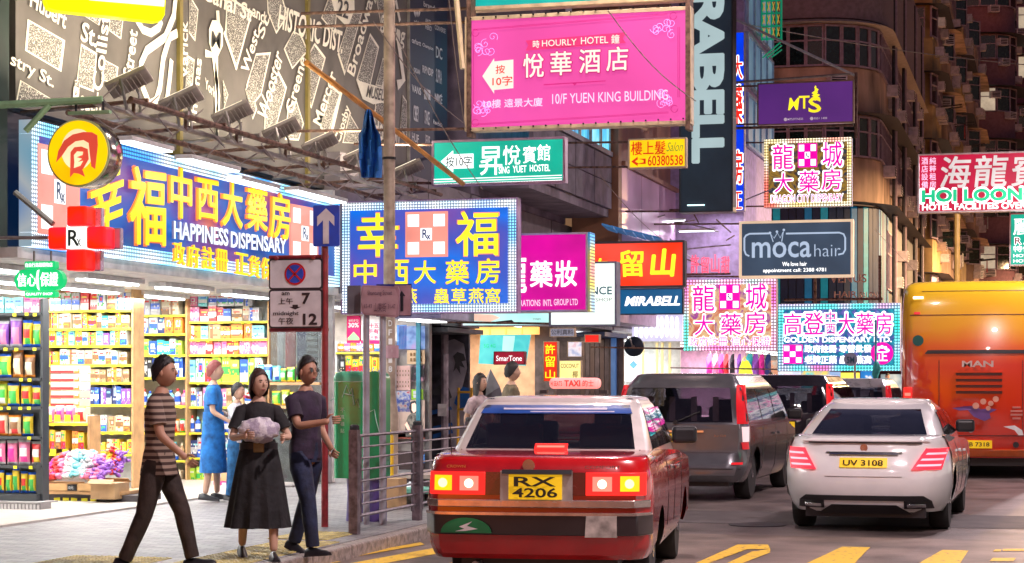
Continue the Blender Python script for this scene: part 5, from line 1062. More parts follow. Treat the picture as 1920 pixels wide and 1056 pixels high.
# ---------------------------------------------------------------- vans
def van(label, px, D, paint, glass, lamps=True, s=(1,1,1), rz=0, name='van', group=None, k=1.0, hgt=1.72):
    dz = hgt-1.72
    r, S, C, fR, fC, fS = vehicle(label, 'van', name, dict(
     paint=paint, w=[(.25,.84),(.4,.92),(.8,.95),(1.0,.94),(1.06,.93)], yr=[(.25,-2.32),(.33,-2.42),(.5,-2.42),(.56,-2.36),(1.06,-2.33)], yf=[(.3,2.3),(.6,2.4),(.9,2.2)], rc=.16, bulge=.06,
     deck=[(-2.5,1.03),(1.0,1.0),(1.4,.98),(2.2,.85),(2.5,.75)], sill=.26, wr=.34, wheels=(-1.5,1.6), crown=.0,
     belt=1.02, roof=hgt, cw=[(1.0,.935),(1.1,.92),(1.35+dz,.86),(1.55+dz,.79),(1.67+dz,.70)], cr=[(1.0,-2.34),(1.35+dz,-2.22),(1.55+dz,-2.12),(1.67+dz,-1.98)], cf=[(1.0,1.75),(1.2,1.5),(1.5+dz,.95),(1.67+dz,.6)], crc=.14, cbulge=.07,
     glass=glass, rw=(1.06,1.52+dz,.74,.67), sw=[(1.08,1.50+dz,(-2.12,-1.05,-2.0,-1.05)),(1.08,1.50+dz,(-.98,.1,-.98,.1)),(1.08,1.50+dz,(.18,1.35,.18,.85))], doors=(-1.0,.14,1.2), handles=(-.1,.35), trim=paint, mirror=1.25, mirrorm=black), group)
    for s_ in (-1, 1):
        q = (s_*.80, s_*.925, s_*.745, s_*.84); q = q if s_ > 0 else (q[1], q[0], q[3], q[2])
        fn = lambda x, z, o: fR(x, z, o) if z < 1.02 else fC(x, z, o)
        patch(r, 'tail_lamp', M('dim_red_lamp', (.45,.01,.015), .2, coat=1, emit=(1,.02,.03), es=.45), fC, 0, 0, 1.04, 1.56+dz, 4, 4, .014, quad=q)
        q = (s_*.875, s_*.94, s_*.86, s_*.935); q = q if s_ > 0 else (q[1], q[0], q[3], q[2])
        patch(r, 'lower_lamp', GL('white_pink_lamp', (.95,.7,.72), .8, base=(.6,.4,.4)), fR, 0, 0, .80, 1.0, 3, 2, .014, quad=q); patch(r, 'lower_lamp', M('dim_red_lamp'), fR, 0, 0, .70, .795, 3, 1, .014, quad=q)
        patch(r, 'reflector', M('dim_red_lamp'), fR, 0, 0, .50, .53, 3, 1, .01, quad=tuple(sorted((s_*.74, s_*.88)))*2)
    patch(r, 'tailgate_gap', black, fR, 0, 0, .435, .447, 12, 1, .006, quad=(-.86,.86,-.86,.86)); patch(r, 'gate_crease', M('gate_crease_grey', (.12,.11,.12), .3), fR, 0, 0, .66, .668, 12, 1, .005, quad=(-.8,.8,-.8,.8))
    patch(r, 'chrome_bar', chrome, fR, 0, 0, .925, .95, 8, 1, .03, quad=(-.36,.36,-.36,.36)); 
    pl = patch(r, 'number_plate', plate_y, fR, 0, 0, .80, .905, 4, 1, .02, quad=(-.25,.25,-.25,.25)); O = Vector(fR(-.2, .82, .026)); text('NB 512', O, Vector((.4,0,0)), Vector((0,0,.06)), M('plate_ink'), pl, bold=.02)
    O = Vector(fR(.50, .87, .012)); text('2.2 CDI', O, Vector((.16,0,0)), Vector((0,0,.022)), chrome, r, bold=.01)
    tube('wiper', black, r, [fC(-.02, 1.06, .03), fC(.3, 1.2, .03)], .01, 5); MB().lathe(fC(-.02, 1.06, .03), [(.03,-.02),(.03,.02)], 10, 'Y').build('wiper_pivot', black, r)
    for k_ in range(4): box('seat_slat', M('beige_blind', (.25,.2,.19), .8), r, -.5+k_*.3, -1.9, 1.05, -.42+k_*.3, -1.88, 1.4)
    place(r, px, D, rz, -2.4); return r
grey_v = M('graphite_van_paint', (.12,.12,.135), .22, .35, var=.06, coat=.8); dk = M('black_car_paint', (.02,.017,.022), .12, .2, var=.1, coat=1)
silver_v = M('silver_car_paint', (.55,.55,.58), .28, .2, coat=.8)
v1 = van('graphite grey van with dark tailgate window behind the taxi', 1268, 26.4, grey_v, glassm('van_glass', (.66,.64,.68)), rz=-R(1.5))
v2 = van('black people carrier between the grey van and the silver car', 1462, 34.0, dk, glassm('van_glass', (.66,.64,.68)), rz=-R(1.5))
v3 = van('silver estate car furthest in the parked row, only its roof and window showing', 1592, 43, silver_v, glassm('van_glass', (.66,.64,.68)), rz=-R(1), name='silver_estate', hgt=1.66)
# ---------------------------------------------------------------- the coach
bus = T('coach', 'red and yellow coach seen from behind at the right edge', 'bus', (0,0,0))
bw, bh = 1.25, 3.25
bp_ = bpy.data.materials.new('red_yellow_coach_paint'); bp_.use_nodes = True; t = bp_.node_tree; p = t.nodes['Principled BSDF']
tc = _n(t, 'ShaderNodeTexCoord'); sp = _n(t, 'ShaderNodeSeparateXYZ'); t.links.new(tc.outputs['Object'], sp.inputs[0]); mr = _n(t, 'ShaderNodeMapRange'); mr.inputs[1].default_value = 0; mr.inputs[2].default_value = 3.3
rp = _n(t, 'ShaderNodeValToRGB'); e = rp.color_ramp.elements; e[0].position = .0; e[0].color = (.60,.022,.006,1); e[1].position = .60; e[1].color = (.60,.030,.007,1)
for p_, c in ((.70,(.70,.12,.01,1)),(.80,(.75,.34,.012,1)),(1.0,(.75,.48,.02,1))): q = e.new(p_); q.color = c
no = _n(t, 'ShaderNodeTexNoise'); no.inputs['Scale'].default_value = 1.2; ad = _n(t, 'ShaderNodeMath', operation='MULTIPLY_ADD'); ad.inputs[1].default_value = .25; t.links.new(tc.outputs['Object'], no.inputs[0]); t.links.new(no.outputs[0], ad.inputs[0]); t.links.new(sp.outputs['Z'], ad.inputs[2]); t.links.new(ad.outputs[0], mr.inputs[0])
t.links.new(mr.outputs[0], rp.inputs[0]); t.links.new(rp.outputs[0], p.inputs['Base Color']); p.inputs['Roughness'].default_value = .2; p.inputs['Coat Weight'].default_value = 1
SB = Shell([(.3,1.20),(.6,1.25),(2.6,1.245),(3.0,1.235),(3.18,1.20),(3.25,1.15),(3.27,1.1)], [(.3,-5.5),(.45,-5.6),(1.2,-5.62),(1.9,-5.6),(2.6,-5.52),(3.05,-5.42),(3.2,-5.33),(3.27,-5.2)], [(.3,5.4),(.8,5.5),(2.6,5.2),(3.2,4.9)], .16, .14)
rings = []
for z in (.34,.4,.6,.9,1.2,1.6,1.9,2.2,2.6,2.85,3.05,3.15,3.22,3.27):
    w = SB.W(z); ring = [(w*k, SB.rear(w*k, z), z) for k in [math.sin(math.pi/2*(-1+2*i/16)) for i in range(17)]]; ya_ = SB.rear(w, z); yf = interp(SB.yf, z)
    ring += [(w, ya_+(yf-.3-ya_)*i/10, z) for i in range(1, 11)] + [(w*.8, yf-.05, z), (0, yf, z), (-w*.8, yf-.05, z)] + [(-w, ya_+(yf-.3-ya_)*i/10, z) for i in range(10, 0, -1)]; rings.append(ring)
for f, dz in ((.9,.015),(.5,.03),(.02,.03)): rings.append([(p_[0]*f, p_[1]*(1-(1-f)*.4), p_[2]+dz) for p_ in rings[13]])
b = MB(); b.grid(rings, closed_u=True); b.build('body', bp_, bus, smooth=True, sharp=35)
fB = lambda x, z, o: (x, SB.rear(x, z)-o, z)
patch(bus, 'engine_slot', black, fB, 0, 0, 2.06, 2.12, 12, 1, .012, quad=(-.85,.85,-.8,.8))
vent = M('dark_red_vent', (.10,.01,.005), .4)
for z in (1.40,1.50,1.60,1.70): patch(bus, 'vent_slot', vent, fB, 0, 0, z, z+.045, 8, 1, .012, quad=(-.34,.40,-.34,.40)); patch(bus, 'vent_lip', bp_, fB, 0, 0, z+.045, z+.06, 8, 1, .03, quad=(-.36,.42,-.36,.42))
O = Vector(fB(-.24, 1.84, .02)); text('MAN', O, Vector((.5,0,0)), Vector((0,0,.10)), M('silver_letter', (.65,.6,.6), .3, .6), bus, bold=.04)
MB().lathe(fB(-.96, 2.28, .015), [(.09,-.004),(.09,.004)], 20, 'Y').build('round_notice', M('dark_teal_print', (.0,.10,.09), .5), bus)
rl = patch(bus, 'tail_lamp', lamp_red, fB, 0, 0, 1.27, 1.50, 4, 2, .02, quad=(-1.20,-1.06,-1.20,-1.06), bev=.02); patch(rl, 'lamp_core', lamp_hot, fB, 0, 0, 1.36, 1.41, 3, 1, .026, quad=(-1.18,-1.08,-1.18,-1.08)); patch(bus, 'tail_lamp', M('dim_red_lamp'), fB, 0, 0, 1.27, 1.50, 4, 2, .02, quad=(1.06,1.20,1.06,1.20), bev=.02)
patch(bus, 'marker_lamp', GL('marker_glow', (1,.75,.55), 2.5), fB, 0, 0, 2.98, 3.02, 3, 1, .02, quad=(-1.05,-.88,-1.05,-.88))
pl = patch(bus, 'number_plate', plate_y, fB, 0, 0, .50, .63, 4, 1, .03, quad=(-.24,.24,-.24,.24)); O = Vector(fB(-.2, .53, .036)); text('KB 7318', O, Vector((.4,0,0)), Vector((0,0,.07)), M('plate_ink'), pl, bold=.02)
vio = M('violet_swoosh', (.16,.07,.28), .4)
MB().poly([fB(a, c, .02) for a, c in ((-.40,1.16),(-.28,1.12),(-.15,1.13),(-.05,1.02),(.12,.95),(.22,1.0),(.2,1.08),(.32,1.14),(.2,1.16),(.06,1.14),(-.05,1.2),(-.2,1.19))], Vector((0,-.004,0))).build('violet_figure', vio, bus)
for a, c, r_ in ((-.02,1.20,.055),(.1,1.27,.05),(.22,1.24,.045),(.3,1.31,.05),(.18,1.16,.04)): MB().lathe(fB(a, c, .026), [(r_,-.003),(r_,.003)], 10, 'Y').build('printed_spot', M('salmon_print', (.75,.35,.25), .5), bus)
for k in range(4): patch(bus, 'faint_circle_bar', M('faint_salmon', (.6,.2,.16), .5), fB, 0, 0, .98+k*.06, 1.01+k*.06, 4, 1, .01, quad=(.52+.03*abs(k-1.5),.74-.03*abs(k-1.5),.52+.03*abs(k-1.5),.74-.03*abs(k-1.5)))
MB().lathe(fB(-.1,.82,.015), [(.06,-.004),(.06,.004)], 14, 'Y').build('badge', M('silver_letter'), bus)
MB().poly([fB(a, c, .02) for a, c in ((.42,.86),(.6,.88),(.72,.8),(.74,.72),(.66,.72),(.6,.8))], Vector((0,-.004,0))).build('white_flash', white_p, bus)
patch(bus, 'lower_line', vent, fB, 0, 0, .70, .715, 14, 1, .008, quad=(-1.18,1.18,-1.18,1.18)); MB().lathe(fB(.62,.56,.015), [(.05,-.01),(.05,.01)], 12, 'Y').build('tow_cover', black, bus)
patch(bus, 'bumper', M('orange_bumper', (.62,.11,.01), .2, coat=1), fB, 0, 0, .36, .48, 16, 1, .03, quad=(-1.2,1.2,-1.22,1.22), bev=.01)  # plain orange bumper below the red panels
seam = M('dark_seam', (.12,.02,.008), .5)
for x in (-.62, .72): patch(bus, 'panel_seam', seam, fB, 0, 0, .72, 1.95, 1, 6, .005, quad=(x, x+.012, x, x+.012))
patch(bus, 'panel_seam', seam, fB, 0, 0, 2.70, 2.712, 14, 1, .005, quad=(-1.1,1.1,-1.1,1.1)); patch(bus, 'panel_seam', M('olive_seam', (.2,.13,.01), .5), fB, 0, 0, 3.10, 3.112, 14, 1, .006, quad=(-.9,.9,-.9,.9))
for x in (-.98, .98): patch(bus, 'marker_lamp', M('dim_red_lamp'), fB, 0, 0, 2.72, 2.76, 2, 1, .012, quad=tuple(sorted((x-.05, x+.05)))*2)
box('chassis', black, bus, -1.05, -5.3, .2, 1.05, 5, .5)
for s_ in (-1,1):
    for y in (-3.4, 3.6): wheel(bus, s_*1.08, y, .48, .28)
place(bus, 1832, 32.5, R(0), -5.6)
# ================================================================ SHELVES AND GOODS
COLS = dict(white=(.82,.82,.80), cream=(.80,.68,.48), yellow=(.85,.62,.04), orange=(.85,.28,.03), red=(.65,.03,.03), pink=(.80,.22,.38), magenta=(.70,.03,.30), purple=(.25,.08,.42), blue=(.02,.10,.55), navy=(.02,.035,.16), teal=(.03,.45,.45), aqua=(.25,.70,.75), green=(.05,.42,.07), lime=(.42,.65,.06), brown=(.25,.12,.05), black=(.02,.02,.025), silver=(.5,.5,.52), tan=(.55,.36,.18))
def cm(c): return M('packaging_'+c, COLS[c], .35, coat=.3, var=.05)
GM = {}
ACC = dict(white=('blue','red','green'), cream=('brown','red','orange'), yellow=('red','green','blue'), orange=('white','yellow','red'), red=('white','yellow','white'), pink=('white','magenta','white'), magenta=('white','pink','yellow'), purple=('white','pink','silver'), blue=('white','aqua','silver'), navy=('silver','aqua','white'), teal=('white','lime','white'), aqua=('white','blue','teal'), green=('white','lime','yellow'), lime=('green','white','yellow'), brown=('tan','cream','orange'), black=('silver','white','cream'), silver=('blue','red','white'), tan=('brown','cream','brown'))
def carton_mesh(c, v):
    k = ('carton', c, v)
    if k in GM: return GM[k]
    rr = random.Random(hash((c, v)) % 999 if False else sum(map(ord, c))*7+v); b = MB(); nx, nz = 8, 10; ms = [cm(c)]+[cm(a) for a in ACC[c]]
    lay = rr.choice(('band', 'emblem', 'stripe', 'half'))
    g = [[(-.5+i/nx, -.5, j/nz) for i in range(nx+1)] for j in range(nz+1)]
    for j in range(nz):
        for i in range(nx):
            m = 0
            if lay == 'band' and j in (3, 4, 5): m = 1
            if lay == 'emblem' and 2 <= i <= 5 and 4 <= j <= 7: m = 1 if not (3 <= i <= 4 and 5 <= j <= 6) else 2
            if lay == 'stripe' and i in (1, 2): m = 1
            if lay == 'half' and j < 4: m = 1
            if j == 7 and 1 <= i <= 6 and lay != 'emblem' and rr.random() < .8: m = 2
            if j == 2 and 1 <= i <= 5 and rr.random() < .6: m = 3
            if rr.random() < .06: m = 3
            b.k = m; b.add([g[j][i], g[j][i+1], g[j+1][i+1], g[j+1][i]], [(0,1,2,3)])
    b.k = 0; b.add([(-.5,-.5,0),(.5,-.5,0),(.5,.5,0),(-.5,.5,0),(-.5,-.5,1),(.5,-.5,1),(.5,.5,1),(-.5,.5,1)], [(0,3,2,1),(4,5,6,7),(1,2,6,5),(2,3,7,6),(3,0,4,7)])
    GM[k] = fin(b, 'carton', ms); return GM[k]
def fin(b, name, ms, smooth=False):
    me = bpy.data.meshes.new(name); me.from_pydata(b.v, [], b.f)
    for m in ms: me.materials.append(m)
    me.polygons.foreach_set('material_index', b.m)
    bm = bmesh.new(); bm.from_mesh(me); bmesh.ops.remove_doubles(bm, verts=bm.verts, dist=1e-4); bmesh.ops.recalc_face_normals(bm, faces=bm.faces); bm.to_mesh(me); bm.free()
    if smooth: me.polygons.foreach_set('use_smooth', [True]*len(me.polygons))
    return me
def bag_mesh(c, v):
    k = ('bag', c, v)
    if k in GM: return GM[k]
    rr = random.Random(sum(map(ord, c))*3+v); b = MB(); ms = [cm(c)]+[cm(a) for a in ACC[c]]; nx, nz = 6, 9; F_ = []; B_ = []
    for j in range(nz+1):
        t_ = j/nz; w = .5*(1-.12*math.sin(math.pi*t_)); d = .5*math.sin(math.pi*min(1, max(0, (t_-.0)/.94)))**.6 if t_ < .94 else 0
        F_.append([(-w+2*w*i/nx, -d*math.sin(math.pi*i/nx)**.7-.02+rr.uniform(-.03, .03), t_) for i in range(nx+1)]); B_.append([(-w+2*w*i/nx, d*math.sin(math.pi*i/nx)**.7+.02, t_) for i in range(nx+1)])
    for j in range(nz):
        for i in range(nx):
            m = 0
            if 3 <= j <= 5 and 1 <= i <= 4: m = 1 + (v % 2)
            if 1 <= j <= 2 and 2 <= i <= 4: m = 2
            if j >= 8 or j == 0: m = 3
            b.k = m; b.add([F_[j][i], F_[j][i+1], F_[j+1][i+1], F_[j+1][i]], [(0,1,2,3)]); b.k = 0; b.add([B_[j][i], B_[j][i+1], B_[j+1][i+1], B_[j+1][i]], [(3,2,1,0)])
    rim = [(j, 0) for j in range(nz+1)]; 
    for s_ in (0, nx):
        for j in range(nz): b.add([F_[j][s_], F_[j+1][s_], B_[j+1][s_], B_[j][s_]], [(0,1,2,3)])
    b.add([B_[0][i] for i in range(nx+1)]+[F_[0][i] for i in range(nx, -1, -1)], [tuple(range(2*nx+2))]); b.add([F_[nz][i] for i in range(nx+1)]+[B_[nz][i] for i in range(nx, -1, -1)], [tuple(range(2*nx+2))])
    GM[k] = fin(b, 'bag', ms, True); return GM[k]
def bottle_mesh(c, v):
    k = ('bottle', c, v)
    if k in GM: return GM[k]
    prof = [(.44,0),(.5,.04),(.5,.2),(.5,.55),(.47,.7),(.2,.8),(.2,.84),(.24,.85),(.24,1)]; b = MB(); n = 10; ms = [cm(c), cm(ACC[c][0]), cm(ACC[c][1])]
    for i in range(len(prof)-1):
        b.k = 1 if i == 2 else 2 if i >= 6 else 0; (r0, h0), (r1, h1) = prof[i], prof[i+1]
        for j in range(n):
            a, a2 = 2*math.pi*j/n, 2*math.pi*(j+1)/n; b.add([(r0*math.cos(a), r0*math.sin(a), h0), (r0*math.cos(a2), r0*math.sin(a2), h0), (r1*math.cos(a2), r1*math.sin(a2), h1), (r1*math.cos(a), r1*math.sin(a), h1)], [(0,1,2,3)])
    b.k = 2; b.add([(.24*math.cos(2*math.pi*j/n), .24*math.sin(2*math.pi*j/n), 1) for j in range(n)], [tuple(range(n))]); b.k = 0; b.add([(.44*math.cos(-2*math.pi*j/n), .44*math.sin(-2*math.pi*j/n), 0) for j in range(n)], [tuple(range(n))])
    GM[k] = fin(b, 'bottle', ms, True); return GM[k]
KM = dict(carton=carton_mesh, bag=bag_mesh, bottle=bottle_mesh)
KN = dict(carton=('medicine_box', 'printed box', 'box'), bag=('snack_bag', 'glossy snack bag', 'bag'), bottle=('bottle', 'small bottle', 'bottle'))
def goods(P, x0, x1, bot, h, kind, cols, place_, w=(12,20), d=.16, jit=.12, run=1, front=.0):
    w = (w[0]*.78, w[1]*.72) if kind == 'carton' else w; px = x0+1; i = 0; c = random.choice(cols); v = random.randrange(6); ww = random.uniform(*w); hh = random.uniform(1-jit*2, 1)*h; left = random.randint(1, run)
    while px+ww < x1+2:
        if left == 0: c = random.choice(cols); v = random.randrange(6); ww = random.uniform(*w); hh = random.uniform(1-jit*2, 1)*h; left = random.randint(1, run)
        if px+ww > x1+3: break
        xa, xb = P.X(px), P.X(px+ww); z = P.Z(bot); H_ = (hh*1.12/F)*P.D; nm, kn, ct = KN[kind]
        o = bpy.data.objects.new(nm, KM[kind](c, v)); COL.objects.link(o); W[o.name] = Vector()
        dd = d if kind != 'bottle' else (xb-xa)
        o.location = ((xa+xb)/2, P.y-front+random.uniform(0, .03)+dd/2, z+.001); o.scale = ((xb-xa)*.96, dd, H_); o.rotation_euler.z = random.uniform(-.16, .16)
        fr = (px-x0)/max(1, x1-x0); wh = ('far left', 'left', 'middle', 'right', 'far right')[min(4, int(fr*5))]
        tag(o, f'{c} {kn.split()[-1]} with {ACC[c][0]} print, {wh} {place_}', ct, f'{kn}es {place_}' if kn.endswith('box') else f'{kn}s {place_}')
        px += ww+.4; left -= 1
wood = M('shelf_wood', (.55,.32,.14), .5, var=.15); glassb = M('green_glass_shelf', (.25,.6,.5), .15, trans=.3); yrail = M('yellow_price_rail', (.9,.72,.05), .45); ytag = M('yellow_price_card', (.95,.85,.03), .5); dshelf = M('dark_shelf', (.04,.045,.05), .4)
def rack(label, P, x0, x1, bots, mats, top=None, d=.34, back=shop_w, base=None, tags=True, up=wood):
    r = T('display_shelf', label, 'shelf', (P.X((x0+x1)/2), P.y+d/2, .15)); a, b_ = P.X(x0), P.X(x1)
    for i, z in enumerate(bots):
        zz_ = P.Z(z); box('board', mats[i % len(mats)], r, a, P.y-.015, zz_-.025, b_, P.y+d, zz_-.002)
        box('price_rail', yrail if mats[i % len(mats)] is not dshelf else dshelf, r, a, P.y-.022, zz_-.035, b_, P.y-.016, zz_-.004)
        if tags:
            x = a+.05
            while x < b_-.06:
                if random.random() < .55: MB().rbox((x, P.y-.027, zz_-.02-random.uniform(0,.01)), (.045, .004, .035)).build('price_card', ytag, r, recalc=False)
                x += random.uniform(.09, .2)
    for x in (a, b_): box('upright', up, r, x-.015, P.y, .15, x+.015, P.y+d, P.Z(top or bots[0]-40))
    box('back_panel', back, r, a, P.y+d+.001, .15, b_, P.y+d+.02, P.Z(top or bots[0]-40))
    return r
A = YP(24.6, 170); BL = YP(26.9, 300); BR = YP(27.0, 430)
rack('tall shelf of white and yellow boxes left of the inner corner of the pharmacy', A, 90, 248, [581,615,647,683,716,758,809,850], [yrail, glassb, yrail], top=540)
ord_ = ('top','second','third','fourth','fifth','sixth','seventh','lowest')
for i, (bt, h, cols, w, k) in enumerate(((581,32,['white','silver','cream','red'],(14,30),'carton'),(615,26,['cream','white','teal','yellow'],(12,26),'carton'),(647,26,['yellow','white','purple','aqua'],(9,20),'carton'),(683,26,['cream','white','yellow'],(14,26),'carton'),(716,26,['tan','brown','orange','cream'],(10,18),'carton'),(758,34,['navy','blue','purple','magenta'],(9,14),'carton'),(809,30,['cream','navy','white','tan'],(14,20),'carton'),(850,24,['yellow','cream'],(14,20),'carton'))):
    goods(A, 148 if 3 < i < 7 else 92, 247, bt, h, k, cols, f'on the {ord_[i]} board of the left tall shelf', w)
rack('shelf bay with blue boxes behind the striped walker', BL, 249, 349, [590,625,665,707,760,811,862,912], [glassb, wood, yrail], top=535, back=M('cream_back_panel', (.75,.62,.42), .5))
for i, (bt, h, cols, w, k) in enumerate(((590,34,['white','blue','silver','cream'],(16,26),'carton'),(625,30,['navy','white','orange','silver'],(14,24),'carton'),(665,27,['teal','white','blue','lime'],(14,22),'carton'),(707,40,['blue','blue','teal','black'],(9,12),'carton'),(760,28,['aqua','aqua','pink','white'],(9,14),'bottle'),(811,26,['cream','silver','white'],(10,16),'bag'),(862,30,['blue','white','tan'],(9,16),'bottle'),(912,34,['orange','white','cream'],(18,28),'carton'))):
    goods(BL, 251, 348, bt, h, k, cols, f'on the {ord_[i]} board behind the striped walker', w)
rack('wide shelf bay with red and green packs behind the woman in blue', BR, 351, 503, [602,635,664,716,762,811,858,908], [glassb, glassb, wood], top=565, back=M('pale_mirror_panel', (.6,.66,.68), .25, .3))
for i, (bt, h, cols, w, k) in enumerate(((602,26,['silver','blue','red','pink','cream'],(14,28),'carton'),(635,26,['pink','tan','orange','aqua','white'],(12,34),'carton'),(664,27,['red','white','pink','orange','aqua'],(11,24),'carton'),(716,48,['yellow','lime','white','blue','aqua'],(13,24),'carton'),(762,32,['tan','white','silver','pink'],(12,20),'carton'),(811,30,['yellow','lime','white','blue'],(8,13),'bottle'),(858,34,['white','purple','navy','silver'],(14,26),'carton'),(908,30,['blue','orange','silver','lime'],(11,18),'carton'))):
    goods(BR, 353, 502, bt, h, k, cols, f'on the {ord_[i]} board behind the woman in blue', w)
BE = YP(26.6, 540); goods(BE, 478, 532, 716, 30, 'bag', ['blue','blue','aqua'], 'on the right end of the pharmacy shelf', (13,17), d=.1); goods(BE, 520, 580, 716, 28, 'bag', ['green','lime','green'], 'beside the glass panel', (13,18), d=.1); goods(BE, 505, 560, 760, 28, 'bag', ['green','lime'], 'below the glass panel', (13,18), d=.1)
gp = T('glass_display', 'glass display panel with red and blue cards at the right end of the pharmacy', 'display', (BE.X(550), 26.7, .15))
box('board', wood, gp, BE.X(478), 26.58, BE.Z(722), BE.X(600), 26.95, BE.Z(717)); box('board', wood, gp, BE.X(478), 26.58, BE.Z(766), BE.X(600), 26.95, BE.Z(761))
for a, c, cl in ((508,518,'silver'),(521,540,'red'),(543,560,'navy'),(562,582,'black'),(584,600,'silver')): box('card', cm(cl), gp, BE.X(a), 26.9, BE.Z(716), BE.X(c), 26.93, BE.Z(570))
for k in range(9): box('slat', M('grey_slat', (.25,.3,.33), .4), gp, BE.X(562), 26.86, BE.Z(702-k*11), BE.X(583), 26.9, BE.Z(696-k*11))
box('pane', M('clear_glass', (.8,.9,.95), .05, trans=.92), gp, BE.X(503), 26.7, BE.Z(930), BE.X(604), 26.72, BE.Z(560)); box('lower_panel', M('grey_lower_panel', (.4,.4,.42), .5), gp, BE.X(505), 26.76, .15, BE.X(604), 26.98, BE.Z(768))
# red and white stacked cartons tower
CT = YP(22.9, 118)
tw = None
for i in range(8):
    z0 = 700+i*15.5+ (0 if i < 3 else 0)
    b = T('red_white_carton', f'red and white confectionery carton, {("top","second","third","fourth","fifth","sixth","seventh","lowest")[i]} of the tower beside the snack stand', 'carton', (CT.X(118), CT.y, CT.Z(z0)), 'cartons in the confectionery tower')
    O, U, V = CT.rect(95, z0-14, 149, z0); MB().box(O.x, CT.y, O.z, O.x+U.x, CT.y+.3, O.z+V.z).build('carton', (cm('white') if i < 3 else cm('cream')), b, bevel=.004)
    box('red_band', cm('red'), b, O.x-.002, CT.y-.004, O.z+.003, O.x+U.x*.8, CT.y-.001, O.z+V.z*.38); box('side_print', cm('orange'), b, O.x+U.x*.82, CT.y-.004, O.z+.003, O.x+U.x, CT.y-.001, O.z+V.z*.6); box('label_disc', white_p, b, O.x+U.x*.84, CT.y-.007, O.z+V.z*.3, O.x+U.x*.96, CT.y-.0045, O.z+V.z*.85)
# snack stand at the left edge
S1 = YP(20.6, 38)
st = rack('dark snack stand crowded with chip bags at the left edge', S1, -60, 78, [586,651,708,762,818,872], [dshelf], top=560, back=dshelf, up=dshelf, d=.15)
for i, (bt, h, cols, w) in enumerate(((586,30,['aqua','white','pink'],(18,26)),(651,52,['purple','yellow','orange','yellow'],(19,25)),(708,50,['yellow','brown','lime','aqua'],(20,26)),(762,46,['yellow','green','lime','yellow'],(20,25)),(818,42,['yellow','green','lime','cream'],(20,25)),(872,44,['red','red','silver','pink'],(18,24)))):
    goods(S1, -60, 77, bt, h, 'bag' if i else 'carton', cols, f'on the {ord_[i]} board of the snack stand', w, d=.12)
goods(S1, -60, 70, 925, 44, 'bag', ['yellow','tan','yellow'], 'in the snack stand basket', (13,17), d=.09)
box('basket', dshelf, st, S1.X(-60), 20.5, S1.Z(944), S1.X(76), 20.8, S1.Z(926)); box('side_panel', dshelf, st, S1.X(66), 20.62, S1.Z(926), S1.X(74), 20.8, S1.Z(868))
def crate(label, P, x0, y0, x1, y1, m, group=None, ribs=10):
    O, U, V = P.rect(x0, y0, x1, y1); r = T('crate', label, 'crate', (O.x, P.y, O.z), group); box('body', m, r, O.x, P.y, O.z, O.x+U.x, P.y+.25, O.z+V.z)
    for i in range(ribs): box('rib', M('bright_rib', (.65,.62,.62), .35, .3), r, O.x+U.x*(i+.15)/ribs, P.y-.012, O.z+.01, O.x+U.x*(i+.7)/ribs, P.y-.001, O.z+V.z-.01)
    box('rim', m, r, O.x-.006, P.y-.014, O.z+V.z+.001, O.x+U.x+.006, P.y+.4, O.z+V.z+.015); return r
S0 = YP(20.3, 38); gcr = M('grey_crate', (.3,.28,.28), .5)
crate('grey ribbed crate under the snack stand at the left edge', S0, -60, 944, 76, 978, gcr, ribs=20); crate('bright ribbed crate under the wide shelf left of the woman in black', YP(25.6, 370), 332, 926, 409, 953, gcr)
crate('low bright ribbed crate far inside between the two walkers', YP(25.8, 530), 516, 912, 548, 934, gcr)
# counter with baskets of sweets
C1 = YP(21.9, 160)
ct = T('sweet_counter', 'low dark counter with wooden trays, yellow price cards and heaps of sweets', 'counter', (C1.X(160), 21.9, .15))
box('base', M('grey_counter_base', (.07,.06,.065), .5, var=.3), ct, C1.X(74), 21.9, .13, C1.X(262), 22.5, C1.Z(928)); box('ledge', wood, ct, C1.X(74), 21.84, C1.Z(927), C1.X(232), 22.5, C1.Z(921))
for i, px in enumerate((103,119,134,154,171)): O, U, V = C1.rect(px, 934, px+11, 950); MB().rbox((O.x+U.x/2, 21.885, O.z+V.z/2), (U.x, .008, V.z), ry=random.uniform(-.12,.12)).build('price_card', ytag, ct)
for a, c in ((76,130),(150,182)): box('tray', M('tray_wood', (.65,.38,.16), .5), ct, C1.X(a), 21.83, C1.Z(920), C1.X(c), 22.3, C1.Z(907))
O, U, V = C1.rect(133,908,149,920); cd_ = box('price_label', black, ct, O.x, 21.81, O.z, O.x+U.x, 21.83, O.z+V.z); O, U, V = C1.rect(136,911,146,917); text('10元', O+Vector((0,-.11,0)), U, V, white_p, ct)
O, U, V = C1.rect(184,904,229,934); cb = T('cardboard_box', 'open brown cardboard box standing at the right end of the sweet counter', 'box', (O.x, 21.7, O.z)); box('carton', M('cardboard', (.48,.30,.15), .7), cb, O.x, 21.7, O.z, O.x+U.x, 22.1, O.z+V.z, bevel=.004)
for a in (0,1): MB().rbox((O.x+U.x*.5, 21.69-.04+a*.45, O.z+V.z+.02), (U.x, .1, .006), rx=.5-a).build('flap', M('cardboard'), cb)
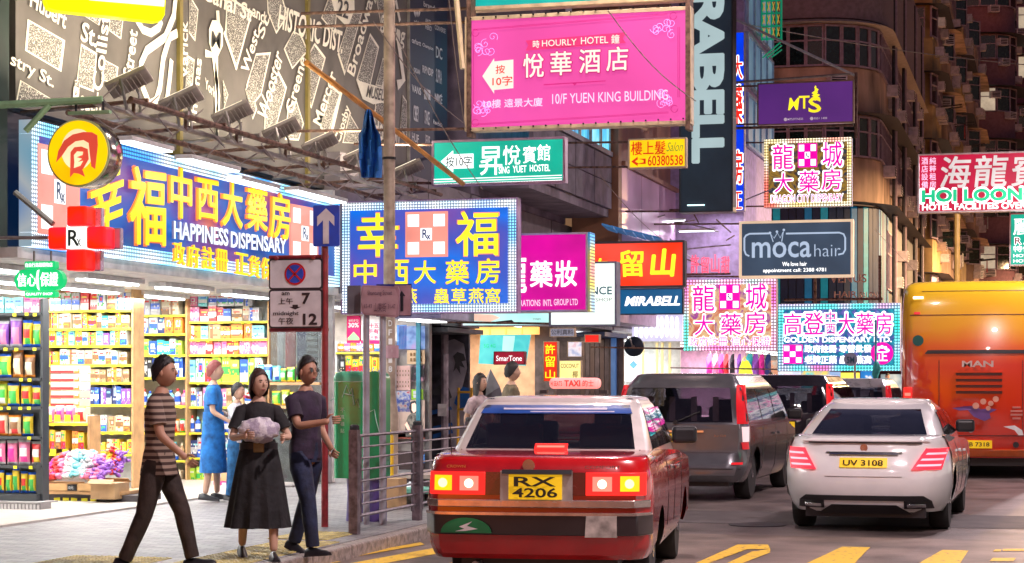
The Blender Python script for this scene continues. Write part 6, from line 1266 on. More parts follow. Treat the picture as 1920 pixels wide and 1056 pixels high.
def heap(label, P, x0, x1, yb, h, cols, n, d=.35, s=.045):
    b = MB(); ms = [cm(c) for c in cols]
    for i in range(n):
        u = random.random(); v = random.random(); px = x0+(x1-x0)*u; hh = h*math.sin(math.pi*min(1,max(0,.12+.76*u)))**.5*(.25+.75*v)
        b.k = min(len(cols)-1, int(u*len(cols)+random.uniform(-.6,.6))) if len(cols) > 1 else 0; b.k = max(0, b.k); p = Vector((P.X(px), P.y+d*v*random.uniform(.5,1), P.Z(yb)+hh/F*P.D))
        m = Euler((random.uniform(-.5,.5), random.uniform(-.5,.5), random.uniform(0,3))).to_matrix(); b.ell(p, (s*1.5*random.uniform(.7,1.2), s*.8, s*.7), 8, 5, m)
    o = b.build('sweets', ms, None, smooth=True); tag(o, label, 'sweets', kind='stuff'); return o
heap('heap of wrapped sweets in pink, white and purple spilling over the counter trays', C1, 76, 190, 910, 62, ['magenta','red','pink','white','aqua','silver','pink','purple'], 420)
heap('heap of gold and red wrapped sweets right of the pink ones', YP(22.3, 200), 175, 222, 902, 62, ['tan','yellow','red','purple'], 160, s=.035)
C2 = YP(22.5, 130); rb = rack('middle counter shelf with gold boxes and hanging yellow cards above the sweets', C2, 78, 166, [793,850], [wood], top=780, d=.3); goods(C2, 80, 130, 842, 36, 'carton', ['tan','cream','yellow'], 'on the shelf above the sweets', (11,15)); goods(C2, 132, 163, 842, 30, 'carton', ['yellow','orange'], 'right of the gold boxes above the sweets', (14,17)); goods(C2, 80, 160, 791, 30, 'bag', ['white','cream','pink'], 'on the upper board above the sweets', (16,22), d=.12)
for z0, xs in ((778,(70,89,105,124,141)), (842,(97,120,137,155))):
    for px in xs: O, U, V = C2.rect(px, z0, px+11, z0+13); MB().rbox((O.x+U.x/2, C2.y-.04, O.z+V.z/2), (U.x, .006, V.z), ry=random.uniform(-.08,.08)).build('price_card', ytag, rb)
# low cartons by the woman in blue
CB = YP(25.7, 420); 
for lab, a, c_, e, g, col in (('magenta carton at the foot of the shelf behind the woman in black', 400,903,440,924,'magenta'),('tan carton standing on the magenta carton', 388,880,432,902,'tan'),('white carton at the foot of the shelf behind the striped walker', 228,868,262,906,'white')):
    O, U, V = CB.rect(a, c_, e, g); k = T('carton', lab, 'carton', (O.x, CB.y, O.z)); box('carton', cm(col), k, O.x, CB.y, O.z, O.x+U.x, CB.y+.3, O.z+V.z, bevel=.004); box('label', white_p, k, O.x+U.x*.4, CB.y-.004, O.z+V.z*.3, O.x+U.x*.6, CB.y-.001, O.z+V.z*.9)
plh = T('shelf_plinth', 'brown wooden plinth under the pharmacy shelves', 'plinth', (-11, 26, .13)); box('front_board', M('plinth_wood', (.32,.2,.12), .5), plh, BR.X(262), 26.2, .13, BR.X(604), 26.8, BR.Z(914))
# ---------------------------------------------------------------- second shop display and poster wall
Q = YP(31.62, 700)
def posters(nm, lab, P, x0, y0, x1, y1, mat, cat='poster', items=(), d=.02):
    O, U, V = P.rect(x0, y0, x1, y1); r = T(nm, lab, cat, (O.x, P.y, O.z)); box('sheet', mat, r, O.x, P.y-d, O.z, O.x+U.x, P.y, O.z+V.z)
    for it in items:
        o_, u_, v_ = P.rect(*it[1:5], d+.004); text(it[0], o_, u_, v_, it[5], r, bold=.02)
    return r
wl_ = shop_w; crim = M('crimson_paper', (.75,.0,.14), .5); paleP = M('pale_paper', (.85,.8,.78), .5)
p1 = posters('sale_poster', 'crimson sale poster reading 30% above the green postbox', Q, 651, 592, 676, 645, crim, items=[('SAVE UP TO', 655,599,673,603, white_p),('30%', 654,605,674,614, white_p)]); shape(Q, [(653,634),(664,622),(675,634),(675,638),(653,638)], M('green_paper', (.3,.6,.3), .5), p1, .026)
p2 = posters('sale_poster', 'white poster with crimson characters beside the 30% poster', Q, 678, 592, 712, 645, paleP, items=[('第十五', 684,606,711,615, crim),('所有', 690,617,711,626, crim),('三折', 694,629,711,637, crim)]); box('red_strip', crim, p2, Q.X(678), 31.59, Q.Z(645), Q.X(712), 31.597, Q.Z(638))
goods(YP(31.4, 690), 632, 716, 658, 14, 'carton', ['orange','white','orange','pink'], 'on the ledge under the posters', (13,16), d=.1); sh2r = rack('white ledges with yellow packs behind the green postbox', YP(31.4, 680), 630, 735, [660,698,740], [shop_w], top=640, d=.2, tags=False, up=shop_w)
goods(YP(31.38, 680), 634, 734, 697, 27, 'carton', ['yellow','black','yellow','cream'], 'on the middle ledge behind the postbox', (15,17), d=.08)
posters('poster', 'blue perfume poster on the wall beyond the grey lamp post', Q, 748, 612, 797, 655, MG('blue_perfume_print', [(.05,.12,.5),(.3,.5,.9),(.6,.4,.8)], .5, scale=6)); posters('poster', 'pale blue narrow poster left of the perfume poster', Q, 745, 610, 763, 655, M('azure_paper', (.1,.3,.75), .5))
posters('poster', 'tan poster of small framed pictures under the perfume poster', Q, 764, 657, 797, 683, M('tan_paper', (.75,.5,.3), .5), items=[('▪▪▪▪', 770,662,792,668, M('brown_ink')),('▪▪▪▪', 770,672,792,678, M('brown_ink'))])
posters('poster', 'pink poster with rows of dots beside the dark photo', Q, 742, 686, 770, 732, M('pink_paper', (.8,.5,.45), .5), items=[(': : : : :\n: : : : :', 745,694,768,726, M('brown_ink'))]); posters('poster', 'dark photo poster with a pink shape on the poster wall', Q, 772, 686, 796, 715, MG('dark_photo_print', [(.02,.02,.02),(.05,.03,.05),(.8,.4,.5)], .4, scale=9, thr=(.45,.65)))
posters('poster', 'lime green price poster on the poster wall', Q, 772, 730, 794, 749, M('lime_paper', (.4,.75,.05), .5), items=[('■ ■\n■ ■', 776,733,790,746, white_p)]); posters('poster', 'busy red white and blue leaflet below the pink poster', Q, 742, 733, 770, 772, MG('busy_leaflet_print', [(.8,.05,.1),(.9,.85,.9),(.1,.2,.7),(.85,.6,.7)], .4, scale=14))
wp_ = posters('woman_poster', 'tall poster of a dark haired woman in a patterned top on the poster wall', Q, 745, 750, 797, 820, M('skin_tone_paper', (.85,.62,.50), .5))
dkp = M('dark_print'); skp = M('skin_print'); shape(Q, [(771,753),(779,751),(785,757),(787,768),(783,775),(771,774),(768,764)], dkp, wp_, .024); shape(Q, [(773,757),(779,755),(783,762),(781,771),(777,774),(773,769)], skp, wp_, .03); shape(Q, [(775,772),(780,772),(790,782),(794,800),(790,818),(762,818),(760,796),(766,780)], MG('patterned_top_print', [(.05,.04,.04),(.4,.35,.3),(.7,.6,.5)], .3, scale=20), wp_, .024); shape(Q, [(760,796),(764,790),(772,808),(790,806),(790,812),(770,814)], skp, wp_, .03)
posters('poster', 'red and cream strip poster at the foot of the poster wall', Q, 742, 808, 797, 822, M('terracotta_paper', (.6,.15,.1), .5)); 
lp = T('lower_cabinet', 'dark cabinet with a white notice under the woman poster', 'cabinet', (Q.X(765), 31.5, .13)); box('body', M('dark_brown_panel', (.08,.05,.05), .5), lp, Q.X(735), 31.35, .13, Q.X(797), 31.6, Q.Z(845)); box('notice', white_p, lp, Q.X(750), 31.34, Q.Z(886), Q.X(757), 31.35, Q.Z(872)); shape(YP(31.34, 780), [(783,868),(797,850),(797,868)], M('azure_paper'), lp)
dfp = T('door_frame', 'steel door frame at the right end of the cosmetics shop', 'door frame', (FX, 31.8, .13)); box('post', steel, dfp, FX-.02, 31.72, .13, FX+.06, 31.86, 2.9); box('post', M('teal_post', (.05,.3,.4), .5), dfp, FX-.12, 31.55, .13, FX-.05, 31.62, 2.9)
aw = T('canopy_light_box', 'flat white canopy with square lamps over the poster wall', 'canopy', (-9.5, 31, 2.7)); box('slab', M('lilac_slab', (.5,.45,.6), .4), aw, -10.0, 29.8, 2.60, -9.15, 31.7, 2.78)
for k in range(4): box('lamp', GL('square_lamp', (1,1,.95), 3), aw, -9.9, 29.95+k*.42, 2.575, -9.55, 30.2+k*.42, 2.595)
# graffiti
G = YP(34.2, 830); gr = T('graffiti', 'black and blue graffiti scrawled on the wall of the dark alcove', 'graffiti', (G.X(830), 34.2, 1)); bg_ = M('blue_graffiti_paint', (.01,.10,.35), .4); wg = M('pale_peeled_paint', (.35,.32,.36), .6)
shape(G, [(838,640),(852,636),(870,645),(876,690),(866,730),(876,770),(872,830),(846,840),(842,760),(836,700)], wg, gr, .004)
for q in ([(850,668),(858,660),(870,664),(874,676),(866,678),(872,690),(862,686),(864,702),(856,690),(850,698),(854,680)], [(808,735),(826,722),(842,728),(848,745),(838,752),(830,738),(816,742)]): shape(G, q, dkp, gr, .012)
for q in ([(855,745),(868,725),(880,728),(880,760),(862,766),(852,756)], [(812,800),(848,792),(850,798),(812,808)], [(812,815),(848,805),(850,812),(812,823)], [(810,770),(846,762),(848,768),(810,778)]): shape(G, q, bg_, gr, .014)
tube('drainpipe', M('pale_pipe', (.4,.33,.36), .5, var=.3), gr, [G.pt(840, 600, .2), G.pt(840, 905, .2)], .07); box('notice', paleP, gr, G.X(830), 33.9, G.Z(780), G.X(846), 33.91, G.Z(757))
ld = T('yellow_ladder', 'yellow ladder leaning in the dark alcove behind the taxi', 'ladder', G.pt(882, 800, .5)); yl_ = M('yellow_ladder_paint', (.75,.4,.02), .5)
for px in (872, 896): tube('rail', yl_, ld, [G.pt(px, 900, .5), G.pt(px, 727, .4)], .025)
for k in range(6): tube('rung', yl_, ld, [G.pt(872, 895-k*32, .48), G.pt(896, 895-k*32, .48)], .02)
ab = T('awning_box', 'dark awning box with a lip over the alcove', 'awning', (-9.8, 33, 2.9)); box('slab', M('dark_awning', (.05,.05,.06), .5), ab, -10.8, 32, 2.44, -9.7, 34.2, 2.52); box('fascia', M('dark_awning'), ab, -9.95, 31.95, 2.55, -9.8, 34.3, 2.95)
# phone shop
K = YP(40.2, 950)
sc_ = T('teal_screen', 'tilted teal display screen inside the phone shop', 'screen', K.pt(940, 660, 2)); KS = YP(36.5, 940)
MB().poly([KS.pt(x, y) for x, y in ((901,628),(994,628),(984,686),(897,682))], Vector((0,.08,0))).build('panel', MG('teal_poster_print', [(0,.45,.5),(.1,.65,.65),(.0,.3,.45)], .9, scale=2), sc_); MB().poly([KS.pt(x, y, .02) for x, y in ((944,630),(966,630),(962,660),(942,658))], Vector((0,.01,0))).build('pale_sheet', GL('pale_aqua', (.5,.9,.8), .9), sc_)
O, U, V = KS.rect(908,645,930,652,.03); text('5G 4G', O, U, V, M('green_letter'), sc_)
for i in range(4): box_ = T('amber_panel', f'amber lit ceiling panel in the phone shop, {("first","second","third","fourth")[i]} from the left', 'ceiling panel', K.pt(905+i*30, 622)); box('panel', GL('amber_panel_glow', (1,.5,.12), 1.2), box_, K.X(898+i*30), 39.9, K.Z(628), K.X(924+i*30), 40.1, K.Z(614))
bx = T('dark_partition', 'dark partition between the phone shop and the dessert shop', 'partition', (-10, 40.5, 1)); box('panel', M('dark_panel_wall'), bx, -10.3, 40.3, .13, -9.9, 40.6, 2.9)
cov = T('grey_cover', 'grey cloth cover draped over a stand in the phone shop', 'cover', K.pt(925, 760)); MB().add([KS.pt(x, y, o) for x, y, o in ((900,800,.3),(905,740,.3),(925,692,.2),(945,725,.3),(955,800,.3),(925,745,.7),(925,800,.8),(900,800,-.2),(955,800,-.2))], [(0,5,1),(1,5,2),(2,5,3),(3,5,4),(4,5,6),(0,6,5),(0,1,7),(1,2,7),(2,8,7),(2,3,8),(3,4,8)]).build('cloth', M('grey_cloth', (.16,.16,.19), .7), cov)
# dessert shop dark panels, shoe shop, clothes shop, far shops
N5 = YP(46.5, 1130)
dp = T('dark_shutter', 'dark panelled shutter right of the yellow menu board', 'shutter', N5.pt(1140, 800))
for i in range(9): box('slat', M('dark_panel_wall') if i % 2 else M('brown_slat', (.10,.07,.07), .5), dp, N5.X(1092+i*9), 46.3, .13, N5.X(1100+i*9), 46.4, N5.Z(632))
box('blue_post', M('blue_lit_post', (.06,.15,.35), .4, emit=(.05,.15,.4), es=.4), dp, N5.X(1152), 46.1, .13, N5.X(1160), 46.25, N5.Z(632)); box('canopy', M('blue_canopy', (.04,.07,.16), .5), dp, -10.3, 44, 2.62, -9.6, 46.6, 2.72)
N6 = YP(55.8, 1230)
lb = posters('slipper_lightbox', 'white lightbox with rows of shoes printed under the small blue sign', YP(49, 1230), 1188, 590, 1282, 640, GL('cool_white_face', (.65,.6,.85), .9), cat='lightbox', d=.2)
for j in range(2):
    for i in range(9): p_ = YP(49, 1230).pt(1196+i*9.5, 604+j*17+(i % 3), .21); MB().ell(p_, (.05,.012,.16), 8, 6).build('printed_shoe', glow_w, lb, smooth=True)
fan = T('round_dark_fan', 'round dark wall fan in front of the white shop right of the shutter', 'fan', YP(47.5, 1189).pt(1189, 650)); MB().lathe(YP(47.5, 1189).pt(1189, 650), [(.05,-.1),(.24,-.05),(.25,.0),(.2,.08)], 24, 'Y').build('cage', M('dark_blue_fan', (.02,.04,.07), .4), fan, smooth=True); tube('arm', steel, fan, [YP(47.5, 1189).pt(1182, 633, .12), YP(47.5, 1189).pt(1188, 650, .12)], .02); MB().lathe(YP(47.5, 1189).pt(1189, 650, .13), [(.04,-.02),(.04,.02)], 10, 'Y').build('hub', steel, fan)
posters('poster', 'white poster with a blue picture inside the white shop', N6, 1172, 668, 1206, 715, white_led, items=[('◆', 1180,676,1196,692, M('azure_paper'))])
for a in (1208, 1234, 1244, 1258): 
    d_ = T('yellow_door_post', f'yellow lit door post of the white shop, at the {("left","middle","right","far right")[(1208,1234,1244,1258).index(a)]}', 'door post', N6.pt(a, 712)); box('post', GL('yellow_post_glow', (.9,.65,.25), .8), d_, N6.X(a), 55.4, .13, N6.X(a+4), 55.5, N6.Z(643))
N7 = YP(66, 1360)
gc = ['magenta','pink','magenta','red','black','purple','teal','purple','magenta','navy']
for i, (px, w_, y1) in enumerate(((1332,9,706),(1343,9,710),(1354,9,708),(1364,8,710),(1375,8,700),(1388,7,706),(1407,13,698),(1418,12,712),(1430,10,704),(1442,10,708))):
    g_ = T('garment', f'{gc[i]} garment hanging in the clothes shop, number of the row counted from its {("left","left","left","left","left","right","right","right","right","right")[i]}', 'garment', N7.pt(px, y1), 'garments hanging in the clothes shop')
    g_['label'] = f'{gc[i]} garment hanging in the clothes shop, {("first","second","third","fourth","fifth","sixth","seventh","eighth","ninth","last")[i]} from the left'
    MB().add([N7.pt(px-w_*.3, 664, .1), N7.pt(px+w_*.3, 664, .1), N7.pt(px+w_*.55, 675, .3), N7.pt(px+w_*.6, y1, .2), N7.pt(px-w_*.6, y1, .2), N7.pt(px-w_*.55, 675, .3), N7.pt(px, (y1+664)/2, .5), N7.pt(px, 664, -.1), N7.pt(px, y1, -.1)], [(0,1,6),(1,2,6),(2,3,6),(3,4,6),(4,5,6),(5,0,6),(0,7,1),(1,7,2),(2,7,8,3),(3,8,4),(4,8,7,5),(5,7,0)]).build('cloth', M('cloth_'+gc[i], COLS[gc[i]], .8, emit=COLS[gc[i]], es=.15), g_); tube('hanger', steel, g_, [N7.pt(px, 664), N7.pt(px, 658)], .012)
yb_ = T('yellow_bag', 'bright yellow bag hanging among the dark garments', 'bag', YP(64, 1395).pt(1395, 706)); YB = YP(64, 1395); MB().poly([YB.pt(x, y) for x, y in ((1386,690),(1391,678),(1400,676),(1406,686),(1410,704),(1402,710),(1384,706))], Vector((0,.3,0))).build('body', M('acid_yellow', (.65,.75,.02), .5, emit=(.7,.8,0), es=.3), yb_); tube('handle', M('acid_yellow'), yb_, [YB.pt(1391,680), YB.pt(1396,668), YB.pt(1401,680)], .02)
N8 = YP(80, 1560)
for i, (lab, a, c_, e, g, mt, its) in enumerate((('blue and yellow toy posters in the far shop row', 1503,694,1556,728, MG('toy_print', [(.0,.3,.6),(.9,.6,.1),(.05,.6,.6),(.1,.1,.4)], .9, scale=2), ()), ('bright yellow notice with a red strip in the far shop row', 1577,699,1612,724, GL('yellow_notice_glow', (1,.8,.1), .95), [('OPEN', 1582,711,1606,717, M('violet_swoosh'))]), ('pale striped blue panel left of the yellow notice', 1550,697,1576,728, MG('striped_blue_print', [(.1,.2,.5),(.4,.6,.9)], .8, scale=5, stretch=(.1,.1,4)), ()), ('blue panel with white brush strokes right of the yellow notice', 1614,694,1645,730, MG('white_stroke_print', [(.0,.15,.5),(.0,.2,.6),(1,1,1)], .9, scale=2.2, thr=(.4,.6)), ()), ('pale shop window at the far right of the shop row', 1652,702,1692,740, MG('pale_window_print', [(.02,.03,.04),(.3,.4,.45),(.8,.8,.7)], .8, scale=1.5), ()), ('painted face mural at the left of the far shop row', 1436,676,1460,716, MG('mural_print', [(.05,.02,.02),(.5,.15,.05),(.1,.4,.4)], .7, scale=1.5), ()), ('dark low shop front with red letters left of the toy posters', 1460,697,1502,728, MG('pale_front_print', [(.4,.5,.7),(.9,.8,.9),(.6,.1,.3)], .8, scale=2), ()))):
    posters('window_display', lab, N8, a, c_, e, g, mt, cat='window display', items=its, d=.15)
rr_ = T('round_limit_sign', 'grey round road sign reading 5M in front of the aqua screen', 'road sign', (0,0,0)); RP = YP(50, 1595); p_ = RP.pt(1595, 674); rr_.location = (p_.x, 50, .13); W[rr_.name] = Vector((p_.x, 50, .13))
MB().lathe(p_, [(.17,-.01),(.17,.01)], 24, 'Y').build('disc', M('grey_blue_disc', (.3,.35,.5), .4), rr_); O, U, V = RP.rect(1588,669,1602,681,.014); text('5M', O, U, V, M('teal_ink', (.02,.12,.2), .5), rr_, bold=.02); tube('post', steel, rr_, [p_+Vector((.1,.05,0)), Vector((p_.x+.1, 50.05, .13))], .03)
tp = T('teal_banner_pole', 'teal cloth tied on a pole right of the aqua sign', 'banner', (0,0,0)); TP = YP(52, 1642); p_ = TP.pt(1642, 700); tp.location = (p_.x, 52, .13); W[tp.name] = Vector((p_.x, 52, .13)); tube('pole', M('teal_post'), tp, [Vector((p_.x, 52, .13)), TP.pt(1642, 600)], .03); MB().tube([TP.pt(1643, 678), TP.pt(1645, 690), TP.pt(1641, 703), TP.pt(1643, 716)], [.05,.11,.09,.03], 8).build('cloth', M('teal_cloth', (.03,.3,.28), .8), tp, smooth=True)

for P_, x0, x1, bt, cols, pl_ in ((A, 92, 247, 549, ['white','cream','tan','red'], 'above the left tall shelf'), (BL, 251, 348, 556, ['silver','navy','white','yellow'], 'above the bay behind the striped walker'), (BR, 353, 480, 574, ['white','silver','aqua','pink'], 'above the wide shelf bay')): goods(P_, x0, x1, bt, 22, 'carton', cols, pl_, (16,28))
# ================================================================ STREET FURNITURE
def base(px, py, z=.126): return gnd(px, py, z)
p = base(730, 936)
lamp = street_lamp(p.x, p.y, 9.2, 'tall grey lamp post with pasted numbers standing before the blue hanging sign', 260, (1,.80,.72))
LPp = YP(p.y-.125, 735)
for i, ch in enumerate('DF1018'): O = Vector((p.x+.02, p.y-.09, 2.30-i*.115)); text(ch, O, Vector((.05,0,0)), Vector((0,0,.075)), white_p, lamp, bold=.02, name='pasted_number')
MB().lathe((p.x, p.y, 1.9), [(.118,0),(.118,.16)], 14).build('pasted_notice', M('faded_pink_notice', (.5,.3,.35), .6), lamp); MB().lathe((p.x, p.y, 4.4), [(.09,0),(.09,.03)], 12).build('clamp_band', dark, lamp)
for y_, x_, w_ in ((3, 0.6, 480), (13, 1.2, 1350), (32, 2.4, 1100), (54, 2.6, 2400), (74, 3.2, 9000), (98, 3.6, 13000), (125, 8, 12000)):  # unseen lamps added to brighten the road, the cars and the far blocks
    r = T('street_lamp', f'street lamp added outside the frame to light the road, {int(y_)} metres along', 'street lamp', (x_+3, y_, .0), 'added street lamps outside the frame'); r['label'] = 'added grey street lamp outside the frame, '+{3:'nearest',13:'second',32:'third',54:'fourth',74:'fifth',98:'sixth',125:'farthest'}[y_]+' from the camera'
    MB().lathe((x_+3, y_, 0), [(.11,0),(.07,9)], 12).build('pole', steel, r, smooth=True); tube('arm', steel, r, [(x_+3, y_, 8.9), (x_, y_, 9.3)], .04); MB().rbox((x_-.3, y_, 9.3), (.7,.26,.12)).build('lamp_head', steel, r); box('lamp_glass', lampm, r, x_-.55, y_-.1, 9.225, x_-.05, y_+.1, 9.238)
    area_light((x_-.3, y_, 9.2), (.5,.2), w_, (1,.80,.82) if y_ < 60 else (1,.60,.30), name='street_lamp_light')
# red post with blue arrow and no stopping plates
pr_ = base(609, 988); rp_ = T('no_stopping_post', 'dark red post carrying a blue arrow sign and a white no stopping plate', 'sign post', pr_); PP = YP(pr_.y-.05, 609)
redpost = M('dark_red_post', (.28,.02,.03), .4, var=.2, coat=.3, scale=12)
tube('post', redpost, rp_, [pr_, Vector((pr_.x, pr_.y, PP.Z(395)))], .036, 14)
for z in (481, 618): tube('arm', redpost, rp_, [PP.pt(502, z, -.05), PP.pt(612, z, -.05)], .022)
O, U, V = PP.rect(587,385,636,462); MB().poly([Vector((O.x+U.x*a, PP.y, O.z+V.z*c)) for a, c in [((x-587)/49, 1-(y-385)/77) for x, y in rnd(587,385,636,462,3,3)]], Vector((0,.02,0))).build('arrow_plate', M('blue_sign_face', (.0,.07,.55), .3), rp_)
MB().poly([PP.pt(x, y, .006) for x, y in ((611.5,391),(627,406),(627,424),(617,413),(617,457),(606,457),(606,413),(595,424),(595,406))], Vector((0,.004,0))).build('white_arrow', M('sign_white', (.72,.70,.74), .35), rp_)
swm = M('sign_white'); blk = M('sign_black', (.02,.02,.03), .4)
for a in ((505,485,604,541),(505,543,604,614)):
    MB().poly([PP.pt(x, y, .0) for x, y in rnd(a[0]-1,a[1]-1,a[2]+1,a[3]+1,5,4)], Vector((0,.02,0))).build('plate_edge', blk, rp_); MB().poly([PP.pt(x, y, .006) for x, y in rnd(a[0]+2,a[1]+2,a[2]-2,a[3]-2,4,4)], Vector((0,.005,0))).build('plate', swm, rp_)
cc = PP.pt(554, 513, .012); k = PP.D/F
MB().lathe(cc, [(21*k,-.002),(21*k,.004)], 32, 'Y').build('red_ring', M('sign_red', (.6,.01,.02), .35), rp_); MB().lathe(cc+Vector((0,-.005,0)), [(17.3*k,-.001),(17.3*k,.003)], 32, 'Y').build('blue_disc', M('blue_sign_face'), rp_)
for s_ in (-1, 1): MB().rbox(cc+Vector((0,-.011,0)), (36*k, .004, 3.4*k), ry=s_*R(45)).build('red_bar', M('sign_red'), rp_)
for s_, a, c_, e, g in (('am',529,547,544,553),('上午',523,558,550,570),('7',567,549,582,570),('midnight',513,583,561,593),('午夜',523,595,551,608),('12',569,588,595,609)):
    O, U, V = PP.rect(a, c_, e, g, .008); text(s_, O, U, V, blk, rp_, bold=.035 if s_ in '712' else .008)
MB().poly([PP.pt(x, y, .009) for x, y in ((549,571),(559,571),(559,575),(565,575),(554,580),(543,575),(549,575))], Vector((0,.002,0))).build('down_arrow', blk, rp_)
for x in (520, 589): MB().lathe(PP.pt(x, 483, .02), [(.02,-.015),(.02,.02)], 8, 'Y').build('bolt', redpost, rp_)
# street name plate on two grey posts
pa, pb = base(680, 968), base(712, 984); sn = T('street_name_sign', 'brown backed street name plate with an arrow plate on twin grey posts', 'street sign', pb); NP = YP(pb.y-.06, 715)
gp_ = M('grey_blue_post', (.36,.36,.42), .4, .3, var=.15)
tube('post', gp_, sn, [Vector((NP.X(683), pb.y, .126)), Vector((NP.X(683), pb.y, NP.Z(560)))], .036, 12); tube('post', gp_, sn, [Vector((NP.X(714), pb.y, .126)), Vector((NP.X(714), pb.y, NP.Z(560)))], .036, 12)
mauve = M('mauve_plate', (.36,.22,.27), .4, var=.15)
MB().poly([NP.pt(x, y) for x, y in ((677,538),(681,534),(746,538),(749,545),(747,592),(742,596),(682,590),(676,584))], Vector((0,.03,0))).build('name_plate', mauve, sn, bevel=.004)
MB().poly([NP.pt(x, y, .006) for x, y in ((682,538),(741,542),(747,560),(742,592),(684,587),(677,562))], Vector((0,.004,0))).build('name_face', M('mauve_face', (.42,.28,.32), .4), sn); inkp = M('faded_plate_ink', (.14,.08,.12), .5)
for s_, a, c_, e, g in (('Shantung Street',690,545,736,556),('65-43',683,570,698,578),('山東街',702,568,725,585),('31-47',728,571,742,579)): O, U, V = NP.rect(a, c_, e, g, .008); text(s_, O, U, V, inkp, sn, bold=.0)
BP = YP(pb.y+.03, 700); box('backing_plate', M('grey_back_plate', (.14,.13,.15), .5), sn, BP.X(651), pb.y+.03, BP.Z(588), BP.X(676), pb.y+.05, BP.Z(535)); box('arrow_plate', mauve, sn, BP.X(740), pb.y+.02, BP.Z(592), BP.X(770), pb.y+.04, BP.Z(536)); box('blue_edge', M('deep_blue_edge', (.02,.03,.2), .5), sn, BP.X(705), pb.y+.041, BP.Z(594), BP.X(771), pb.y+.05, BP.Z(533))
MB().poly([BP.pt(x, y, .016) for x, y in ((754,546),(761,556),(757,556),(757,584),(752,584),(752,556),(748,556))], Vector((0,.004,0))).build('arrow', blk, sn)
# postbox
pq = base(664, 976); pb_ = T('green_postbox', 'double green postbox with a domed half on a violet pedestal', 'postbox', pq); GP = YP(pq.y-.2, 664)
gpx = M('postbox_green', (.0,.40,.15), .3, coat=.6, var=.12); gpl = M('postbox_pale_green', (.12,.5,.30), .35); vpx = M('pedestal_violet', (.09,.06,.25), .4, var=.15)
xa, xb = GP.X(619), GP.X(684); zt_, zb__ = GP.Z(716), GP.Z(898); yc_ = pq.y+.1
def rbody(xa, xb, y0, y1, z0, z1, mat, nm, top=None, r=.07):
    pts = []; 
    for cx, cy_, a0 in ((xb-r,y0+r,-90),(xb-r,y1-r,0),(xa+r,y1-r,90),(xa+r,y0+r,180)):
        for i in range(7): a = R(a0+15*i); pts.append((cx+r*math.cos(a), cy_+r*math.sin(a)))
    b = MB(); rings = [[(x, y, z) for x, y in pts] for z in (z0, z1)]
    if top:
        mx_, my_ = (xa+xb)/2, (y0+y1)/2
        for f, dz in top: rings.append([(mx_+(x-mx_)*f, my_+(y-my_)*f, z1+dz) for x, y in pts])
    b.grid(rings, closed_u=True); n = len(pts); b.add(rings[-1], [tuple(range(n))]); b.add(rings[0], [tuple(reversed(range(n)))]); return b.build(nm, mat, pb_, smooth=True, sharp=50)
rbody(xa, xb, yc_-.24, yc_+.0, zb__, zt_, gpx, 'body'); rbody(xa-.004, xb+.004, yc_-.245, yc_+.005, zt_+.002, zt_+.035, gpl, 'lid', top=[(.97,.03),(.85,.06),(.6,.075),(.02,.08)])
xc, xd = GP.X(682), GP.X(716); b = MB(); N_ = 16; mx_ = (xc+xd)/2; hw = (xd-xc)/2; z1 = GP.Z(712)
prof = [(xc, zb__)]+[(mx_-hw*math.cos(math.pi*i/N_), z1+hw*.9*math.sin(math.pi*i/N_)-.0) for i in range(N_+1)]+[(xd, zb__)]
b.grid([[(x, y, z) for x, z in prof] for y in (yc_-.26, yc_-.02)]); b.add([(x, yc_-.26, z) for x, z in prof], [tuple(range(len(prof)))]); b.add([(x, yc_-.02, z) for x, z in prof], [tuple(range(len(prof)))]); b.build('domed_half', M('postbox_dark_green', (.0,.26,.10), .35, coat=.4), pb_, smooth=True, sharp=40)
MB().lathe((GP.X(660), yc_-.12, .126), [(.125,0),(.12,.08),(.11,.3),(.12,zb__-.126)], 24).build('pedestal', vpx, pb_, smooth=True); MB().lathe((GP.X(698), yc_-.13, .126), [(.10,0),(.095,.3),(.10,zb__-.126)], 20).build('pedestal', vpx, pb_, smooth=True)
FP = YP(yc_-.245, 650)
for i, ch in enumerate('不准標貼'): O, U, V = FP.rect(639, 765+i*13, 646, 773+i*13, .004); text(ch, O, U, V, M('pale_green_print', (.6,.8,.65), .5), pb_, th=.003)
scrb = M('chalky_scrawl', (.45,.7,.6), .6)
for q in ([(642,745),(650,722),(656,738),(660,728),(664,760),(670,748),(674,764)], [(646,738),(664,742)], [(620,752),(628,746)], [(598,738),(604,732)][:0]):
    if q: MB().tube([FP.pt(x, y, .006) for x, y in q], .005, 4).build('scrawl', scrb, pb_)
FD = YP(yc_-.265, 700); MB().tube([FD.pt(x, y, .004) for x, y in ((694,772),(702,768),(706,790),(712,812))], .005, 4).build('scrawl', scrb, pb_)
# guard rail
gx = -6.45; rail_m = M('dull_rail_steel', (.17,.145,.17), .45, .5, var=.3, scale=15)
gr_ = T('guard_rail', 'dull steel pedestrian guard rail along the kerb behind the taxi', 'railing', (gx, 20, .126))
for y in (18.15, 20.15, 22.15, 24.15):
    z1 = YP(18.15, 668).Z(806); box('post', rail_m, gr_, gx-.045, y-.045, .126, gx+.045, y+.045, z1); MB().lathe((gx, y, z1), [(.05,0),(.05,.035),(.03,.05)], 8).build('post_cap', dark, gr_)
for y0 in (18.25, 20.25, 22.25):
    zt2 = YP(18.15, 668).Z(818)
    for k_ in range(8): zz2 = zt2-k_*.112; tube('rail_bar', rail_m, gr_, [(gx, y0-.06, zz2), (gx, y0+1.86, zz2)], .017 if k_ in (0, 7) else .011, 6)
    for yy_ in (y0+.06, y0+1.74): tube('upright', rail_m, gr_, [(gx, yy_, zt2), (gx, yy_, zt2-.85)], .018, 6)
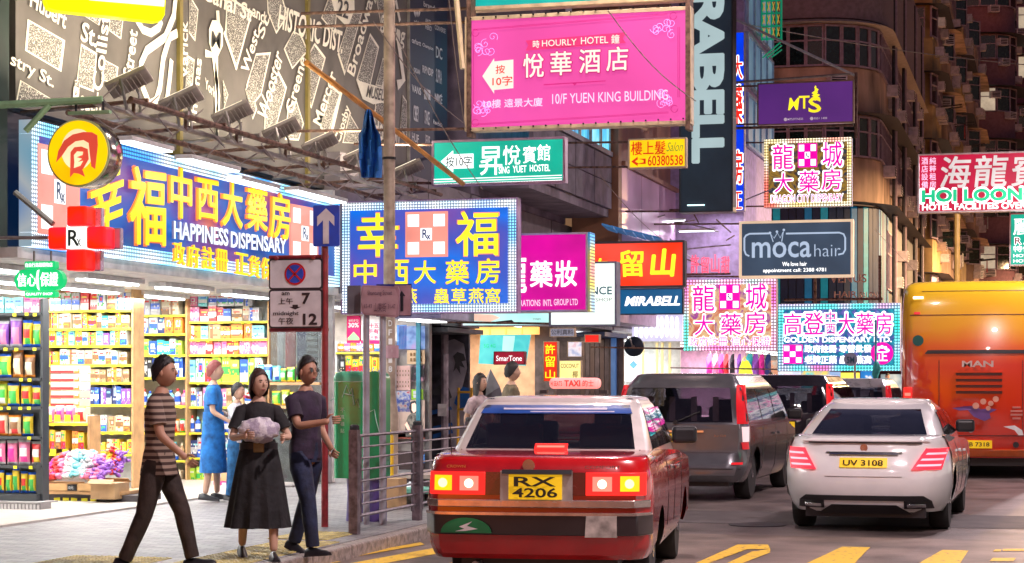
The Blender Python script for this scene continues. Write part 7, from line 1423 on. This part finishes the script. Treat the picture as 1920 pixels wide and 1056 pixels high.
# trolley with yellow handle, plastic bags
q = base(752, 946); tr = T('flatbed_trolley', 'flatbed trolley with a bent yellow handle beside the lamp post', 'trolley', q)
box('deck', M('green_deck', (.15,.45,.35), .5), tr, q.x-.3, q.y-.3, .28, q.x+.55, q.y+.3, .33); tube('handle', M('yellow_tube', (.8,.5,.02), .4), tr, [(q.x-.05,q.y-.2,.33),(q.x-.05,q.y-.2,.95),(q.x-.1,q.y-.2,1.05),(q.x-.2,q.y-.2,1.09)], .022, 10)
for a in (-.2, .45):
    for c_ in (-.22, .22): MB().lathe((q.x+a, q.y+c_, .19), [(.06,-.02),(.06,.02)], 12, 'Y').build('wheel', rubber, tr)
for i, (px, py, sc, c_, lab) in enumerate(((770,944,.14,'white','white and blue plastic bag lying on the pavement edge behind the rail'),(702,925,.17,'white','white plastic bag propped against the postbox pedestal'))):
    p_ = base(px, py); b = MB(); 
    for k_ in range(1): b.ell(p_+Vector((0,0,sc*.8)), (sc*1.3, sc, sc*.9), 14, 9)
    rr2 = random.Random(i); b.v = [(v[0]+rr2.uniform(-.03,.03), v[1]+rr2.uniform(-.03,.03), v[2]+rr2.uniform(-.03,.03)) for v in b.v]; o = b.build('plastic_bag', M('white_plastic_film', (.75,.8,.85), .3, var=.1), None, recalc=False); tag(o, lab, 'bag'); 
p_ = base(706, 958); cbx = T('cardboard_box', 'small cardboard box behind the twin posts', 'box', p_); MB().rbox(p_+Vector((-.05,.5,.18)), (.4,.3,.34)).build('carton', M('cardboard'), cbx); 
kx = T('planter_box', 'low dark stone planter edge behind the guard rail', 'planter', (-6.9, 22, .126)); box('wall', M('dark_stone', (.12,.08,.09), .8, bump=.3), kx, -7.6, 23.0, .126, -6.7, 26.5, .42); box('rim', M('worn_rim', (.4,.3,.27), .6), kx, -7.65, 22.95, .421, -6.65, 26.55, .47)
# bamboo pole with blue cloth
bm_ = T('bamboo_pole', 'orange bamboo pole slanting down across the hoarding', 'pole', at(575, 24, 118)); a_, b_ = at(575, 24, 118), at(712, 26, 222); c_ = at(868, 28.3, 345)
MB().tube([a_+(b_-a_)*i/6 for i in range(7)]+[b_+(c_-b_)*i/6 for i in range(1, 7)], [.032 if i % 2 else .038 for i in range(13)], 8).build('stem', M('orange_bamboo', (.55,.24,.05), .5, var=.2, stretch=(1,1,1)), bm_, smooth=True)
bc = T('blue_cloth', 'blue cloth hanging from the bamboo pole', 'cloth', at(690, 25.6, 270)); rows = []
for j in range(12):
    t_ = j/11; hw = 13+8*math.sin(t_*2.4)-(8*(1-t_) if t_ < .3 else 0); cx = 690+6*t_; rows.append([at(cx-hw+2*hw*i/8, 25.6+.10*math.sin(i*1.9+j*.5), 205+128*t_) for i in range(9)])
back_ = [[v+Vector((.0,.03,0)) for v in r2] for r2 in rows]; b = MB(); b.grid(rows); b.grid([list(reversed(r2)) for r2 in back_]); b.build('cloth', M('bright_blue_cloth', (.03,.20,.65), .7, var=.2), bc, smooth=True)
# loose cables over the street
cabm = M('thin_cable', (.3,.25,.22), .6)
for i, (a, b2, lab) in enumerate((((840,22,-20),(872,25,240),'thin cable running down to the left post of the pink sign'),((700,23,40),(868,27.5,230),'thin cable crossing the navy logo column'),((740,23,60),(905,28,355),'thin cable sagging behind the lamp post to the teal sign'),((1366,50,40),(1925,70,122),'pale cable crossing high before the curved corner tenement'),((860,29,360),(1140,34,600),'thin cable from the teal sign down to the white lightbox'),((1125,36,330),(1270,42,470),'pale cable crossing the lilac cladding'),((1140,25,20),(1305,25.4,190),'dark cable crossing the right half of the pink sign'),((1640,60,430),(1860,60,640),'dark cable dropping under the crimson hotel sign'))):
    p0, p1 = at(a[0], a[1], a[2]), at(b2[0], b2[1], b2[2]); n = 10; pts = [p0+(p1-p0)*k_/n+Vector((0,0,-.12*math.sin(math.pi*k_/n))) for k_ in range(n+1)]; o = MB().tube(pts, .007 if i != 3 else .015, 5).build('cable', cabm if i != 3 else steel, None, smooth=True); tag(o, lab, 'cable')
# blue striped canopy under the lilac wall
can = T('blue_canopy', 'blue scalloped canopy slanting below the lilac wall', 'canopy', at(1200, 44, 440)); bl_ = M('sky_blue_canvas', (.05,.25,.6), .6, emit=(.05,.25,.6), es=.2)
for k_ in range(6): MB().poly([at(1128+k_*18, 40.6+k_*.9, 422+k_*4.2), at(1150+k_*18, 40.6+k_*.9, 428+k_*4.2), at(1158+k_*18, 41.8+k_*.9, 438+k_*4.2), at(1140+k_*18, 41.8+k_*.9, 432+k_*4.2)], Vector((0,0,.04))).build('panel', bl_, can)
# ================================================================ PEOPLE
def skin_mesh(J, E, name, mats, parent, sub=2, root=0, extra=None, keep=None):
    me = bpy.data.meshes.new(name); names = list(J); idx = {n: i for i, n in enumerate(names)}
    me.from_pydata([J[n][0] for n in names], [(idx[a], idx[b_]) for a, b_ in E], [])
    o = bpy.data.objects.new(name, me); COL.objects.link(o); m = o.modifiers.new('s', 'SKIN'); m.use_smooth_shade = True; s = o.modifiers.new('u', 'SUBSURF'); s.levels = sub
    for i, n in enumerate(names):
        v = me.skin_vertices[0].data[i]; r_ = J[n][1]; v.radius = r_ if isinstance(r_, tuple) else (r_, r_); v.use_root = (i == root)
    dg = bpy.context.evaluated_depsgraph_get(); ev = o.evaluated_get(dg); out = bpy.data.meshes.new_from_object(ev)
    bpy.data.objects.remove(o); bpy.data.meshes.remove(me)
    b = MB(); b.add([v.co[:] for v in out.vertices], [tuple(p.vertices) for p in out.polygons]); bpy.data.meshes.remove(out)
    if extra: extra(b)
    return b.build(name, mats, parent, smooth=True, sharp=180)
SKIN = dict(tan=M('skin_tan', (.42,.22,.14), .5, var=.05), pale=M('skin_pale', (.60,.38,.27), .5, var=.05), brown=M('skin_brown', (.22,.11,.07), .5, var=.05))
def V3(*a): return Vector(a)
def person(label, px, D, rz, h=1.70, sk='pale', top='shirt', topm=None, botm=None, hair=None, hairlen=0, lf=(25,10), rf=(-20,25), la=(20,40,0), ra=(-20,30,0), female=False, skirt=None, lean=0, z=.126, head_turn=0, bare_arms=True, glasses=False, item=None, long_sleeve=False, spread=.03, shoes=None, belt=None, hem=(0,0)):
    r = T('person', label, 'person', (0,0,0)); k = h/1.70; w = .9 if female else 1.0; sm = SKIN[sk]
    hip = V3(0,0,.92); J = {}; L_ = math.radians(lean)
    def up(d, fwd=0, side=0): return hip+V3(side, math.sin(L_)*d+fwd, math.cos(L_)*d)
    J['pelvis'] = (hip, (.115*w,.09)); J['waist'] = (up(.18), (.125*w,.085)); J['chest'] = (up(.36), (.15*w,.10)); J['upper'] = (up(.465), (.085*w,.055)); J['neck'] = (up(.535), .056); J['skull'] = (up(.59,.015), .055)
    E = [('pelvis','waist'),('waist','chest'),('chest','upper'),('upper','neck'),('neck','skull')]; hands = {}
    for s_, A_, sd in ((-1, la, 'l'), (1, ra, 'r')):
        sh = up(.45, 0, s_*.175*w); J['sh'+sd] = (sh, .046*w); a, bnd, ab = map(math.radians, A_)
        el = sh+V3(s_*math.sin(ab+.12)*.27, math.sin(a)*.27, -math.cos(a)*.27*math.cos(ab)); J['el'+sd] = (el, .042*w)
        inward = -s_*(.35 if bnd > 1.0 else .05); fa = a+bnd; wr_ = el+V3(inward*.24, math.sin(fa)*.24, -math.cos(fa)*.24); J['wr'+sd] = (wr_, .028*w); hands[sd] = (wr_, (wr_-el).normalized(), s_)
        J['pm'+sd] = (wr_+(wr_-el).normalized()*.05, (.036,.020)); E += [('upper','sh'+sd),('sh'+sd,'el'+sd),('el'+sd,'wr'+sd),('wr'+sd,'pm'+sd)]
    feet = {}
    for s_, A_, sd in ((-1, lf, 'l'), (1, rf, 'r')):
        hp = hip+V3(s_*.09, 0, -.05); a, bnd = map(math.radians, A_); kn = hp+V3(s_*spread, math.sin(a)*.42, -math.cos(a)*.42); an = kn+V3(0, math.sin(a-bnd)*.40, -math.cos(a-bnd)*.40)
        J['hp'+sd] = (hp, .088); J['kn'+sd] = (kn, .058); J['an'+sd] = (an, .038); E += [('pelvis','hp'+sd),('hp'+sd,'kn'+sd),('kn'+sd,'an'+sd)]; feet[sd] = an
    low = min(f.z for f in feet.values())-.075; dz = V3(0,0,-low)
    hc = up(.695, .025)
    def extra(b):                                        # head, ears, nose and fingers grow on the same mesh
        Mh = Matrix.Rotation(math.radians(head_turn), 3, 'Z')
        vs = []; n, m = 16, 12
        for i in range(m+1):
            ph = math.pi*i/m
            for j in range(n):
                t_ = 2*math.pi*j/n; x, y, zq = math.sin(ph)*math.cos(t_), math.sin(ph)*math.sin(t_), -math.cos(ph)
                rx_, ry_ = .074, .095; jaw = max(0, -zq); x *= rx_*(1-.28*jaw*jaw); y = y*ry_*(1-.15*jaw) + (.012 if y > 0 and zq < .1 else 0)
                if y > 0 and abs(zq-.05) < .12: y -= .008*(1-abs(x)/.07)
                vs.append(hc+Mh@V3(x, y, zq*.118))
        fs = []
        for i in range(m):
            for j in range(n): q_ = (j+1) % n; fs.append((i*n+j, i*n+q_, (i+1)*n+q_, (i+1)*n+j))
        b.add(vs, fs); b.tube([hc+Mh@V3(0,.090,.02), hc+Mh@V3(0,.106,-.012), hc+Mh@V3(0,.092,-.022)], [.008,.014,.008], 6)
        for s_ in (-1,1): b.ell(hc+Mh@V3(s_*.076,0,-.005), (.010,.018,.03), 8, 6)
        for sd, (wr_, d, s_) in hands.items():
            side = d.cross(V3(s_,0,0)); side = side.normalized() if side.length > .1 else V3(0,1,0); nrm = d.cross(side).normalized()
            for q_ in range(4):
                o_ = wr_+d*.075+side*(-.027+q_*.018); L2 = (.060,.070,.066,.052)[q_]; b.tube([o_, o_+d*L2*.5+nrm*.004, o_+d*L2*.85+nrm*s_*.02, o_+d*L2*.95+nrm*s_*.035], [.0095,.009,.008,.006], 6)
            b.tube([wr_+d*.03+side*-.03, wr_+d*.06+side*-.05, wr_+d*.09+side*-.052], [.012,.010,.008], 6)
    JJ = {n: (v[0]+dz, v[1]) for n, v in J.items()}; hc = hc+dz; hands = {a: (q_[0]+dz, q_[1], q_[2]) for a, q_ in hands.items()}
    def keep(names_, grow, over={}): return {n: (JJ[n][0], tuple(x+grow for x in JJ[n][1]) if isinstance(JJ[n][1], tuple) else JJ[n][1]+grow) if n not in over else over[n] for n in names_}
    body = skin_mesh(JJ, E, 'body', [sm], r, extra=extra)
    Mh = Matrix.Rotation(math.radians(head_turn), 3, 'Z'); ink_ = M('eye_dark', (.02,.015,.015), .3); lip = M('lip', (.35,.1,.09), .5)
    for s_ in (-1,1):
        MB().ell(hc+Mh@V3(s_*.030,.088,.012), (.010,.006,.0045), 8, 6).build('eye', ink_, body, smooth=True); MB().tube([hc+Mh@V3(s_*.016,.096,.032), hc+Mh@V3(s_*.045,.086,.032)], .004, 5).build('eyebrow', hair or ink_, body)
    MB().ell(hc+Mh@V3(0,.092,-.055), (.022,.006,.006), 8, 5).build('mouth', lip, body)
    # clothes
    def loft(rings, b, seed=1):
        rr3 = random.Random(seed); P_ = []
        for c_, rx_, ry_ in rings: P_.append([c_+V3(math.cos(q_)*rx_*(1+.035*math.sin(q_*7+c_.z*47)), math.sin(q_)*ry_*(1+.07*math.sin(q_*6+c_.z*61)), 0) for q_ in [2*math.pi*i/24 for i in range(24)]])
        b.grid(P_, closed_u=True); b.add(P_[0], [tuple(range(24))]); b.add(P_[-1], [tuple(range(24))])
    pv_, wa_, ch_, up_, nk_ = (JJ[q_][0] for q_ in ('pelvis','waist','chest','upper','neck')); b = MB()
    loft([(pv_+V3(0,0,-(.07+hem[0]) if botm else 0), .168*w+hem[1], .122+hem[1]), (pv_+V3(0,0,.03), .165*w, .122), (pv_+(wa_-pv_)*.6, .152*w, .112), (wa_, .150*w, .110), (ch_+(wa_-ch_)*.5, .160*w, .115), (ch_, .172*w, .118), (up_+(ch_-up_)*.4, .178*w, .108), (up_+V3(0,0,.015), .172*w, .092), (up_+V3(0,0,.035), .135*w, .082), (up_+V3(0,0,.052), .095*w, .072), (up_+V3(0,0,.066), .064, .060)], b)
    for sd in 'lr':
        sh, el, wr_ = (JJ[q_+sd][0] for q_ in ('sh','el','wr')); sg = -1 if sd == 'l' else 1; s0 = sh+V3(-sg*.06,0,.02)
        if long_sleeve: b.tube([s0, sh+V3(0,0,-.01), sh+(el-sh)*.5, el, el+(wr_-el)*.5, el+(wr_-el)*.95], [.050,.066,.060,.054,.046,.038], 14)
        else: b.tube([s0, sh+V3(0,0,-.01), sh+(el-sh)*.35, sh+(el-sh)*.68], [.050,.066,.066,.070], 14)
    b.build(top, topm, r, smooth=True, sharp=70)
    if skirt:
        rings = []; c0 = JJ['waist'][0]
        for i in range(9):
            t_ = i/8; zq = c0.z-(c0.z-skirt[1])*t_; wx = .15+skirt[2]*t_**.8; rings.append([V3(math.cos(a_)*wx*(1+.07*math.sin(a_*9+1+t_*1.5)*t_), math.sin(a_)*(wx*.85)*(1+.11*math.sin(a_*11+t_)*t_)+c0.y*(1-t_), zq) for a_ in [2*math.pi*q_/64 for q_ in range(64)]])
        b = MB(); b.grid(rings, closed_u=True); b.add(rings[-1], [tuple(range(64))]); b.build('skirt', skirt[0], r, smooth=True)
    if botm:
        b = MB(); loft([(pv_+V3(0,0,-.10), .150*w, .112), (pv_+V3(0,0,-.03), .158*w, .116), (pv_+V3(0,0,.07), .150*w, .108)], b)
        for sd in 'lr':
            hp, kn, an = (JJ[q_+sd][0] for q_ in ('hp','kn','an')); b.tube([hp+V3(0,0,.03), hp+(kn-hp)*.25, hp+(kn-hp)*.65, kn, kn+(an-kn)*.3, kn+(an-kn)*.7, kn+(an-kn)*.93, kn+(an-kn)*.98], [.085,.100,.082,.070,.068,.060,.060,.055], 16)
        b.build('trousers', botm, r, smooth=True, sharp=70)
    if belt: c0 = JJ['pelvis'][0]+V3(0,0,.10); MB().lathe(c0, [(.172,-.03),(.178,-.03),(.178,.05),(.172,.05)], 28, sx=1.0, sy=.82).build('belt', black, r, smooth=True); MB().rbox(c0+V3(.02,.150,.01), (.10,.03,.09)).build('buckle', belt, r, bevel=.01)
    for sd in 'lr':
        an = JJ['an'+sd][0]; a_, bn = map(math.radians, lf if sd == 'l' else rf); pitch = max(-.6, min(.5, (a_-bn)))
        d = V3(0, math.cos(pitch), math.sin(pitch)*.7); u = V3(0, -d.z, d.y); b = MB(); ringz = []
        for t_, w_, hgt in ((-.08,.034,.07),(-.04,.042,.085),(.03,.043,.075),(.10,.046,.055),(.16,.044,.045),(.19,.028,.03)):
            c_ = an+d*t_-u*.075; ringz.append([c_+V3(w_*math.cos(q_),0,0)+u*(hgt*max(0,math.sin(q_)) if math.sin(q_) > 0 else 0) for q_ in [2*math.pi*i/12 for i in range(12)]])
        b.grid(ringz, closed_u=True); b.add(ringz[0], [tuple(range(12))]); b.add(ringz[-1], [tuple(range(12))]); b.build('shoe', shoes or black, r, smooth=True)
    if hair:
        vs = []; n, m = 18, 10; drop = hairlen
        for i in range(m+1):
            ph = math.pi*(.5+.5*i/m) if False else math.pi*(1-i/m)
            for j in range(n):
                t_ = 2*math.pi*j/n; front = max(0, math.sin(t_)); fs_ = math.sin(t_); lim = (.52+(.28-.52)*fs_**.7 if fs_ > 0 else .52+.17*min(1, -fs_*1.8)) + (.10 if hairlen and fs_ < .45 else 0); p2 = ph*lim; rr_ = 1.12+.05*math.sin(j*3.7+i*2.3)+.03*math.sin(j*1.3-i*4.1); x, y, zq = math.sin(p2)*math.cos(t_)*.078*rr_, math.sin(p2)*math.sin(t_)*.100*rr_-.006, math.cos(p2)*.124*rr_
                if drop and i < 3 and front < .45: zq -= drop*(3-i)/3; x *= 1.1; y *= 1.1
                vs.append(hc+Mh@V3(x, y, zq+.006))
        fs = []
        for i in range(m):
            for j in range(n): q_ = (j+1) % n; fs.append((i*n+j, i*n+q_, (i+1)*n+q_, (i+1)*n+j))
        b = MB(); b.add(vs, fs); b.build('hair', hair, r, smooth=True)
    if glasses:
        for s_ in (-1,1): MB().lathe(hc+Mh@V3(s_*.032,.104,.012), [(.018,-.001),(.018,.001)], 12, 'Y').build('spectacle_lens', M('lens_dark', (.03,.03,.03), .1), r)
    if item: item(r, JJ, hands, hc)
    for ch in r.children: ch.scale = (k,)*3
    p_ = at(px, D); r.location = (p_.x, p_.y, z); r.rotation_euler = (0,0,rz); return r
hb = M('black_hair', (.012,.010,.010), .5, bump=.4, bscale=60); hr = M('auburn_dyed_hair', (.22,.035,.03), .5, bump=.4, bscale=60)
stripe = bpy.data.materials.new('striped_brown_knit'); stripe.use_nodes = True; t = stripe.node_tree; pq_ = t.nodes['Principled BSDF']
tc = _n(t, 'ShaderNodeTexCoord'); wv = _n(t, 'ShaderNodeTexWave'); wv.bands_direction = 'Z'; wv.inputs['Scale'].default_value = 6.2; wv.inputs['Distortion'].default_value = .25; rp = _n(t, 'ShaderNodeValToRGB'); rp.color_ramp.elements[0].position = .42; rp.color_ramp.elements[0].color = (.05,.025,.02,1); rp.color_ramp.elements[1].position = .55; rp.color_ramp.elements[1].color = (.30,.22,.17,1)
t.links.new(tc.outputs['Object'], wv.inputs[0]); t.links.new(wv.outputs[0], rp.inputs[0]); t.links.new(rp.outputs[0], pq_.inputs[0]); pq_.inputs['Roughness'].default_value = .85
def cl(n, c, r_=.8): return M(n, c, r_, var=.3, scale=9, bump=.9, bscale=9)
person('person in a brown striped shirt and dark trousers striding right past the pharmacy', 298, 15.7, R(-82), 1.66, hem=(.07,.02), sk='tan', top='shirt', topm=stripe, botm=cl('dark_brown_trousers', (.035,.022,.018)), hair=hb, lf=(22,9), rf=(-12,12), la=(-18,25,8), ra=(14,35,4), lean=2, head_turn=-8)
def armful(r, JJ, hands, hc):
    c_ = JJ['chest'][0]+V3(.02,.22,-.09); b = MB(); b.ell(c_, (.19,.10,.12), 26, 18); rr2 = random.Random(3); b.v = [tuple(c_+(Vector(v)-c_)*(1+.06*math.sin(v[0]*61+v[2]*33)+.06*math.sin(v[2]*77-v[0]*51)+rr2.uniform(-.015,.015))) for v in b.v]; o = b.build('shopping_bag', M('crumpled_white_bag', (.62,.58,.62), .4, col2=(.38,.33,.42), scale=14, bump=1, thr=.5), r, smooth=True, sharp=180)
person('person in black top and long black skirt with a wide belt clutching white bags', 485, 16.5, R(-150), 1.54, 'pale', 'blouse', cl('black_blouse', (.012,.011,.013)), None, M('dark_brown_hair', (.05,.02,.015), .5, bump=.4, bscale=60), .05, lf=(16,14), rf=(-14,10), la=(12,80,18), ra=(12,84,14), female=True, skirt=(cl('black_skirt', (.010,.010,.012)), .30, .15), belt=M('brass_buckle', (.25,.16,.06), .4, .5), item=armful, head_turn=20)
person('person in a navy print tee and dark jeans with glasses walking beside the red post', 573, 17.0, R(-112), 1.66, 'tan', 'tee', cl('navy_print_tee', (.03,.016,.04)), cl('dark_blue_jeans', (.014,.022,.06)), hb, lf=(-14,8), rf=(20,12), la=(-8,60,6), ra=(30,70,8), glasses=True, head_turn=-10)
def dress(r, JJ, hands, hc):
    rings = []; c0 = JJ['waist'][0]
    for i in range(8): t_ = i/7; rings.append([V3(math.cos(a_)*(.15+.06*t_), math.sin(a_)*(.13+.05*t_)*(1+.06*math.sin(a_*6)*t_), c0.z-(c0.z-.35)*t_) for a_ in [2*math.pi*q_/28 for q_ in range(28)]])
    b = MB(); b.grid(rings, closed_u=True); b.add(rings[-1], [tuple(range(28))]); b.build('dress_skirt', cl('bright_blue_dress', (.01,.16,.50)), r, smooth=True)
person('person with short auburn hair in a bright blue dress browsing at the shelves', 400, 24.3, R(-75), 1.64, 'pale', 'dress_top', cl('bright_blue_dress', (.01,.16,.50)), None, hr, lf=(4,4), rf=(-4,4), la=(8,60,4), ra=(5,55,6), female=True, item=dress, z=.15)
person('child in a white vest and blue shorts holding a red toy to the mouth', 444, 24.2, R(-95), 1.38, 'pale', 'vest', cl('white_vest', (.65,.65,.7)), cl('blue_shorts', (.02,.14,.35)), hb, lf=(3,3), rf=(-3,3), la=(35,115,5), ra=(35,118,5), z=.15, item=lambda r, JJ, h, hc: tube('toy', M('red_toy', (.5,.02,.08), .4), r, [hc+V3(-.10,.16,-.09), hc+V3(.1,.16,-.07)], .025))
person('person with short hair in a khaki shirt walking behind the taxi', 958, 26.5, R(-60), 1.70, 'pale', 'shirt', cl('khaki_shirt', (.16,.13,.08)), cl('dark_trousers', (.03,.03,.04)), hb, lf=(20,8), rf=(-18,12), long_sleeve=True)
person('person with long dark hair in a pale top seen over the taxi boot', 898, 25.0, R(-110), 1.52, 'pale', 'top', cl('pale_pink_top', (.5,.4,.42)), cl('dark_trousers', (.03,.03,.04)), hb, .16, female=True, lf=(10,6), rf=(-8,6))
person('person with dark hair standing far back before the pink shops', 1446, 62, R(160), 1.66, 'tan', 'top', cl('dark_red_top', (.2,.03,.05)), cl('dark_trousers', (.03,.03,.04)), hb, .12, female=True, lf=(3,3), rf=(-3,3), glasses=False)
person('person in dark clothes far back beyond the silver estate car', 1664, 70, R(-170), 1.66, 'pale', 'top', cl('black_blouse', (.012,.011,.013)), cl('dark_trousers', (.03,.03,.04)), hb, lf=(8,4), rf=(-8,4))
